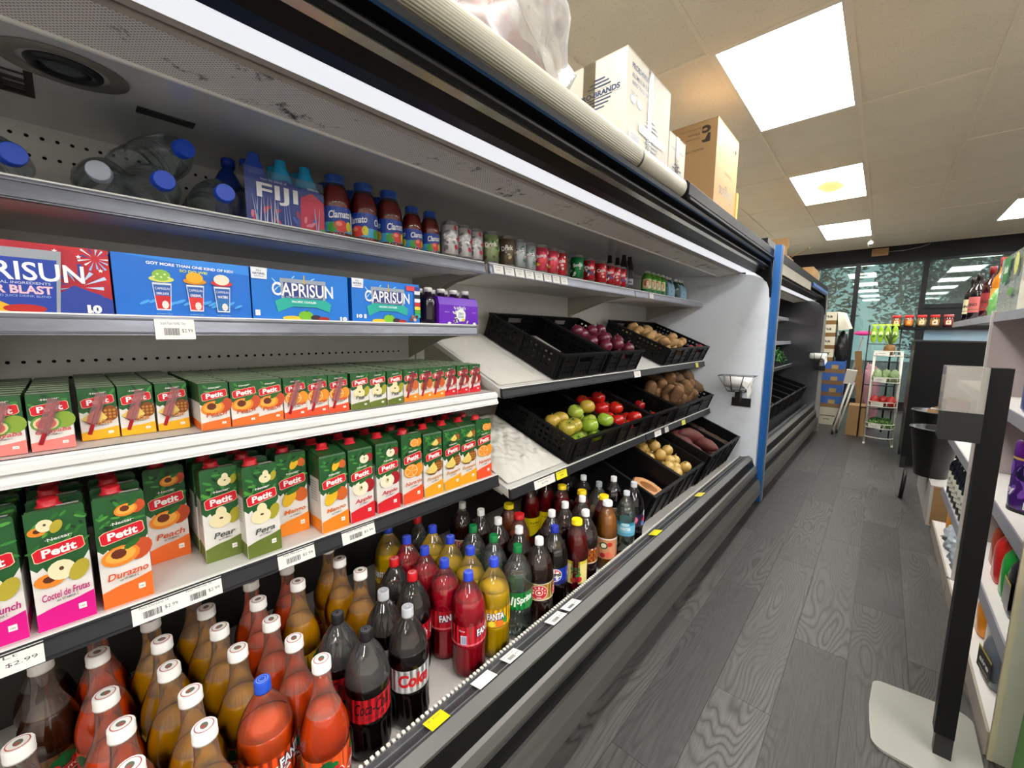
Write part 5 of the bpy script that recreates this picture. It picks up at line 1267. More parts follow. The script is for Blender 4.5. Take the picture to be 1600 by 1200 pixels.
# cans
def can_proto(name, cols, txt, tcol, lid, tall=1.0, r=.033):
    h = .122 * tall
    return dict(cols=cols, txt=txt, tcol=tcol, lid=lid, h=h, r=r)
CANM = {}
def can(kind, x, y, label, rzz):
    d = CANS[kind]; h, r = d['h'], d['r']
    t = thing('drink_can', label, 'can', (x, y, TZ), (0, 0, rzz), 'cans on the top shelf')
    if kind not in CANM:
        b = MB().lathe([(r * .72, 0), (r * .80, .002), (r, .012), (r, h - .012), (r * .86, h - .003), (r * .86, h)], 28, cap1=False, mis=[1, 1, 0, 1, 1])
        body = b.mesh('can_body', [C(d['cols'][0], .25, metal=.4), C('b8babc', .25, metal=.9)])
        lid = MB().lathe([(r * .86, h - .0005), (r * .86, h + .001), (r * .80, h - .003), (.002, h - .003)], 24, cap0=False).mesh('lid', C(d['lid'], .25, metal=.8))
        a = Art(); rr = random.Random(kind)
        for k in range(26):
            a.disc(rr.uniform(-3 * r, 3 * r), rr.uniform(.02, h - .02), rr.uniform(.003, .010), rr.uniform(.003, .010), rr.choice(d['cols'][1:]), 7, rot=rr.uniform(0, 3))
        for u in (-.07, 0, .07): a.text(d['txt'], u, h * .6, .045, d['tcol'], h=.018, bold=.04, rot=.15)
        CANM[kind] = (body, lid, a.wrap('can_print', r, 0))
    bo, li, pr_ = CANM[kind]
    put('can_body', bo, t); put('lid', li, t); put('can_print', pr_, t)
    return t
CANS = {'silverred': can_proto('', ['c9c6c8', '8a8a94', 'c0203a', '6a6a74'], 'Soda', 'f2f2f4', 'b03048', 1.0, .031), 'green': can_proto('', ['8a9a70', '2c5a2a', 'd8e0c0', '5a3a1c', '9ac83a'], 'Drink', 'eef2e0', 'd0d2c8', 1.0, .034),
        'brown': can_proto('', ['6a5a48', '2a1c14', 'c8b890', 'e0e0dc', '8a8a3a'], 'Drink', 'f0f0e8', 'd0d2d0', 1.0, .034), 'white': can_proto('', ['aeb6ba', '3a4a58', 'd87a3a', 'eef0f0', '2a6a4a'], 'Seltz', 'f4f4f4', 'c8cacc', 1.0, .033),
        'pink': can_proto('', ['e0485c', 'f0c0c8', 'f5d23a', 'd8283c'], 'Juice', 'f8eef0', 'c8a838', 1.0, .033), 'red': can_proto('', ['d02832', 'e8e0dc', 'b01822'], 'Cola', 'f8f4f2', 'b8b4b0', 1.0, .033), 'dgreen': can_proto('', ['0f7a40', 'e8f0e8', '0a4a28'], 'Soda', 'f4f8f4', '26302c', 1.0, .033), 'zero': can_proto('', ['c41828', 'f0f0f2', '2a4a9a', '1a1a22'], 'Cola', 'f2f2f4', '2a2a34', 1.0, .032)}
cl = [('silverred', -1.168, .948), ('silverred', -1.168, 1.012), ('silverred', -1.172, 1.072), ('green', -1.16, 1.142), ('brown', -1.16, 1.234), ('white', -1.165, 1.312), ('white', -1.17, 1.385), ('pink', -1.16, 1.455), ('pink', -1.16, 1.535), ('red', -1.165, 1.608), ('dgreen', -1.158, 1.745), ('zero', -1.16, 1.855), ('red', -1.158, 1.972), ('zero', -1.16, 2.062), ('red', -1.162, 2.138), ('zero', -1.165, 2.210)]
seenc = {}
cdesc = {'silverred': 'silver can with red rim', 'green': 'green patterned can', 'brown': 'brown patterned can', 'white': 'pale grey can', 'pink': 'pink and yellow can with gold lid', 'red': 'red can', 'dgreen': 'dark green can', 'zero': 'red and white can with dark lid'}
for i, (k, x, y) in enumerate(cl):
    can(k, x, y, '%s, %s can from the left on the top shelf' % (cdesc[k], ordw(i + 1)), face(x, y, .1))
for i, (k, x, y) in enumerate([('silverred', -1.25, .96), ('silverred', -1.25, 1.03), ('dgreen', -1.24, 1.68)]):
    can(k, x, y, 'drink can standing half hidden behind the front cans, %s' % ['left one', 'middle one', 'right one'][i], .3)
# dark beer bottles, green cans and water multipacks at the far end of the top shelf
for i, (x, y) in enumerate(((-1.20, 2.31), (-1.20, 2.385), (-1.29, 2.30), (-1.29, 2.40))):
    if i == 0:
        t0 = thing('malt_drink_bottle', 'dark glass bottle with pale label, front left of four', 'bottle', (x, y, TZ), (0, 0, face(x, y)), 'dark glass bottles on the top shelf')
        MB().lathe(PROF['beer'], 24).build('bottle_body', mat('brown_glass', '160a06', .08, coat=.6, noise=.1), t0)
        MB().lathe([(.0135, .22), (.0145, .222), (.0135, .229)], 20).build('cap', C('2a1c18', .35), t0)
        a = Art(); band(a, PI * .030, .03, .085, '3a3a58'); a.rect(-.03, .03, .04, .075, 'b8bccc'); a.text('Malta', 0, .058, .04, '20203a', h=.014, bold=.03)
        put('label', a.wrap('label', .030), t0)
    else: copy_thing(t0, (x, y, TZ), None, 'dark glass bottle with pale label, %s of four' % ['', 'front right', 'back left', 'back right'][i])
for i, (x, y) in enumerate(((-1.165, 2.56), (-1.165, 2.635), (-1.165, 2.71), (-1.165, 2.785))):
    if i == 0:
        g0 = thing('drink_can', 'green can with orange label, first of the four', 'can', (x, y, TZ), (0, 0, -1.0), 'green cans by the blue packs')
        MB().lathe([(.026, 0), (.033, .01), (.033, .10), (.029, .112), (.018, .122), (.018, .13)], 24, cap1=True).build('can_body', C('5aa02c', .3, metal=.3), g0)
        MB().lathe([(.019, .128), (.019, .138), (.017, .14)], 18).build('cap', C('c8ccc0', .3), g0)
        a = Art(); a.rect(-.03, .03, .01, .09, 'd8e0a0'); a.disc(0, .06, .02, .026, 'e0603a', 14); a.disc(.004, .062, .010, .018, 'f0dcc0', 10); a.rect(-.10, .10, .004, .03, '1f7a38'); a.text('Guarana', 0, .045, .045, 'f2f2ea', h=.011, bold=.03)
        put('can_print', a.wrap('can_print', .033), g0)
    else: copy_thing(g0, (x, y, TZ), None, 'green can with orange label, %s of the four' % ordw(i + 1))
for i, (x, y) in enumerate(((-1.16, 2.93), (-1.16, 3.17))):
    if i == 0:
        w0 = thing('water_bottle_pack', 'pale blue carrier of green glass water bottles, left of the two', 'drinks pack', (x, y, TZ), (0, 0, 0), 'blue carriers at the far end of the top shelf')
        for q in range(3):
            for s in (0, 1):
                MB().lathe([(.026, 0), (.029, .004), (.029, .075), (.024, .098), (.013, .125), (.012, .135)], 18).build('bottle', mat('green_glass', '0c4a3c', .1, coat=.5, noise=.1), w0, (-.03 - s * .06, -.06 + q * .06, 0))
                MB().lathe([(.0135, .13), (.0135, .146), (.012, .148)], 14).build('cap', C('dfe4e2', .35), w0, (-.03 - s * .06, -.06 + q * .06, 0))
        MB().prism([(-.09, .004), (.003, .004), (.003, .06), (-.006, .10), (-.022, .118), (-.075, .118), (-.09, .06)], -.02, .093).build('carrier', C('9cc4de', .35), w0)
        a = Art(); a.disc(.035, .045, .035, .034, '6fa4cc', 16); a.disc(.035, .045, .026, .025, 'b8d8ea', 16); a.disc(.035, .045, .010, .016, '3a78a8', 8)
        for k in range(4): a.disc(.0 + k * .022, .018 + .05 * (k % 2), .010, .003, '4a88b8', 8, rot=k)
        put('carrier_print', a.flat('carrier_print', None, (.0032, 0, 0), (0, 1, 0), (0, 0, 1)), w0)
    else: copy_thing(w0, (x, y, TZ), None, 'pale blue carrier of green glass water bottles, right of the two')
# ------------------------------------------------------------------ produce crates
crate_m = mat('crate_black', '0f0f10', .40, spec=.22, noise=.25, nscale=10)
crate_m2 = mat('crate_black_worn', '171718', .42, spec=.25, noise=.3, nscale=12)
def slot_panel(mb, o, du, dv, w, h, t, holes):
    o, du, dv = Vector(o), Vector(du), Vector(dv); n = du.cross(dv)
    us = sorted({0, w} | {q for r in holes for q in (r[0], r[1])}); vs = sorted({0, h} | {q for r in holes for q in (r[2], r[3])})
    for i in range(len(us) - 1):
        j = 0
        for j in range(len(vs) - 1):
            cu, cv = (us[i] + us[i+1]) / 2, (vs[j] + vs[j+1]) / 2
            if any(r[0] < cu < r[1] and r[2] < cv < r[3] for r in holes): continue
            P = [o + du * a + dv * b + n * c for c in (0, t) for (a, b) in ((us[i], vs[j]), (us[i+1], vs[j]), (us[i+1], vs[j+1]), (us[i], vs[j+1]))]
            mb.add(P, [(3, 2, 1, 0), (4, 5, 6, 7), (0, 1, 5, 4), (1, 2, 6, 5), (2, 3, 7, 6), (3, 0, 4, 7)])
def slots(w, h, rows, sw, sh, gap, u0, u1):
    out = []
    for v in rows:
        u = u0
        while u + sw < u1: out.append((u, u + sw, v, v + sh)); u += sw + gap
    return out
CRW, CRD = .400, .50
CMESH = {}
def crate(label, x, y, z, tilt, h=.12, w=CRW, d=CRD, solid=False, group='black produce crates'):
    """origin: bottom front edge, middle; opens upwards, runs back along -x"""
    t = thing('produce_crate', label, 'crate', (x, y, z), (0, tilt, 0), group)
    k = (h, w, solid)
    if k not in CMESH:
        T = .006; ms = {}
        hs = slots(d, h, [h * .28, h * .50, h * .74], .017, .011, .015, .03, d * .47) + slots(d, h, [h * .28, h * .50, h * .74], .017, .011, .015, d * .53, d - .03)
        hf = slots(w, h, [h * .18], .012, .008, .014, .03, w - .03) + [(w * .36, w * .64, h * .60, h * .82)] + slots(w, h, [h * .40, h * .66], .010, .008, .012, .03, w * .30) + slots(w, h, [h * .40, h * .66], .010, .008, .012, w * .70, w - .03)
        if solid: hs = []; hf = [(w * .36, w * .64, h * .66, h * .80)]
        mb = MB(); slot_panel(mb, (-T, -w/2, .004), (0, 1, 0), (0, 0, 1), w, h - .004, T, hf); ms['end_panel'] = mb.mesh('end_panel', crate_m)
        mb = MB(); slot_panel(mb, (-d, -w/2, .004), (0, 1, 0), (0, 0, 1), w, h - .004, T, hf); ms['end_panel2'] = mb.mesh('end_panel', crate_m)
        mb = MB(); slot_panel(mb, (-d, -w/2, .004), (1, 0, 0), (0, 0, 1), d, h - .004, -T, hs); ms['side_panel'] = mb.mesh('side_panel', crate_m)
        mb = MB(); slot_panel(mb, (-d, w/2, .004), (1, 0, 0), (0, 0, 1), d, h - .004, T, hs); ms['side_panel2'] = mb.mesh('side_panel', crate_m)
        mb = MB(); slot_panel(mb, (-d, -w/2, 0), (1, 0, 0), (0, 1, 0), d, w, .006, slots(d, w, [w * q / 10 for q in range(1, 10)], .03, .012, .02, .03, d - .02) if not solid else []); ms['crate_floor'] = mb.mesh('crate_floor', crate_m)
        rim = MB()
        for (a, b, c, e) in ((-.012, .004, -w/2 - .004, w/2 + .004), (-d - .004, -d + .012, -w/2 - .004, w/2 + .004), (-d + .012, -.012, -w/2 - .004, -w/2 + .009), (-d + .012, -.012, w/2 - .009, w/2 + .004)): rim.box(a, b, c, e, h - .006, h + .003)
        ms['rim'] = rim.mesh('rim', crate_m2)
        rb = MB()
        for yy in (-w/2 + .02, -w * .17, w * .17, w/2 - .02): rb.prism([(0, .01), (.006, .01), (.006, h - .01), (0, h - .01)], yy - .005, yy + .005)
        for xx in (-.02, -d * .5, -d + .02):
            for s in (-1, 1): rb.box(xx - .006, xx + .006, s * (w/2) - (.005 if s < 0 else 0), s * (w/2) + (.005 if s > 0 else 0), .01, h - .01)
        ms['rib'] = rb.mesh('rib', crate_m2)
        CMESH[k] = ms
    for nm, me in CMESH[k].items():
        o = put(nm.rstrip('2'), me, t)
        if nm == 'rib': o['kind'] = 'stuff'
    return t
def W2(crt, p):
    return Matrix.Translation(crt.location) @ crt.rotation_euler.to_matrix().to_4x4() @ Vector(p)
P1 = (-1.082, 1.1135); P2 = (-1.014, .7275)
cA = crate('black slotted crate, empty but for a white paper, on the upper produce shelf', P1[0], 1.672, P1[1], T1)
cB = crate('black slotted crate of red onions on the upper produce shelf', P1[0], 2.092, P1[1], T1)
cC = crate('black slotted crate of brown potatoes on the upper produce shelf', P1[0], 2.886, P1[1], T1)
cD = crate('black slotted crate with a few red potatoes by the white side panel', P1[0], 3.300, P1[1], T1)
cE = crate('black slotted crate of green tomatoes on the middle produce shelf', P2[0], 1.700, P2[1], T2)
cF = crate('black slotted crate of ripe red tomatoes on the middle produce shelf', P2[0], 2.110, P2[1], T2)
cG = crate('nearly empty dark crate between the tomatoes and the root vegetables', P2[0], 2.513, P2[1], T2, w=.380)
cH = crate('wide black crate heaped with malanga and brown yams', P2[0], 3.10, P2[1], T2, w=.76)
B1 = (-.868, .310); TB = math.radians(22)
cI = crate('deep black crate holding a cut orange squash, beside the last bottles', B1[0], 2.17, B1[1], TB, h=.19, w=.385, solid=True)
cJ = crate('deep black crate of yellow onions on the bottom deck', B1[0], 2.565, B1[1], TB, h=.19, w=.385, solid=True)
cK = crate('deep black crate of sweet potatoes on the bottom deck', B1[0] + .012, 2.975, B1[1] + .0, TB, h=.235, w=.375, solid=True)
cL = crate('deep black crate of yuca pieces against the white side panel', B1[0] + .012, 3.335, B1[1] + .0, TB, h=.235, w=.335, solid=True)
MB().box(-1.36, -1.30, 1.96 + OY, 3.52 + OY, .298, .472).build('crate_support', rail_d, case1)

def paper(label, name, x0, x1, y0, y1, zf, tilt, amp, seed, parent=None, curl=0.0, n=64):
    rr = random.Random(seed); ph = [(rr.uniform(-70, 70), rr.uniform(-70, 70), rr.uniform(0, 6.3), rr.uniform(.2, 1)) for _ in range(14)]
    mb = MB(); V = []
    for i in range(n + 1):
        for j in range(n + 1):
            u, v = i / n, j / n
            x = x0 + (x1 - x0) * u; y = y0 + (y1 - y0) * v
            h = 0
            for (a, b, c, d) in ph: h += d * abs(math.sin(a * x + b * y + c))
            h = amp * h / 5
            e = min(u, 1 - u, v, 1 - v); h *= min(1, e * 6 + .15)
            z = zf + (x1 - x) * math.tan(tilt) + .002 + h + curl * max(0, .3 - v) ** 2
            V.append((x, y, z))
    F = [(i * (n + 1) + j, (i + 1) * (n + 1) + j, (i + 1) * (n + 1) + j + 1, i * (n + 1) + j + 1) for i in range(n) for j in range(n)]
    mb.add(V, F, 0, True)
    o = mb.build(name, mat('white_paper', 'dfdcd2', .6, noise=.05, nscale=7), parent)
    return tag(o, label, 'paper')
paper('smooth white paper liner on the upper produce shelf left of the crates', 'paper_liner', -1.56, -1.10, 1.135, 1.46, 1.108 + .006, T1, .006, 1)
paper('crumpled white paper liner on the middle produce shelf, left of the green tomatoes', 'paper_liner', -1.50, -1.03, 1.115, 1.485, .726 + .006, T2, .028, 2)
pa = MB().add([W2(cA, p) for p in ((-.40, -.19, .05), (-.19, -.185, .131), (-.03, -.186, .126), (-.02, -.17, .02), (-.40, -.10, .012))], [(0, 1, 2, 3, 4)])
tag(pa.build('paper_liner', mat('white_paper', 'dfdcd2')), 'white paper liner propped inside the empty black crate', 'paper')

PM = {}
def veg(kind, n):
    k = (kind, n)
    if k in PM: return PM[k]
    rr = random.Random(kind + str(n)); s = 900 + n
    def two(mb1, m1, mb2, n2, m2): return [(kind + '_body', mb1.mesh(kind + '_body', m1)), (n2, mb2.mesh(n2, m2))]
    if kind == 'potato':
        r = [('skin', MB().blob(.044, .034, .030, 16, 10, amp=.10, seed=s).mesh('potato', mat('potato_skin', 'b08a5a', .7, noise=.3, nscale=30, bump=.3, bscale=120)))]
    elif kind == 'red_potato':
        r = [('skin', MB().blob(.033, .029, .027, 14, 9, amp=.08, seed=s).mesh('red_potato', mat('red_potato_skin', 'b0404a', .6, noise=.3, nscale=40)))]
    elif kind in ('red_onion', 'yellow_onion'):
        c, tip = ('6a1c34', '8a5a5c') if kind == 'red_onion' else ('dcb868', 'b8904a')
        b = MB().lathe([(.004, -.034), (.016, -.033), (.031, -.020), (.0365, 0), (.033, .016), (.022, .029), (.010, .034), (.006, .038)], 18, mod=lambda a, zz: 1 + .02 * math.sin(7 * a + n) + .015 * math.sin(3 * a))
        t = MB().tube([(0, 0, .036), (.002, .001, .043), (.006 * (n - 1), .003, .049)], [.0055, .0035, .001], 6)
        for q in range(4): t.tube([(0, 0, -.033), (.006 * math.cos(q * 1.6), .006 * math.sin(q * 1.6), -.040)], [.0012, .0006], 4)
        r = two(b, mat(kind + '_skin', c, .32, noise=.35, nscale=18, stretch=(6, 6, .7), coat=.3), t, 'stem', mat(kind + '_stem', tip, .8, noise=.3))
    elif kind in ('red_tomato', 'green_tomato'):
        b = MB().lathe([(.003, -.029), (.018, -.029), (.034, -.018), (.0385, 0), (.034, .017), (.022, .0265), (.008, .027), (.003, .0255)], 20, mod=lambda a, zz: 1 + .025 * math.cos(5 * a + n))
        t = MB()
        for q in range(5):
            a = q * 2 * PI / 5; t.add([(0, 0, .0285), (.007 * math.cos(a - .3), .007 * math.sin(a - .3), .0285), (.018 * math.cos(a), .018 * math.sin(a), .0295), (.007 * math.cos(a + .3), .007 * math.sin(a + .3), .0285)], [(0, 1, 2, 3)])
        t.tube([(0, 0, .026), (.001, 0, .035)], .002, 5)
        col = ['c8201a', 'd83020', 'cc2a1c'][n % 3] if kind == 'red_tomato' else ['9ab83a', 'b8a83c', 'a8bc48', 'c0a040'][n % 4]
        r = two(b, mat('%s_skin_%d' % (kind, n % 4), col, .22, noise=.18, nscale=14, coat=.4), t, 'calyx', mat('calyx_green', '3c6a2a', .6, noise=.2))
    elif kind == 'sweet_potato':
        b = MB().tube([(-.075, .0, 0), (-.055, .004, .002), (-.02, .006, .004), (.02, .003, .002), (.05, -.004, 0), (.078, -.008, -.002)], [.004, .022, .034, .032, .022, .003], 14)
        r = [('skin', b.mesh('sweet_potato', mat('sweet_potato_skin', '6a352f', .6, noise=.3, nscale=30, bump=.25)))]
    elif kind == 'yam':
        b = MB().tube([(-.13, 0, 0), (-.10, .006, 0), (-.04, .01, .004), (.04, .004, .002), (.10, -.004, 0), (.135, -.006, 0)], [.012, .040, .050, .050, .042, .012], 16)
        r = [('skin', b.mesh('yam', mat('yam_skin', '6e543c', .85, noise=.4, nscale=25, bump=.6, bscale=150)))]
    elif kind == 'malanga':
        b = MB().lathe([(.004, -.055), (.020, -.05), (.032, -.03), (.034, -.012), (.0375, -.010), (.036, .008), (.039, .010), (.034, .030), (.036, .032), (.024, .048), (.012, .055)], 16, mod=lambda a, zz: 1 + .05 * math.sin(3 * a + n + zz * 30))
        r = [('skin', b.mesh('malanga', mat('malanga_skin', '9a7450', .8, noise=.45, nscale=22, stretch=(1, 1, 9), bump=.5)))]
    elif kind == 'yuca':
        b = MB().tube([(-.06, 0, 0), (-.03, .003, .002), (.02, 0, 0), (.062, -.004, 0)], [.010, .017, .017, .009], 10)
        r = two(b, mat('yuca_skin', '5a4030', .85, noise=.4, nscale=30, bump=.5), MB().lathe([(.0085, 0), (.0085, .001)], 10, M=Matrix.Translation((.0615, -.004, 0)) @ Matrix.Rotation(PI/2, 4, 'Y')), 'cut_end', C('e8dcc0', .6))
    elif kind == 'red_pepper':
        b = MB().lathe([(.006, -.04), (.02, -.042), (.032, -.02), (.034, .01), (.028, .03), (.012, .034), (.006, .03)], 18, mod=lambda a, zz: 1 + .07 * math.cos(4 * a))
        r = two(b, mat('red_pepper_skin', 'a81c24', .2, coat=.4, noise=.1), MB().tube([(0, 0, .03), (.003, 0, .048)], .004, 6), 'stem', mat('calyx_green', '3c6a2a'))
    PM[k] = r
    return r
NICEV = {'potato': 'brown potato', 'red_potato': 'small red potato', 'red_onion': 'red onion', 'yellow_onion': 'yellow onion', 'red_tomato': 'red tomato', 'green_tomato': 'green tomato', 'sweet_potato': 'sweet potato', 'yam': 'brown yam', 'malanga': 'ringed malanga root', 'yuca': 'yuca root', 'red_pepper': 'red pepper'}
def fill(kind, crt, pts, where, ang=None, seed=1, alike=True):
    """pts: local (x back negative, y, z, [scale]) in the crate"""
    rr = random.Random(seed); n = 0
    for i, p in enumerate(pts):
        k = i % 4
        s = p[3] if len(p) > 3 else 1
        pos = W2(crt, p[:3])
        rot = (rr.uniform(-.5, .5), rr.uniform(-.5, .5), rr.uniform(0, 6.28)) if ang is None else (rr.uniform(-.25, .25), crt.rotation_euler[1] + rr.uniform(-.2, .2), ang + rr.uniform(-.5, .5))
        parts = veg(kind, k)
        if isinstance(where, str):
            xs_ = [q[0] for q in pts]; ys_ = [q[1] for q in pts]; zs_ = [q[2] for q in pts]
            f = lambda v, L, names: names[min(2, int(3 * (v - min(L)) / (max(L) - min(L) + 1e-6)))]
            lab = '%s, %s %s %s' % (where, f(p[2], zs_, ('buried low', 'middle layer', 'top layer')), f(p[0], xs_, ('rear', 'centre', 'front')), f(p[1], ys_, ('left', 'middle', 'right')))
        else: lab = where[i]
        if len(parts) == 1:
            o = put(kind, parts[0][1], None, pos, rot); tag(o, lab, kind.split('_')[-1], NICEV[kind] + 's in their crate')
            o.scale = (s, s, s)
        else:
            o = thing(kind, lab, kind.split('_')[-1], pos, rot, NICEV[kind] + 's in their crate'); o.scale = (s, s, s)
            for nm, me in parts: put(nm, me, o)
def heap(n, x0, x1, y0, y1, z0, r, seed, z1=None):
    """loose packing: rejection sampled centres, later ones climb on the earlier"""
    rr = random.Random(seed); out = []
    for _ in range(n):
        best = None
        for _k in range(60):
            x, y = rr.uniform(x0, x1), rr.uniform(y0, y1); z = z0 + r
            for (a, b, c) in out:
                d2 = (x - a) ** 2 + (y - b) ** 2
                if d2 < (1.92 * r) ** 2: z = max(z, c + math.sqrt((1.92 * r) ** 2 - d2))
            sc = z + rr.random() * r * .3
            if best is None or sc < best[0]: best = (sc, (x, y, z))
        out.append(best[1])
    return out
fill('red_onion', cB, heap(31, -.30, -.05, -.155, .155, .008, .037, 3), 'dark red onion heaped in the upper crate')
fill('potato', cC, heap(52, -.38, -.05, -.155, .155, .008, .034, 4), 'light brown potato in the upper shelf crate')
fill('red_potato', cD, [(-.05, .12, .036), (-.06, .05, .036), (-.12, -.08, .036), (-.05, -.12, .036), (-.06, -.02, .082), (-.05, .135, .09)], ['red potato in the front corner of the crate by the side panel, lower', 'red potato in the middle front of the crate by the side panel', 'red potato lying alone behind the others in the end crate', 'red potato at the front left of the end crate', 'red potato resting on two others in the end crate', 'topmost red potato in the corner beside the white side panel'])
fill('green_tomato', cE, [(a, b, c, 1.1) for a, b, c in heap(17, -.20, -.055, -.145, .145, .010, .043, 6)], 'green tomato ripening in the crate nearest the crumpled paper')
fill('red_tomato', cF, [(a, b, c, 1.12) for a, b, c in heap(17, -.36, -.055, -.145, .14, .010, .043, 12)], 'ripe red tomato in the middle shelf crate')
fill('red_pepper', cG, [(-.06, -.10, .045), (-.06, -.02, .045), (-.20, .08, .045)], ['red pepper at the front left of the nearly empty crate', 'red pepper beside it at the front of the nearly empty crate', 'red pepper lying at the back of the nearly empty crate'])
fill('malanga', cH, [(a, b, c, 1.15) for a, b, c in heap(24, -.26, -.075, -.30, .26, .03, .046, 8)], 'ringed brown malanga root heaped in the wide crate', ang=.6)
fill('yam', cH, [(-.17, .24, .16, .9), (-.30, .08, .19, 1), (-.27, .23, .22, 1.0), (-.34, -.12, .17, .95), (-.36, .20, .13, 1)], ['big brown yam at the front right of the wide crate', 'big brown yam lying across the middle of the wide crate', 'uppermost big brown yam beside the side panel', 'big brown yam at the back left of the wide crate', 'big brown yam at the back right of the wide crate'], ang=.2)
fill('yellow_onion', cJ, heap(34, -.40, -.06, -.145, .145, .030, .039, 9), 'yellow onion in the deep crate')
fill('sweet_potato', cK, [(-.12, -.08, .17, 1.15), (-.14, .06, .165, 1.2), (-.24, -.06, .18, 1.5), (-.07, .09, .155, .95), (-.28, .06, .165, 1.2), (-.20, .0, .225, 1.5), (-.10, .02, .215, 1.25), (-.10, -.02, .10, 1.2), (-.22, .03, .10, 1.2), (-.30, -.06, .10, 1.2)], 'reddish brown sweet potato in the deep crate', ang=.5)
fill('yuca', cL, heap(26, -.34, -.06, -.115, .115, .13, .024, 10), 'thin brown yuca root piece in the end crate', ang=.8)
# cut squash in the first deep crate
t = thing('squash_piece', 'cut piece of orange squash lying at the front of the deep crate', 'squash', W2(cI, (-.115, .06, .070)), (0, TB, .3))
MB().lathe([(.002, -.05), (.05, -.046), (.09, -.02), (.098, .012), (.095, .018)], 28, mod=lambda a, zz: 1 + .03 * math.cos(9 * a)).build('rind', mat('squash_rind', 'c88a4a', .5, noise=.3, nscale=10), t)
MB().lathe([(.094, .018), (.085, .022), (.055, .020), (.045, .010), (.002, .008)], 28, mod=lambda a, zz: 1 + .02 * math.cos(9 * a)).build('flesh', mat('squash_flesh', 'eeb07a', .5, noise=.2, nscale=20), t)
t = thing('squash_piece', 'smaller squash wedge leaning at the left edge of the deep crate', 'squash', W2(cI, (-.30, -.10, .075)), (0, TB, 1.2))
MB().lathe([(.002, -.05), (.05, -.046), (.08, -.02), (.085, .012), (.083, .018)], 24, mod=lambda a, zz: 1 + .03 * math.cos(9 * a)).build('rind', mat('squash_rind', 'c88a4a'), t)
MB().lathe([(.082, .018), (.05, .020), (.002, .016)], 24).build('flesh', mat('squash_flesh', 'eeb07a'), t)

# ------------------------------------------------------------------ bag holder on the side panel
wire = mat('black_wire', '151515', .35, noise=.1)
white_pl = mat('thin_white_plastic', 'eceae6', .35, noise=.06, nscale=12)
def bag_basket(label, x, y, z, nrm, tilted=False):
    """wire basket with a roll of bags; nrm=-1 hangs on a face looking to -y"""
    t = thing('bag_holder', label, 'bag holder', (x, y, z)); t.scale = (1.22, 1.22, 1.22)
    MB().box(-.045, .065, -.004, -.0005, -.155, -.10).build('wall_plate', C('1a1a1b', .4), t)
    MB().box(-.018, .012, -.05, -.004, -.125, -.06).build('arm', C('1a1a1b', .4), t)
    w = MB()
    for yy in (-.03, -.115):
        w.tube([(-.045, yy, -.05), (.05, yy, -.05), (.095, yy - .01, .05), (-.105, yy - .01, .045)], .0026, 6, closed=True)
    for (a, b) in (((-.045, -.05), (-.045, -.05)), ((.05, -.05), (.05, -.05)), ((.095, .05), (.095, .05)), ((-.105, .045), (-.105, .045))): w.tube([(a[0], -.03, a[1]), (b[0], -.125 + (.01 if b[1] < 0 else 0), b[1])], .0026, 6)
    w.tube([(-.02, -.115, -.05), (-.035, -.125, .05)], .0026, 6); w.tube([(.02, -.115, -.05), (.04, -.125, .05)], .0026, 6); w.tube([(-.02, -.03, -.05), (-.02, -.115, -.05)], .0026, 6); w.tube([(.02, -.03, -.05), (.02, -.115, -.05)], .0026, 6)
    w.build('wire_basket', wire, t)
    r = MB().lathe([(.006, -.075), (.034, -.075), (.036, -.03), (.035, .03), (.033, .075), (.006, .075)], 22, M=Matrix.Translation((.0, -.07, .006)) @ Matrix.Rotation(PI/2, 4, 'Y'), mod=lambda a, zz: 1 + .03 * math.sin(5 * a)).build('bag_roll', white_pl, t)
    MB().lathe([(.012, 0), (.018, .004)], 14, M=Matrix.Translation((-.079, -.07, .006)) @ Matrix.Rotation(PI/2, 4, 'Y')).build('core', mat('tan_card', 'a8865c'), r)
    mb = MB(); mb.add([(.03, -.118, .03), (.078, -.115, .0), (.088, -.118, -.045), (.07, -.125, -.085), (.062, -.12, -.03), (.04, -.122, -.01)], [(0, 1, 4, 5), (1, 2, 3, 4)], 0, True); mb.build('loose_bag', white_pl, t)
    return t
bag_basket('black wire basket with a white bag roll on the white side panel', -.795, 3.53, .955, -1)
M2 = Matrix.Translation((0, 3.66, 0)) @ Matrix.Rotation(-math.radians(.6), 4, 'Z')
q = M2 @ Vector((-.665, C2L, 1.04))
bh = bag_basket('wire basket with a white bag roll on the dark case end panel', q.x, q.y, q.z, -1); bh.rotation_euler = (0, 0, -math.radians(.6))

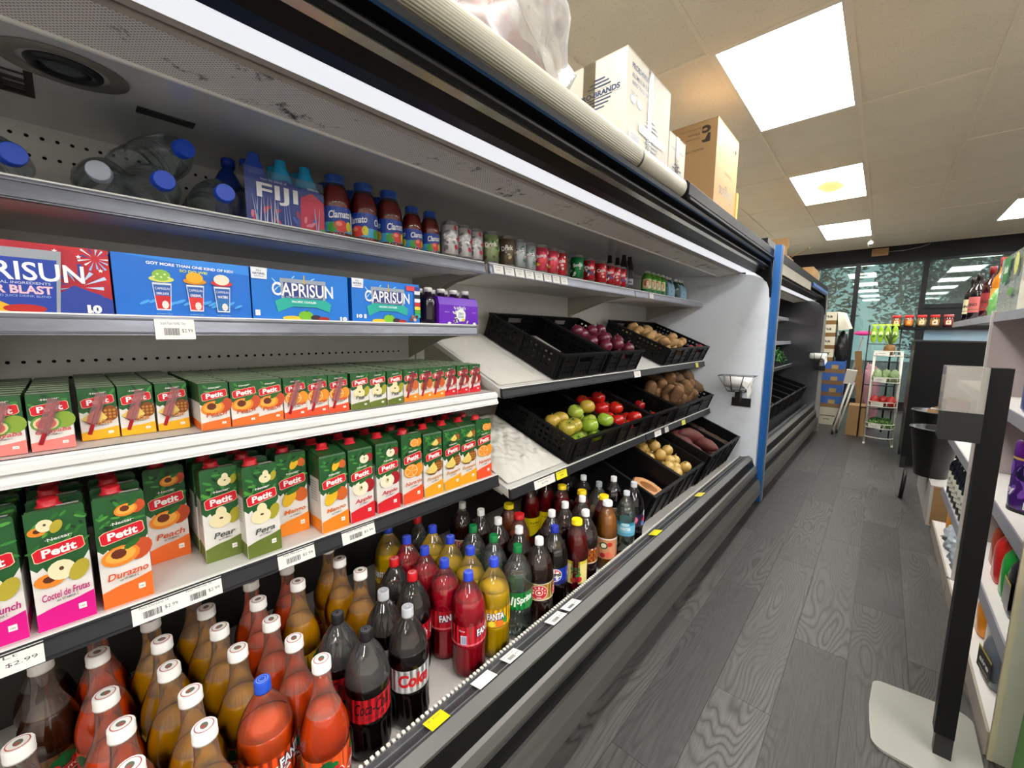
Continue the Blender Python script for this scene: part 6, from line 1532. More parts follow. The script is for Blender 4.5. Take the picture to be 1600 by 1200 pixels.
# ------------------------------------------------------------------ things on top of the case
cream = mat('cream_ribbed_plastic', 'a09a88', .5, noise=.06, nscale=3)
t = thing('blind_roll', 'long cream ribbed plastic roll lying along the canopy top', 'roll', (-.694, .3, 1.9245))
MB().lathe([(.038, -1.3), (.038, 1.07)], 120, M=Matrix.Rotation(-PI/2, 4, 'X'), mod=lambda a, zz: 1 + .022 * math.cos(40 * a)).build('ribbed_roll', cream, t)
MB().lathe([(.0375, 1.085), (.0385, 1.09), (.0385, 1.48), (.036, 1.485)], 40, M=Matrix.Rotation(-PI/2, 4, 'X')).build('end_sleeve', mat('cream_smooth', 'a8a392', .45, noise=.04), t)
MB().lathe([(.0345, 1.06), (.0345, 1.095)], 30, M=Matrix.Rotation(-PI/2, 4, 'X')).build('band', C('2a2722', .7), t)
def crumple_bag(mb, rx, ry, rz_, seed, amp=.10, seg=30, rings=22, mi=0, flat=.6):
    rr = random.Random(seed); P = [(rr.uniform(2, 9), rr.uniform(2, 9), rr.uniform(2, 9), rr.uniform(0, 6.3)) for _ in range(9)]
    o = len(mb.v)
    for i in range(rings + 1):
        t = PI * i / rings
        for k in range(seg):
            a = 2 * PI * k / seg; x, y, z = math.sin(t) * math.cos(a), math.sin(t) * math.sin(a), -math.cos(t)
            d = 1
            for (p, q, r, s) in P: d += amp * .35 * (abs(math.sin(p * x + q * y + r * z + s)) - .6)
            zz = max(z * d, -flat)
            mb.v.append((x * rx * d, y * ry * d, (zz + flat) * rz_))
    for i in range(rings):
        for k in range(seg):
            k2 = (k + 1) % seg; mb.f.append((o + i * seg + k, o + i * seg + k2, o + (i + 1) * seg + k2, o + (i + 1) * seg + k)); mb.mi.append(mi); mb.sm.append(True)
    return mb
baggy = clear_plastic('cloudy_bag', tint='f2f0ec', gloss=.5, rough=.25, alpha=.22, body='d8d6d0')
t = thing('plastic_bag', 'cloudy white plastic bag with reddish contents on top of the case', 'bag', (-.95, .88, 1.8875))
crumple_bag(MB(), .19, .33, .37, 5, .3).build('bag_film', baggy, t)
crumple_bag(MB(), .13, .24, .24, 9, .3).build('contents', mat('bag_contents', 'b8705a', .7, noise=.5, nscale=9), t)
mb = MB(); mb.tube([(.0, 0, .0), (.03, .01, .055), (.06, .04, .085), (.085, .07, .075), (.10, .09, .04), (.105, .10, .03)], .008, 7); mb.tube([(.10, .09, .045), (.12, .13, .05), (.13, .19, .03), (.135, .24, .005), (.14, .29, -.02)], .0025, 5)
t = mb.build('cable_loop', C('161514', .5), None, (-.835, 1.07, 1.93)); tag(t, 'black cable loop with loose thin strands by the plastic bag', 'cable')
def carton_box(name, label, x0, x1, y0, y1, z0, z1, col, arts=(), flaps=False, tape=None, group=None, cat='box'):
    t = thing(name, label, cat, ((x0 + x1) / 2, (y0 + y1) / 2, z0), (0, 0, 0), group)
    a, b, h = (x1 - x0) / 2, (y1 - y0) / 2, z1 - z0
    MB().box(-a, a, -b, b, 0, h).build('box_body', col, t)
    f = MB(); f.box(-a - .001, -.002, -b - .001, b + .001, h, h + .003); f.box(.002, a + .001, -b - .001, b + .001, h, h + .003); f.build('flap', col, t)
    if tape:
        f = MB(); f.box(-.03, .03, -b - .0016, b + .0016, h + .003, h + .0036); f.box(-.03, .03, -b - .0022, -b - .0002, h * .6, h + .003); f.box(-.03, .03, b + .0002, b + .0022, h * .6, h + .003)
        f.box(a + .0003, a + .0022, -.02, .02, .0, h + .003); f.build('tape', tape, t)
    for (face_, art) in arts:
        if face_ == 'x': me = art.flat('print', None, (a + .0002, 0, h / 2), (0, 1, 0), (0, 0, 1))
        elif face_ == 'x2': me = art.flat('print', None, (a + .0026, 0, h / 2), (0, 1, 0), (0, 0, 1))
        else: me = art.flat('print', None, (0, -b - .0002, h / 2), (1, 0, 0), (0, 0, 1))
        put('box_print', me, t)
    return t
white_card = mat('white_carton', 'b4ae9f', .65, noise=.06, nscale=4); tan_card = mat('brown_carton', '9c7a50', .75, noise=.12, nscale=4); tapem = clear_plastic('packing_tape', tint='efe8da', gloss=.25, rough=.25, alpha=.03, body='c8c0b0')
INK = '34405c'
def globe(a, u, v, r):
    for k in range(9):
        y = -.9 + k * .225
        if abs(y) < .2: continue
        w = r * math.sqrt(max(0, 1 - y * y)); a.rect(u - w, u + w, v + y * r - r * .045, v + y * r + r * .045, INK)
ax = Art(); ax.text('PROB340850', -.10, .235, .15, INK, h=.022, bold=.03); ax.text('ALUMINUM FULL PAN', -.065, .20, .22, INK, h=.018, bold=.02); ax.text('600D 70/2018-ID', -.085, .172, .17, INK, h=.016, bold=.02); ax.text('Deep Light', -.145, .135, .06, INK, h=.010)
for u in (-.16, -.10): ax.disc(u, .11, .025, .017, INK, 16); ax.disc(u, .11, .020, .012, 'e6e0d2', 16); ax.text('Heavy', u, .11, .026, INK, h=.007)
globe(ax, .03, .02, .075); ax.rect(-.10, .16, .005, .040, 'b4ae9f'); ax.text('PRO-BRANDS', .03, .022, .235, INK, h=.026, bold=.05)
ax.rect(-.19, -.10, -.075, -.015, 'b4ae9f')
for k in range(14): ax.rect(-.185 + k * .006, -.182 + k * .006, -.072, -.018, '5a6070')
ax.text('50', .085, -.215, .075, INK, h=.045, bold=.06); ax.text('PER CASE', .165, -.215, .05, INK, h=.012)
ay = Art(); globe(ay, .05, .150, .062); ay.rect(-.055, .155, .137, .165, 'b4ae9f'); ay.text('PRO-BRANDS', .05, .151, .195, INK, h=.023, bold=.05)
P = [(-.10, -.02), (-.03, .02), (.07, .0), (.10, -.05), (.05, -.075), (.03, -.02), (-.04, .0)]
ay.poly([(x * .8, y * .8 - .04) for x, y in [(-.11, -.05), (-.05, .005), (-.045, -.002), (-.10, -.055)]], INK); ay.poly([(x * .8, y * .8 - .04) for x, y in [(-.05, .005), (.10, -.03), (.10, -.037), (-.045, -.002)]], INK); ay.poly([(x * .8, y * .8 - .04) for x, y in [(.02, -.02), (.075, -.032), (.06, -.09), (.03, -.07)]], '5c6478'); ay.poly([(x * .8, y * .8 - .04) for x, y in [(.10, -.03), (.106, -.034), (.085, -.11), (.08, -.105)]], INK)
carton_box('shipping_carton', 'large white aluminium pan carton printed in blue on the case top', -1.20, -.85, 1.597, 2.035, 1.887, 2.448, white_card, (('x', ax), ('y', ay)), tape=tapem)
ax = Art(); globe(ax, .0, .0, .08); ax.rect(-.095, .095, -.016, .018, 'b4ae9f'); ax.text('PRO-BRANDS', .0, .001, .17, INK, h=.024, bold=.05); ax.text('ALUMINUM STEAM PAN', 0, .14, .15, INK, h=.012)
carton_box('shipping_carton', 'smaller white carton between the large white one and the brown one', -1.18, -.85, 2.045, 2.255, 1.887, 2.29, white_card, (('x', ax),), tape=tapem)
BK = '2e241c'
ax = Art(); ax.text('Elegant', .0, -.02, .27, BK, h=.095, bold=.01, shear=.1, rot=PI); ax.text('INDUSTRIAS', .03, .10, .13, '7a5c3c', h=.016, rot=PI); ax.rect(-.21, -.15, .22, .30, '8a7858'); ax.text('P', .17, .28, .03, BK, h=.04, bold=.08)
ax.rect(-.22, -.14, -.33, -.23, BK); ax.rect(-.213, -.147, -.323, -.237, 'b08a5c'); ax.text('24', -.18, -.28, .04, BK, h=.04); ax.text('A', .03, -.30, .05, BK, h=.05)
ay = Art(); ay.text('IP', .075, .265, .05, BK, h=.05, bold=.1, rot=PI); ay.text('C', .075, .315, .05, BK, h=.045, bold=.1, rot=PI); ay.text('Plastic', .0, .30, .07, BK, h=.014, rot=PI); ay.text('Corporation', -.005, .275, .085, BK, h=.014, rot=PI); ay.text('Pack/Products Ave', -.02, .33, .12, '5a4632', h=.010, rot=PI); ay.text('MANUFACTURED BY', -.01, .205, .15, BK, h=.014, rot=PI); ay.text('24" x', .06, -.30, .09, BK, h=.03, rot=PI)
carton_box('shipping_carton', 'tall brown cardboard carton lettered upside down on the case top', -1.13, -.85, 2.747, 3.215, 1.887, 2.615, tan_card, (('x', ax), ('y', ay)))
t = MB().box(-.95, -.845, 3.235, 3.275, 1.887, 2.30).build('cardboard_sheet', mat('yellow_card', 'c89a4c', .75, noise=.12)); tag(t, 'narrow yellowish cardboard piece standing behind the tall brown carton', 'cardboard')
# junk on the second case
zt = 1.952
t = thing('open_carton', 'open brown cardboard box with raised flap on the far case', 'box', (-.90, 5.05, 1.888))
mb = MB(); mb.box(-.12, .12, -.20, -.195, 0, .30); mb.box(-.12, .12, .195, .20, 0, .22); mb.box(.115, .12, -.195, .195, 0, .22); mb.box(-.12, -.115, -.195, .195, 0, .22); mb.box(-.115, .115, -.195, .195, 0, .005); mb.build('box_body', tan_card, t)
mb = MB(); mb.obox(Matrix.Translation((.15, .28, .30)) @ Matrix.Rotation(-.5, 4, 'Y') @ Matrix.Rotation(.2, 4, 'X'), .20, .44, .005); mb.obox(Matrix.Translation((.02, -.20, .33)) @ Matrix.Rotation(.3, 4, 'X'), .22, .005, .10); mb.build('flap', tan_card, t)
carton_box('small_carton', 'small brown carton at the far end of the dark case top', -.88, -.66, 5.75, 6.35, 1.952, 2.09, tan_card)
t = crumple_bag(MB(), .10, .20, .13, 21, .35).build('plastic_bag', white_pl, None, (-.87, 4.55, 1.888)); tag(t, 'crumpled white plastic bag beside the open brown box', 'bag')
t = crumple_bag(MB(), .09, .22, .10, 23, .4).build('crumpled_paper', mat('kraft_paper', 'c8ac84', .8, noise=.2), None, (-.83, 6.58, 1.888)); tag(t, 'crumpled brown paper at the end of the dark case top', 'paper')
t = thing('machine_box', 'low black box with vents on top of the dark case near the blue post', 'box', (-.91, 4.02, 1.888)); MB().box(-.16, .16, -.20, .20, 0, .20).build('box_body', blk_sat, t)
mb = MB(); [mb.box(.16, .163, -.17, .17, .03 + k * .04, .045 + k * .04) for k in range(4)]; mb.build('vent_slats', C('2c2c2e', .5), t)
t = thing('picture_frame', 'white framed panel lying edge up beside the blue post top', 'frame', (-.86, 3.72, 1.888)); MB().box(-.12, .12, -.006, .006, 0, .10).build('panel', C('d8d4c8', .5), t); MB().box(-.13, .13, -.008, .008, .10, .112).build('edge', C('b8b4a8', .5), t)
MB().tube([(.13, 0, 0), (.13, 0, .11)], .006, 6).build('corner', C('b8b4a8', .5), t)
# contents of the second case
def in2(x, y): 
    q = M2 @ Vector((x, y, 0)); return q.x, q.y
for i in range(4):
    x, y = in2(-1.10 + .02 * (i % 2), .55 + i * .10)
    t = thing('oil_bottle', 'golden oil bottle on the top shelf of the dark case, %s of four' % ordw(i + 1), 'bottle', (x, y, 1.5655), (0, 0, -.8), 'oil bottles in the dark case')
    MB().lathe([(.03, 0), (.036, .005), (.036, .11), (.02, .145), (.013, .16), (.013, .17)], 18).build('bottle_body', mat('oil_gold', 'c8a024', .15, coat=.4, noise=.1), t); MB().lathe([(.015, .168), (.015, .19)], 14).build('cap', C('e0dcd0', .4), t)
    a = Art(); a.rect(-.04, .04, .03, .08, 'e8e2c8'); a.text('OIL', 0, .055, .03, '3a5a2a', h=.015, bold=.03); put('label', a.wrap('label', .036), t)
for i in range(6):
    x, y = in2(-1.12, 1.0 + i * .16); t = crumple_bag(MB(), .05, .07, .06, 40 + i, .3).build('produce_bag', [C('d8d4cc', .3), C('c84a3a', .3)][i % 2], None, (x, y, 1.5655)); tag(t, 'small %s bag on the dark case top shelf, %s from the front' % (['pale', 'red'][i % 2], ordw(i + 1)), 'bag')
for i in range(7):
    x, y = in2(-1.14, .5 + i * .24); t = crumple_bag(MB(), .085, .11, .08, 60 + i, .35).build('produce_bag', [C('dcd8d2', .3), C('d0584a', .3), C('c8c8c8', .3)][i % 3], None, (x, y, 1.2455)); tag(t, '%s plastic produce bag on the second shelf of the dark case, %s one' % (['white', 'red and white', 'grey'][i % 3], ordw(i + 1)), 'bag')
def greens(x, y, z, r, seed, label, cols=('3f8a2a', '2c6a20')):
    rr = random.Random(seed); t = thing('herb_bunch', label, 'greens', (x, y, z))
    mb = MB()
    for k in range(260):
        u = rr.uniform(-.2, 1); a = rr.uniform(0, 6.28); q = rr.random() ** .4; c = math.sqrt(1 - min(1, u * u))
        p = Vector((q * r * c * math.cos(a), q * r * 1.3 * c * math.sin(a), q * r * u + r * .35)); s = rr.uniform(.008, .018)
        d1 = Vector((rr.gauss(0, 1), rr.gauss(0, 1), rr.gauss(0, 1))).normalized(); d2 = d1.cross(Vector((rr.gauss(0, 1), rr.gauss(0, 1), rr.gauss(0, 1)))).normalized()
        mb.add([p - d1 * s, p + d2 * s * .6, p + d1 * s, p - d2 * s * .6], [(0, 1, 2, 3)], k % 2)
    o = mb.build('leaves', [C(cols[0], .5), C(cols[1], .5)], t); o['kind'] = 'stuff'
    st = MB()
    for k in range(7): st.tube([(rr.uniform(-.02, .02), rr.uniform(-.03, .03), 0), (rr.uniform(-.05, .05), rr.uniform(-.06, .06), r * .5)], .003, 5)
    o = st.build('stems', C('7aa04a', .5), t); o['kind'] = 'stuff'
    return t
x, y = in2(-.88, 1.35); greens(x, y, 1.02, .14, 3, 'bright green bunch of leafy herbs hanging over the dark case shelf')
x, y = in2(-.98, .75); greens(x, y, 1.03, .10, 4, 'pale lettuce heads in the black tray of the dark case', ('8ab04a', 'c8d0a0'))
for i in range(4):
    x, y = in2(-.965, .42 + i * .42); c = crate('black crate on the lower shelf of the dark case, %s one' % ordw(i + 1), x, y, .9395, .18, h=.10, w=.395, solid=True)
for i in range(7):
    x, y = in2(-.80, .32 + i * .42); c = crate('deep black crate at the bottom of the dark case, %s one' % ordw(i + 1), x, y, .47, .32, h=.19, w=.395, solid=True)
MB().box(-1.42, -.80, .06, 3.1, .298, .452).build('crate_support', rail_d, case2)
for i in range(2):
    x, y = in2(-.90, .70 + i * .13); t = crumple_bag(MB(), .075, .075, .12, 80 + i, .3).build('produce_bag', mat('purple_bag', '5a2aa8', .25, noise=.2, coat=.4), None, (x, y, .60)); tag(t, 'shiny purple bag in the bottom crates of the dark case, %s one' % ['left', 'right'][i], 'bag')
# ------------------------------------------------------------------ the far end of the aisle
def stack_box(label, x0, x1, y0, y1, z0, z1, kind, group):
    if kind == 'beer':
        t = thing('beer_carton', label, 'carton', ((x0 + x1) / 2, (y0 + y1) / 2, z0), (0, 0, 0), group); a, b, h = (x1 - x0) / 2, (y1 - y0) / 2, z1 - z0
        MB().box(-a, a, -b, b, h * .32, h).build('box_body', C('e4dcc6', .6), t); MB().box(-a + .002, a - .002, -b + .002, b - .002, 0, h * .32).build('lower_band', C('8a6434', .6), t)
        MB().box(-.05, .05, -b - .001, -b + .002, h * .12, h * .32).build('gold_tab', C('b8883a', .5), t)
        ar = Art(); ar.text('Corona', 0, .0, a * 1.5, '1c2430', h=.045, bold=.02, shear=.1); ar.text('EXTRA', 0, -.042, a * .6, '5a5040', h=.014, bold=.03); ar.text('CERVEZA', 0, .045, a * .5, '8a7a50', h=.010)
        put('box_print', ar.flat('print', None, (0, -b - .0003, h * .66), (1, 0, 0), (0, 0, 1)), t)
    elif kind == 'blue':
        t = thing('drink_carton', label, 'carton', ((x0 + x1) / 2, (y0 + y1) / 2, z0), (0, 0, 0), group); a, b, h = (x1 - x0) / 2, (y1 - y0) / 2, z1 - z0
        MB().box(-a, a, -b, b, h * .36, h).build('box_body', C('3a66b4', .5), t); MB().box(-a + .003, a - .003, -b + .003, b - .003, 0, h * .36).build('tray', C('8a6a48', .7), t)
        MB().box(a * .45, a * .75, -b - .001, -b + .002, h * .36, h * .7).build('tag', C('b89a60', .6), t); MB().box(-a, -a * .2, -b - .001, -b + .002, h * .45, h * .9).build('panel', C('2a56a8', .5), t)
    return t
for i in range(4): stack_box('white beer carton in the stack beyond the dark case, %s from the top' % ['topmost', 'second', 'third', 'fourth'][i].replace('topmost', 'first'), -.92, -.535, 7.6, 8.0, 1.49 - i * .180, 1.668 - i * .180, 'beer', 'stacked beer cartons')
for i in range(4): stack_box('blue drink carton under the beer cartons, %s from the top' % ordw(i + 1), -.92, -.39, 7.6, 8.02, .777 - i * .172, .947 - i * .172, 'blue', 'stacked blue cartons')
t = carton_box('drink_carton', 'white carton with printed sketch at the foot of the blue stack', -.92, -.39, 7.6, 8.0, 0.0, .259, C('c8c4ae', .6), ()); a = Art(); a.rect(-.02, .16, .0, .012, '3a3a34'); a.rect(.02, .10, -.05, -.04, '4a4a40'); put('box_print', a.flat('print', None, (.06, -.2004, .13), (1, 0, 0), (0, 0, 1)), t)
mb = MB(); mb.add([(-.535, 7.62, 1.672), (-.62, 7.9, 1.674), (-.45, 7.95, 1.66), (-.46, 7.60, 1.655), (-.37, 7.62, 1.42), (-.36, 7.95, 1.43), (-.50, 7.59, 1.40), (-.42, 7.56, 1.50)], [(0, 3, 2, 1), (3, 4, 5, 2), (0, 6, 7, 3), (7, 6, 4, 3)], 0, True)
tag(mb.build('draped_cloth', mat('offwhite_cloth', 'cfc9b6', .8, noise=.1, nscale=6)), 'off white cloth draped over the side of the beer carton stack', 'cloth')
t = thing('black_bin_bag', 'dark bagged bundle standing on the blue cartons under the cloth', 'bag', (-.455, 7.82, .949)); crumple_bag(MB(), .07, .15, .27, 31, .25).build('bag_film', C('1a1a1c', .4), t); MB().blob(.05, .05, .03, cz=.415).build('knot', C('c8bca8', .6), t)
# folding hand cart
t = thing('hand_cart', 'white folding hand cart leaning beside the stacked cartons', 'cart', (-.32, 7.05, 0))
lt = C('d4d0c4', .4)
for s in (-1, 1): MB().tube([(-.06 + .02 * s, -.10 + .06 * s, .03), (.055 + .02 * s, .02 + .06 * s, .70)], .011, 8).build('rail', lt, t)
MB().tube([(-.10, .1, .08), (-.02, .12, .42), (.02, .12, .72)], .009, 8).build('rear_rail', C('6a6862', .4), t)
MB().obox(Matrix.Translation((.03, .02, .775)) @ Matrix.Rotation(.35, 4, 'X') @ Matrix.Rotation(.12, 4, 'Y'), .11, .015, .21).build('board', C('dedacd', .5), t)
for s in (-1, 1): MB().lathe([(.004, -.012), (.03, -.012), (.03, .012), (.004, .012)], 16, M=Matrix.Translation((-.065 + .02 * s, -.10 + .06 * s, .03)) @ Matrix.Rotation(PI/2, 4, 'Y')).build('wheel', C('1a1a1a', .5), t)
carton_box('cardboard_box', 'lower brown cardboard box on the floor beside the hand cart', -.275, -.09, 7.0, 7.3, 0, .185, tan_card)
carton_box('cardboard_box', 'upper brown cardboard box stacked beside the hand cart', -.27, -.10, 7.0, 7.28, .190, .40, tan_card)
t = MB().obox(Matrix.Translation((-.19, 7.33, .562)) @ Matrix.Rotation(-.10, 4, 'Y'), .075, .012, 1.115).build('cardboard_strip', mat('brown_carton_dark', '8a6a44', .8, noise=.15)); tag(t, 'tall narrow cardboard strip standing in the stacked boxes', 'cardboard')
t = thing('broom', 'upturned broom with bright pink head in front of the window', 'broom', (-.42, 7.55, 0)); MB().tube([(0, 0, 0), (.20, 0, 1.31)], .011, 8).build('handle', C('8a8a88', .4), t); MB().blob(.105, .03, .032, cx=.20, cz=1.36).build('head', C('e83a96', .5), t)
MB().box(.12, .28, -.02, .02, 1.375, 1.388).build('bristle_base', C('c02a78', .6), t)
t = thing('gift_bag', 'pale pink crumpled bag behind the cardboard strip', 'bag', (-.10, 7.75, .0)); crumple_bag(MB(), .12, .12, .56, 33, .22).build('bag_film', C('a87884', .5), t); MB().tube([(-.05, 0, .85), (0, 0, .93), (.05, 0, .85)], .005, 6).build('handle', C('b88a90', .5), t)
# white wire rack with bags of produce
rk = thing('wire_rack', 'white wire display rack with curved shelves at the end of the aisle', 'rack', (.055, 6.6, 0))
rw = mat('rack_white', 'dcd8cc', .4, noise=.06)
for s in (-1, 1):
    MB().tube([(.128 * s, 0, 0), (.120 * s, 0, 1.13)], .0125, 8).build('post', rw, rk)
    MB().tube([(.128 * s, .26, 0), (.120 * s, .26, 1.13)], .010, 8).build('post', rw, rk)
    MB().tube([(.128 * s, -.05, .01), (.128 * s, .3, .01)], .012, 8).build('foot', rw, rk)
for z in (.10, .215, .48, .775, 1.09):
    w = MB(); arc = [(.128 * math.cos(PI + k * PI / 10), -.10 * math.sin(k * PI / 10), z) for k in range(11)]
    w.tube(arc, .006, 6)
    if z > .12:
        w.tube([(p[0], p[1], z + .055) for p in arc], .006, 6)
        for k in range(0, 11, 2): w.tube([arc[k], (arc[k][0], arc[k][1], z + .055)], .004, 5)
        for k in range(9): w.tube([(-.11 + k * .0275, .0 - .085 * math.sin(PI * (k + .5) / 9), z), (-.11 + k * .0275, .26, z)], .003, 4)
        w.tube([(-.128, .26, z), (.128, .26, z)], .005, 5)
    sh = w.build('wire_shelf', rw, rk); sh['kind'] = 'stuff'
    if z > .12:
        a = Art(); a.rect(-.055, .055, -.022, .022, 'e8e4d8'); a.rect(-.045, .02, .0, .006, '8a8880')
        put('price_card', a.flat('price_card', None, (-.045, -.102, z + .028), (1, 0, 0), (0, 0, 1)), sh)
rr = random.Random(14)
for zi, (z, kind) in enumerate(((.215, 'green'), (.48, 'red'), (.775, 'pale'), (.30, 'x'))):
    if kind == 'x': continue
    for k in range(3):
        x, y = .055 - .075 + k * .075, 6.60 + .05 * (k % 2)
        lab = '%s on the %s shelf of the white wire rack, %s' % ({'green': 'bunch of green leaves', 'red': 'bag of red peppers', 'pale': 'bag of pale green cabbage'}[kind], {'green': 'lowest', 'red': 'second', 'pale': 'third'}[kind], ['left', 'middle', 'right'][k])
        if kind == 'green': greens(x, y, z + .008, .06, 70 + k, lab, ('4a8a34', '9ab868'))
        else:
            t = crumple_bag(MB(), .045, .07, .07 if kind == 'red' else .085, 90 + zi * 5 + k, .3).build('produce_bag', C({'red': 'b02a26', 'pale': '8aa070'}[kind], .4), None, (x, y, z + .006)); tag(t, lab, 'bag')
    for k in range(2):
        x = .055 - .04 + k * .08; greens(x, 6.78, z + .008, .07, 170 + zi * 3 + k, 'green leaves behind the %s on the wire rack, %s' % ({'green': 'lowest bunches', 'red': 'red peppers', 'pale': 'cabbage bags'}[kind], ['left', 'right'][k]), ('2f6a2c', '4a7a3a'))
for k in range(4):
    t = thing('snack_bag', 'lime green snack bag standing behind the white wire rack, %s of four' % ordw(k + 1), 'bag', (-.10 + k * .065, 6.925, 1.235), (.1, 0, 0), 'lime green snack bags')
    mb = MB(); mb.blob(.030, .012, .11, 12, 9, cz=.11); mb.build('bag_film', C('9ac42a', .25, coat=.3), t); MB().box(-.03, .03, -.002, .002, .215, .24).build('top_seal', C('c8e060', .3), t)
    a = Art(); a.disc(0, 0, .02, .03, 'e8f0b0', 12); a.disc(0, -.03, .018, .018, '4a7a20', 10); put('bag_print', a.flat('print', None, (0, -.0135, .12), (1, 0, 0), (0, 0, 1)), t)
t = thing('snack_stand', 'dark wire stand holding the lime green snack bags', 'stand', (0, 6.95, 0))
for s in (-1, 1): MB().tube([(.15 * s, 0, 0), (.15 * s, 0, 1.46)], .008, 6).build('post', wire, t)
mb = MB(); 
for z in (.4, .7, 1.0, 1.222): mb.tube([(-.15, 0, z), (.15, 0, z)], .005, 6); mb.tube([(-.15, -.05, z), (.15, -.05, z)], .005, 6); mb.tube([(-.15, 0, z), (-.15, -.05, z)], .004, 5); mb.tube([(.15, 0, z), (.15, -.05, z)], .004, 5)
o = mb.build('wire_shelf', wire, t); o['kind'] = 'stuff'
for k, (x, y) in enumerate(((.06, 6.66),)):
    t = thing('pineapple', 'pineapple with spiky crown on top of the white wire rack, %s' % ['front one', 'rear one'][k], 'pineapple', (x, y, 1.094))
    MB().lathe([(.02, 0), (.045, .01), (.055, .05), (.052, .10), (.035, .125), (.01, .13)], 20, mod=lambda a, zz: 1 + .06 * math.sin(10 * a + zz * 120) * math.sin(zz * 240)).build('fruit_body', mat('pineapple_skin', '8a6232', .7, noise=.4, nscale=40), t)
    mb = MB()
    for q in range(26):
        a = q * 2.4; l = .10 + .12 * (q / 26); o_ = .10 * (1 - q / 30)
        d = Vector((math.cos(a), math.sin(a), 0)); s = Vector((-math.sin(a), math.cos(a), 0))
        p0 = Vector((0, 0, .12)); p1 = p0 + d * o_ * .6 + Vector((0, 0, l * .55)); p2 = p0 + d * o_ * 1.4 + Vector((0, 0, l))
        mb.add([p0 - s * .006, p0 + s * .006, p1 + s * .007, p1 - s * .007, p2], [(0, 1, 2, 3), (3, 2, 4)])
    o = mb.build('crown', mat('pineapple_leaf', '5c7a3c', .5, noise=.3, nscale=20), t)
# counter with jars
ct = thing('display_counter', 'black counter with a glass front band and a jar shelf on top', 'counter', (.64, 7.25, 0))
MB().box(-.30, .60, -.28, .30, 0, 1.28).build('counter_body', blk_sat, ct)
MB().box(-.29, .58, -.26, -.252, 1.28, 1.405).build('glass_band', mat('counter_glass', '86a2b4', .08, noise=.3, nscale=3, coat=.5), ct)
MB().box(-.58, .62, -.32, .32, 1.405, 1.435).build('jar_shelf', blk_sat, ct)
for s in (.28,): MB().box(-.57, -.55, s - .01, s + .01, 0, 1.405).build('leg', blk_sat, ct)
jcol = ['d87a2a', 'e8882a', 'd8b06a', 'e09a3a', 'b03a3c', 'c88a4a']
jdesc = ['orange sweets, behind the chip bags', 'bright orange sweets', 'pale sweets', 'yellow orange sweets', 'dark red sweets at the right end', 'x']
for k in range(5):
    t = thing('candy_jar', 'red lidded clear jar of %s' % jdesc[k], 'jar', (.095 + .112 * k, 7.07, 1.436), (0, 0, 0), 'red lidded candy jars')
    MB().lathe([(.03, 0), (.044, .004), (.047, .02), (.047, .09), (.04, .108), (.036, .115)], 22).build('jar_body', pet, t)
    MB().lathe([(.028, .003), (.042, .006), (.0445, .022), (.0445, .085), (.03, .095)], 18, mod=lambda a, zz: 1 + .05 * math.sin(9 * a) * math.sin(zz * 260)).build('sweets', mat('sweets_%d' % k, jcol[k], .5, noise=.5, nscale=50), t)
    MB().lathe([(.041, .115), (.042, .119), (.042, .142), (.039, .146)], 22).build('lid', C('c8201e' if k < 4 else 'b04a50', .35), t)
    a = Art(); a.rect(-.022, .022, .03, .075, 'f0e0c0' if k != 1 else 'f08a20'); a.disc(0, .055, .012, .012, jcol[(k + 1) % 5], 10); put('label', a.wrap('label', .047, -PI/2), t)
t = thing('black_cabinet', 'tall plain black cabinet side between the counter and the bins', 'cabinet', (.70, 5.95, 0)); MB().box(-.47, .45, -.33, .33, .12, 1.27).build('cabinet_body', blk_sat, t); MB().box(-.48, .46, -.34, .34, 1.27, 1.285).build('top', C('232325', .35), t)
for s in ((-.45, -.31), (.43, -.31), (-.45, .31), (.43, .31)): MB().box(s[0] - .02, s[0] + .02, s[1] - .02, s[1] + .02, 0, .12).build('leg', C('151515', .4), t)
MB().box(-.473, -.468, -.30, .30, .56, .565).build('door_seam', C('3a3a3c', .4), t)
# bins on a pale plinth
pl = thing('plinth', 'low pale grey plinth with a cardboard face under the black bins', 'plinth', (.50, 4.41, 0)); MB().box(-.165, .30, -.42, .62, 0, .292).build('plinth_body', C('b8b4ae', .5), pl); MB().box(-.150, .20, -.432, -.4205, .015, .285).build('cardboard_face', tan_card, pl)
def bin_(label, x, y, z, r0, r1, h):
    t = thing('black_bin', label, 'bin', (x, y, z)); MB().lathe([(r0, 0), (r0 + .004, .004), (r1, h), (r1 + .008, h), (r1 + .008, h + .014), (r1 - .004, h + .014), (r0 - .006, .012), (.002, .012)], 36, cap1=False).build('bin_body', mat('bin_black', '141415', .33, noise=.15, nscale=8), t)
    MB().lathe([(r1 + .009, h + .006), (r1 + .010, h + .010), (r1 + .008, h + .0145), (r1 - .003, h + .0145)], 36, cap0=False, cap1=False).build('rim', C('39393b', .3), t); return t
bin_('round black bin in front, standing on the pale plinth', .345, 4.26, .2925, .085, .135, .35)
bin_('round black bin behind, with cardboard sticking out', .375, 4.70, .2925, .09, .145, .42)
t = MB().add([(.27, 4.68, .62), (.50, 4.66, .62), (.50, 4.66, .80), (.42, 4.66, .79), (.32, 4.68, .745)], [(0, 1, 2, 3, 4)]).add([(.27, 4.684, .62), (.50, 4.664, .62), (.50, 4.664, .80), (.42, 4.664, .79), (.32, 4.684, .745)], [(4, 3, 2, 1, 0)]).build('cardboard_sheet', tan_card); tag(t, 'torn cardboard sheet sticking out of the rear black bin', 'cardboard')
t = MB().tube([(.215, 4.52, 0), (.222, 4.53, .12), (.228, 4.54, .24)], .014, 8).build('black_pole', C('161616', .4)); tag(t, 'thin black pole standing on the floor left of the bins', 'pole')

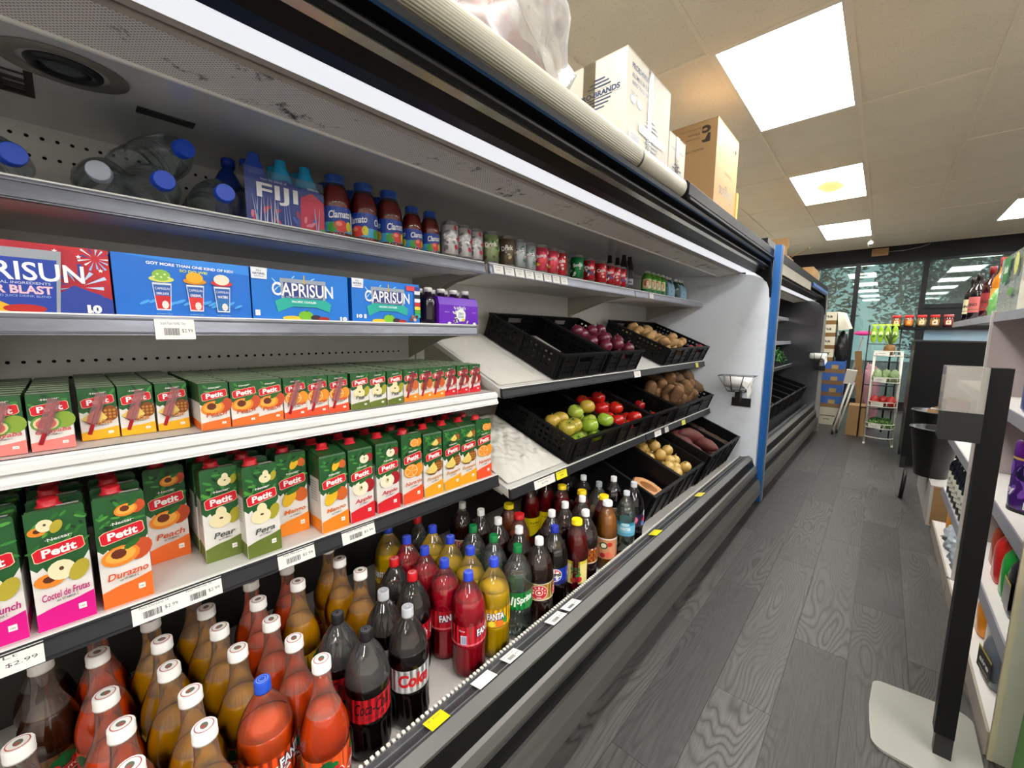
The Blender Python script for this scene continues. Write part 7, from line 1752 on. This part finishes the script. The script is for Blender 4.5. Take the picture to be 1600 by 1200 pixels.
# ------------------------------------------------------------------ shelving on the right
g_w = mat('gondola_white', 'd6d2cc', .45, noise=.06, nscale=5); g_p = mat('gondola_panel', 'b4a6a4', .55, noise=.08, nscale=3); g_r = mat('gondola_rail', '9c9ca4', .35, metal=.35, noise=.15, nscale=5)
def gondola(label, y0, y1):
    g = thing('shelving_unit', label, 'shelving', (.60, (y0 + y1) / 2, 0)); X0 = -.60; c = (y0 + y1) / 2
    MB().box(.84 + X0, .86 + X0, y0 - c, y1 - c, 0, 1.75).build('back_panel', g_p, g)
    d = MB().box(.36 + X0, .84 + X0, y0 - c, y1 - c, .055, .08).build('base_deck', g_w, g); MB().box(.352 + X0, .36 + X0, y0 - c, y1 - c, .0, .082).build('kick_edge', mat('edge_beige', 'a59b8c', .5, noise=.15), d)
    for z in (.325, .675, 1.045, 1.43):
        s = MB().box(.385 + X0, .84 + X0, y0 - c + .004, y1 - c - .004, z - .022, z).build('shelf', g_w, g); MB().prism([(.385 + X0, z + .001), (.379 + X0, z + .001), (.372 + X0, z - .038), (.385 + X0, z - .038)], y0 - c + .004, y1 - c - .004).build('price_rail', g_r, s)
    return g
g1 = gondola('near shelving unit on the right side of the aisle', 1.86, 2.965); g2 = gondola('far shelving unit on the right, beyond the pinkish divider panel', 2.99, 3.88)
dv = thing('divider_panel', 'pinkish grey upright divider panel between the two shelving units', 'panel', (.61, 2.9775, 0)); MB().box(-.235, .23, -.010, .010, 0, 1.44).build('panel_sheet', g_p, dv); MB().box(-.243, -.235, -.0105, .0105, 0, 1.445).build('edge_strip', C('c4c2be', .45), dv)
s_ = MB().box(.385 - .60, .60 - .60, 3.885 - 3.435, 4.55 - 3.435, 1.408, 1.43).build('shelf', g_w, g2); MB().prism([(-.215, 1.431), (-.221, 1.431), (-.228, 1.392), (-.215, 1.392)], .45, 1.115).build('price_rail', g_r, s_); MB().box(-.03, .0, .47, .50, .0, 1.408).build('corner_post', g_r, g2)
ed = thing('end_panel', 'beige edged end panel of the near right shelving unit', 'panel', (.62, 1.85, 0)); MB().box(-.25, .25, -.004, .004, 0, 1.75).build('panel_sheet', mat('clear_panel', 'a8a898', .4, noise=.1), ed); MB().box(-.262, -.250, -.006, .006, 0, 1.75).build('edge_strip', C('b3a98c', .5), ed)
GB = 'goods on the right hand shelves'
def jug(label, x, y, z, w, d, h, col, cap, handle=True, rz_=0, lab=None, txt=None, tcol='f0f0f0', name='cleaner_jug', cat='jug'):
    t = thing(name, label, cat, (x, y, z), (0, 0, rz_))
    m = mat('jug_' + col, col, .28, noise=.1, nscale=5, coat=.25)
    prof = [(.40, 0), (.47, .02), (.5, .06), (.5, .55), (.46, .68), (.36, .78), (.22, .86), (.15, .90), (.15, .92)]
    mb = MB(); seg = 28
    for i, (r, zz) in enumerate(prof):
        for k in range(seg):
            a = 2 * PI * k / seg; ca, sa = math.cos(a), math.sin(a); e = (abs(ca) ** 3.2 + abs(sa) ** 3.2) ** (-1 / 3.2) if zz < .8 else 1
            mb.v.append((r * w * ca * e * (1 if zz < .8 else d / w * 1), r * d * sa * e, zz * h))
    n = len(prof)
    for i in range(n - 1):
        for k in range(seg):
            k2 = (k + 1) % seg; mb.f.append((i * seg + k, i * seg + k2, (i + 1) * seg + k2, (i + 1) * seg + k)); mb.mi.append(0); mb.sm.append(True)
    mb.f.append(tuple(range(seg - 1, -1, -1))); mb.mi.append(0); mb.sm.append(False); mb.f.append(tuple((n - 1) * seg + k for k in range(seg))); mb.mi.append(0); mb.sm.append(False)
    mb.build('jug_body', m, t)
    MB().lathe([(.17 * d, .90 * h), (.18 * d, .92 * h), (.18 * d, .99 * h), (.16 * d, h)], 22, mod=lambda a, zz: 1 + .02 * math.cos(14 * a)).build('cap', C(cap, .35), t)
    if handle: MB().tube([(0, -.30 * d, .84 * h), (0, -.44 * d, .82 * h), (0, -.53 * d, .70 * h), (0, -.53 * d, .55 * h), (0, -.48 * d, .48 * h)], .075 * d, 8).build('handle', m, t)
    if lab:
        a_ = Art(); a_.rect(-.36 * d, .36 * d, .10 * h, .50 * h, lab); a_.rect(-.36 * d, .36 * d, .46 * h, .50 * h, 'c8b43a')
        if txt: a_.text(txt, 0, .30 * h, .5 * d, tcol, h=.09 * h, bold=.03, shear=.1); a_.rect(-.25 * d, .25 * d, .16 * h, .18 * h, '9a9a9a')
        put('label', a_.flat('label', None, (-.5 * w - .001, 0, 0), (0, -1, 0), (0, 0, 1)), t)
    return t
jug('large blue detergent jug on the upper right shelf', .49, 2.30, 1.046, .20, .22, .30, '1848a0', '0e2a6c')
def canister(label, x, y, z, r, h, body, top, lab, txt, name='scent_canister'):
    t = thing(name, label, 'canister', (x, y, z))
    MB().lathe([(r * .94, 0), (r, .006), (r, h * .72), (r * .96, h * .74)], 30).build('canister_body', C(body, .25, coat=.3), t)
    MB().lathe([(r * 1.0, h * .74), (r * 1.02, h * .76), (r * 1.0, h * .93), (r * .9, h * .97), (r * .55, h)], 30).build('cap', C(top, .3), t); MB().lathe([(r * 1.005, h * .715), (r * 1.012, h * .73), (r * 1.005, h * .745)], 30, cap0=False, cap1=False).build('gold_band', C('d0a45a', .35), t)
    MB().lathe([(r * 1.0, .0), (r * 1.01, .012)], 30, cap0=False, cap1=False).build('base_ring', C('141416', .4), t)
    a = Art(); rr = random.Random(h)
    for k in range(12): a.disc(rr.uniform(-.10, .10), rr.uniform(.04, h * .66), .012, .028, lab, 8, rot=rr.uniform(-.6, .6))
    a.disc(.03, h * .55, .035, .03, '1c1440', 14); a.text(txt, -.03, h * .27, .07, 'f0ecf4', h=.028, bold=.04); a.rect(.035, .075, h * .07, h * .17, 'eceaea')
    for k in range(8): a.rect(.038 + k * .0045, .040 + k * .0045, h * .08, h * .16, '4a4a50')
    put('label', a.wrap('label', r, -PI * .85), t)
    return t
canister('purple laundry scent canister standing at the shelf front', .462, 2.36, .676, .062, .275, '43206e', '5c1e7a', '7a4ab0', 'ony')
canister('purple canister behind the front purple one', .56, 2.52, .676, .062, .275, '43206e', '6a2a88', '7a4ab0', 'ony')
canister('pink and teal printed canister at the right picture edge', .475, 2.205, .676, .050, .25, 'c05a86', '7a9a5a', '3aa088', 'ber')
jug('red cleaner jug with the handle towards the aisle, lower shelf', .475, 2.50, .326, .12, .12, .235, 'cc2420', '24407c')
jug('green cleaner jug beside the red one, lower shelf', .475, 2.355, .326, .12, .11, .24, '1f9a3a', '1a7a34')
jug('black oil jug with a grey and yellow label, lower shelf', .475, 2.215, .326, .13, .13, .26, '18181a', '141414', lab='8a8a86')
jug('dark orange jug at the back of the lower shelf', .49, 2.66, .326, .12, .12, .23, 'a8401c', 'c84a20')
jug('clear capped blue jug behind the red one', .60, 2.53, .326, .11, .11, .25, '2a3a78', 'c4c8cc')
jug('grey gallon jug of cleaner with a dark label on the base deck', .455, 2.16, .081, .16, .17, .212, '5a6066', '4a4e52', lab='1c1a1c', txt='aire', rz_=.12)
jug('orange jug with purple cap on the base deck', .455, 2.50, .081, .12, .12, .20, 'e08a1a', '6a2a8a')
jug('white jug with a ribbed lid on the base deck', .465, 2.36, .081, .12, .12, .20, 'c8c8c6', 'd8d8d6')
jug('tall black bottle beside the grey gallon jug', .445, 1.99, .081, .09, .09, .215, '101614', '101614', handle=False)
# upper shelf of the near unit and bottles of the far unit
t = thing('paper_towel_pack', 'large white paper towel pack with green print on the top right shelf', 'paper towels', (.60, 3.07, 1.431))
for i in range(3):
    for j in range(2): MB().lathe([(.006, 0), (.072, 0), (.074, .01), (.074, .27), (.072, .28), (.02, .28)], 24).build('roll', mat('towel_paper', 'dedacb', .8, noise=.08, nscale=20), t, (-.10 + j * .15, -.15 + i * .15, .002))
crumple = MB(); crumple.prism([(-.182, .0), (.13, .0), (.13, .285), (.06, .315), (-.10, .310), (-.182, .285)], -.235, .235); crumple.build('wrap', clear_plastic('towel_wrap', gloss=.4, rough=.2, alpha=.18, body='e8e8dc'), t)
a = Art(); rr = random.Random(6)
for k in range(70): a.disc(rr.uniform(-.22, .22), rr.uniform(.01, .27), .004, .006, 'b8b4a0', 6, rot=rr.uniform(0, 3))
a.poly([(-.10, .15), (.0, .16), (.04, .27), (-.10, .28)], '2f7a36'); a.text('Soft', -.04, .215, .08, 'f0f2e8', h=.035, bold=.04); a.disc(.17, .22, .04, .05, 'c8cc6a', 12); a.disc(.12, .10, .05, .02, '6aa04a', 8)
put('wrap_print', a.flat('print', None, (-.183, 0, 0), (0, -1, 0), (0, 0, 1)), t)
a = Art(); a.poly([(-.03, .13), (.10, .14), (.10, .27), (-.04, .26)], '2f7a36'); a.text('Soft', .04, .20, .08, 'f0f2e8', h=.04, bold=.04); a.disc(-.12, .2, .03, .05, 'a8b84a', 10)
for k in range(50): a.disc(rr.uniform(-.16, .12), rr.uniform(.01, .26), .004, .006, 'b8b4a0', 6, rot=rr.uniform(0, 3))
put('wrap_print', a.flat('print', None, (0, -.236, 0), (1, 0, 0), (0, 0, 1)), t)
def wine(label, x, y, z, glass, lab, cap, h=.29, r=.036, cat='bottle', group=GB):
    t = thing('wine_bottle', label, cat, (x, y, z), (0, 0, -2.3), None)
    MB().lathe([(r * .85, 0), (r, .004), (r, h * .60), (r * .85, h * .68), (r * .42, h * .76), (r * .36, h * .80), (r * .36, h * .97), (r * .40, h)], 24).build('bottle_body', mat('glass_' + glass, glass, .08, coat=.5, noise=.1), t)
    MB().lathe([(r * .40, h * .86), (r * .41, h), (r * .3, h * 1.01)], 18).build('cap', C(cap, .3), t)
    a = Art(); a.rect(-r * 1.5, r * 1.5, h * .16, h * .50, lab); a.text('VINO', 0, h * .33, r * 1.4, '3a2a24', h=.02, bold=.03); a.rect(-r, r, h * .22, h * .235, '6a6050'); put('label', a.wrap('label', r, 0), t)
    return t
wine('dark wine bottle with cream label at the top shelf corner', .42, 4.22, 1.431, '141014', 'd8d0a8', '241818'); wine('dark wine bottle with pink label beside the cream labelled one', .42, 3.98, 1.431, '1c1216', 'c86a66', '1c1414')
wine('tall amber spray bottle with red top behind the wine', .47, 3.66, 1.431, 'c87a1c', 'e0a84a', 'b01c1c', .34); wine('dark bottle in the second line of the top right shelf', .47, 4.38, 1.431, '181418', 'b0a888', '301a1a'); wine('dark reddish bottle behind the others on the top right shelf', .45, 3.80, 1.431, '3a1016', '9a3a3a', '7a1c1c', .31)
t = crumple_bag(MB(), .05, .06, .10, 51, .25).build('green_bag', C('7ab86a', .3)); t.location = (.46, 3.44, 1.4315); tag(t, 'pale green packet beside the towel pack on the top shelf', 'packet')
for i in range(4): wine('dark bottle with white mountain label on the upper far shelf, %s' % ['first', 'second', 'third', 'fourth'][i], .425 + .01 * i, 3.12 + i * .085, 1.046, '18120c', 'e0dab8', '2a201a', .22, .035)
for i in range(7): wine('dark bottle with pale label under the dispenser, %s of the row' % ordw(i + 1), .425, 3.08 + i * .11, .326, '10121a', 'd8d8c6', '1a2038', .30, .042)
t = thing('cereal_box', 'orange and red box on the upper far shelf behind the labelled bottles', 'box', (.52, 3.14, 1.046)); MB().box(-.05, .05, -.03, .03, 0, .30).build('box_body', C('2a2050', .4), t); MB().box(-.051, .051, -.031, .031, .20, .30).build('top_band', C('e85a24', .4), t)
jug('orange detergent pouch bottle at the far end of the base deck', .445, 3.60, .081, .11, .12, .22, 'e8901c', 'e8901c', handle=False); jug('second orange bottle behind the pouch bottle on the deck', .46, 3.74, .081, .11, .11, .21, 'd8801c', 'e8a030', handle=False)
for i in range(3):
    t = crumple_bag(MB(), .07, .085, .10, 55 + i, .4).build('tissue_packet', mat('packet_print', 'c4ccd4', .4, noise=.45, nscale=14, dark='4a6a9a', dscale=12, damt=.7), None, (.445, 3.10 + i * .16, .081)); tag(t, 'crumpled blue and white packet on the far base deck, %s' % ['nearest', 'middle', 'farthest'][i], 'packet')
# packs against the end panel
t = thing('charcoal_bag', 'green plastic sack with blue and red print in the lower right corner', 'bag', (.56, 1.765, 0)); MB().prism([(-.155, 0), (.19, 0), (.20, .10), (.19, .46), (.0, .50), (-.145, .46)], -.07, .07).build('sack', mat('sack_green', '3a8a1e', .35, noise=.15, nscale=5, coat=.2), t)
a = Art(); a.poly([(-.13, .03), (-.02, .02), (.06, .14), (.02, .20), (-.09, .13)], '1a2a6a'); a.poly([(-.12, .07), (.02, .05), (.04, .09), (-.10, .12)], 'c83a4a'); a.poly([(-.09, .03), (-.06, .03), (-.02, .13), (-.05, .14)], 'e8e8f0'); a.poly([(-.13, .27), (-.05, .23), (.04, .22), (-.04, .26)], 'd8dcd8'); put('sack_print', a.flat('print', None, (0, -.0705, 0), (1, 0, 0), (0, 0, 1)), t)
t = thing('clear_pack', 'clear plastic wrapped pack above the green sack at the right edge', 'pack', (.56, 1.765, .502)); MB().prism([(-.15, 0), (.19, 0), (.19, .22), (-.14, .24)], -.065, .065).build('wrap', clear_plastic('pack_wrap', gloss=.5, rough=.15, alpha=.12, body='d0d8cc'), t); MB().prism([(-.13, .004), (.17, .004), (.17, .20), (-.12, .21)], -.055, .055).build('contents', C('a8b4a4', .5), t)
# sanitiser stand
t = thing('dispenser_stand', 'black post stand with clear dispenser box on a pale grey floor plate', 'stand', (.25, 1.76, 0))
pts = []
cxp, cyp = -.03, .06
def arc_(cx, cy, r, a0, a1, n=6): return [(cx + r * math.cos(a0 + (a1 - a0) * k / n), cy + r * math.sin(a0 + (a1 - a0) * k / n)) for k in range(n + 1)]
pts = arc_(.055, .215, .04, 0, PI/2) + arc_(-.13, .20, .035, PI/2, PI) + [(-.172, .08), (-.170, .0)] + arc_(-.125, -.075, .04, PI, PI * 1.5) + [(-.03, -.123), (.04, -.123)] + arc_(.05, -.078, .045, PI * 1.5, PI * 2)
MB().prism([(p[0], p[1]) for p in pts], .001, .009, axis='z').build('floor_plate', mat('plate_pale', '86857d', .45, noise=.06, nscale=5), t)
MB().box(-.018, .022, -.016, .016, .009, .10).build('lower_post', C('19191a', .4), t); MB().box(-.023, .022, -.022, .022, .085, 1.235).build('post', mat('post_black', '0e0e0e', .45, spec=.2, noise=.12), t)
MB().box(-.105, -.023, -.04, .045, 1.02, 1.105).build('dispenser_base', C('161616', .4), t); MB().box(-.026, -.020, -.02, .02, 1.02, 1.235).build('mount', C('161616', .4), t)
g = MB(); g.box(-.105, -.024, -.042, -.039, 1.105, 1.235); g.box(-.105, -.024, .042, .045, 1.105, 1.235); g.box(-.108, -.105, -.042, .045, 1.105, 1.235); g.box(-.027, -.024, -.039, .042, 1.105, 1.235); g.box(-.105, -.027, -.039, .042, 1.232, 1.235); g.box(-.105, -.027, -.039, .042, 1.105, 1.108)
g.build('clear_box', clear_plastic('dispenser_clear', tint='f0eeea', gloss=.5, rough=.1, alpha=.14, body='d8d4cc'), t)
MB().box(-.098, -.05, -.03, .03, 1.108, 1.135).build('wipes', C('a84040', .5), t); MB().tube([(-.108, 0, 1.10), (-.125, -.005, 1.105)], .003, 6).build('tab', C('c8c8c4', .4), t)
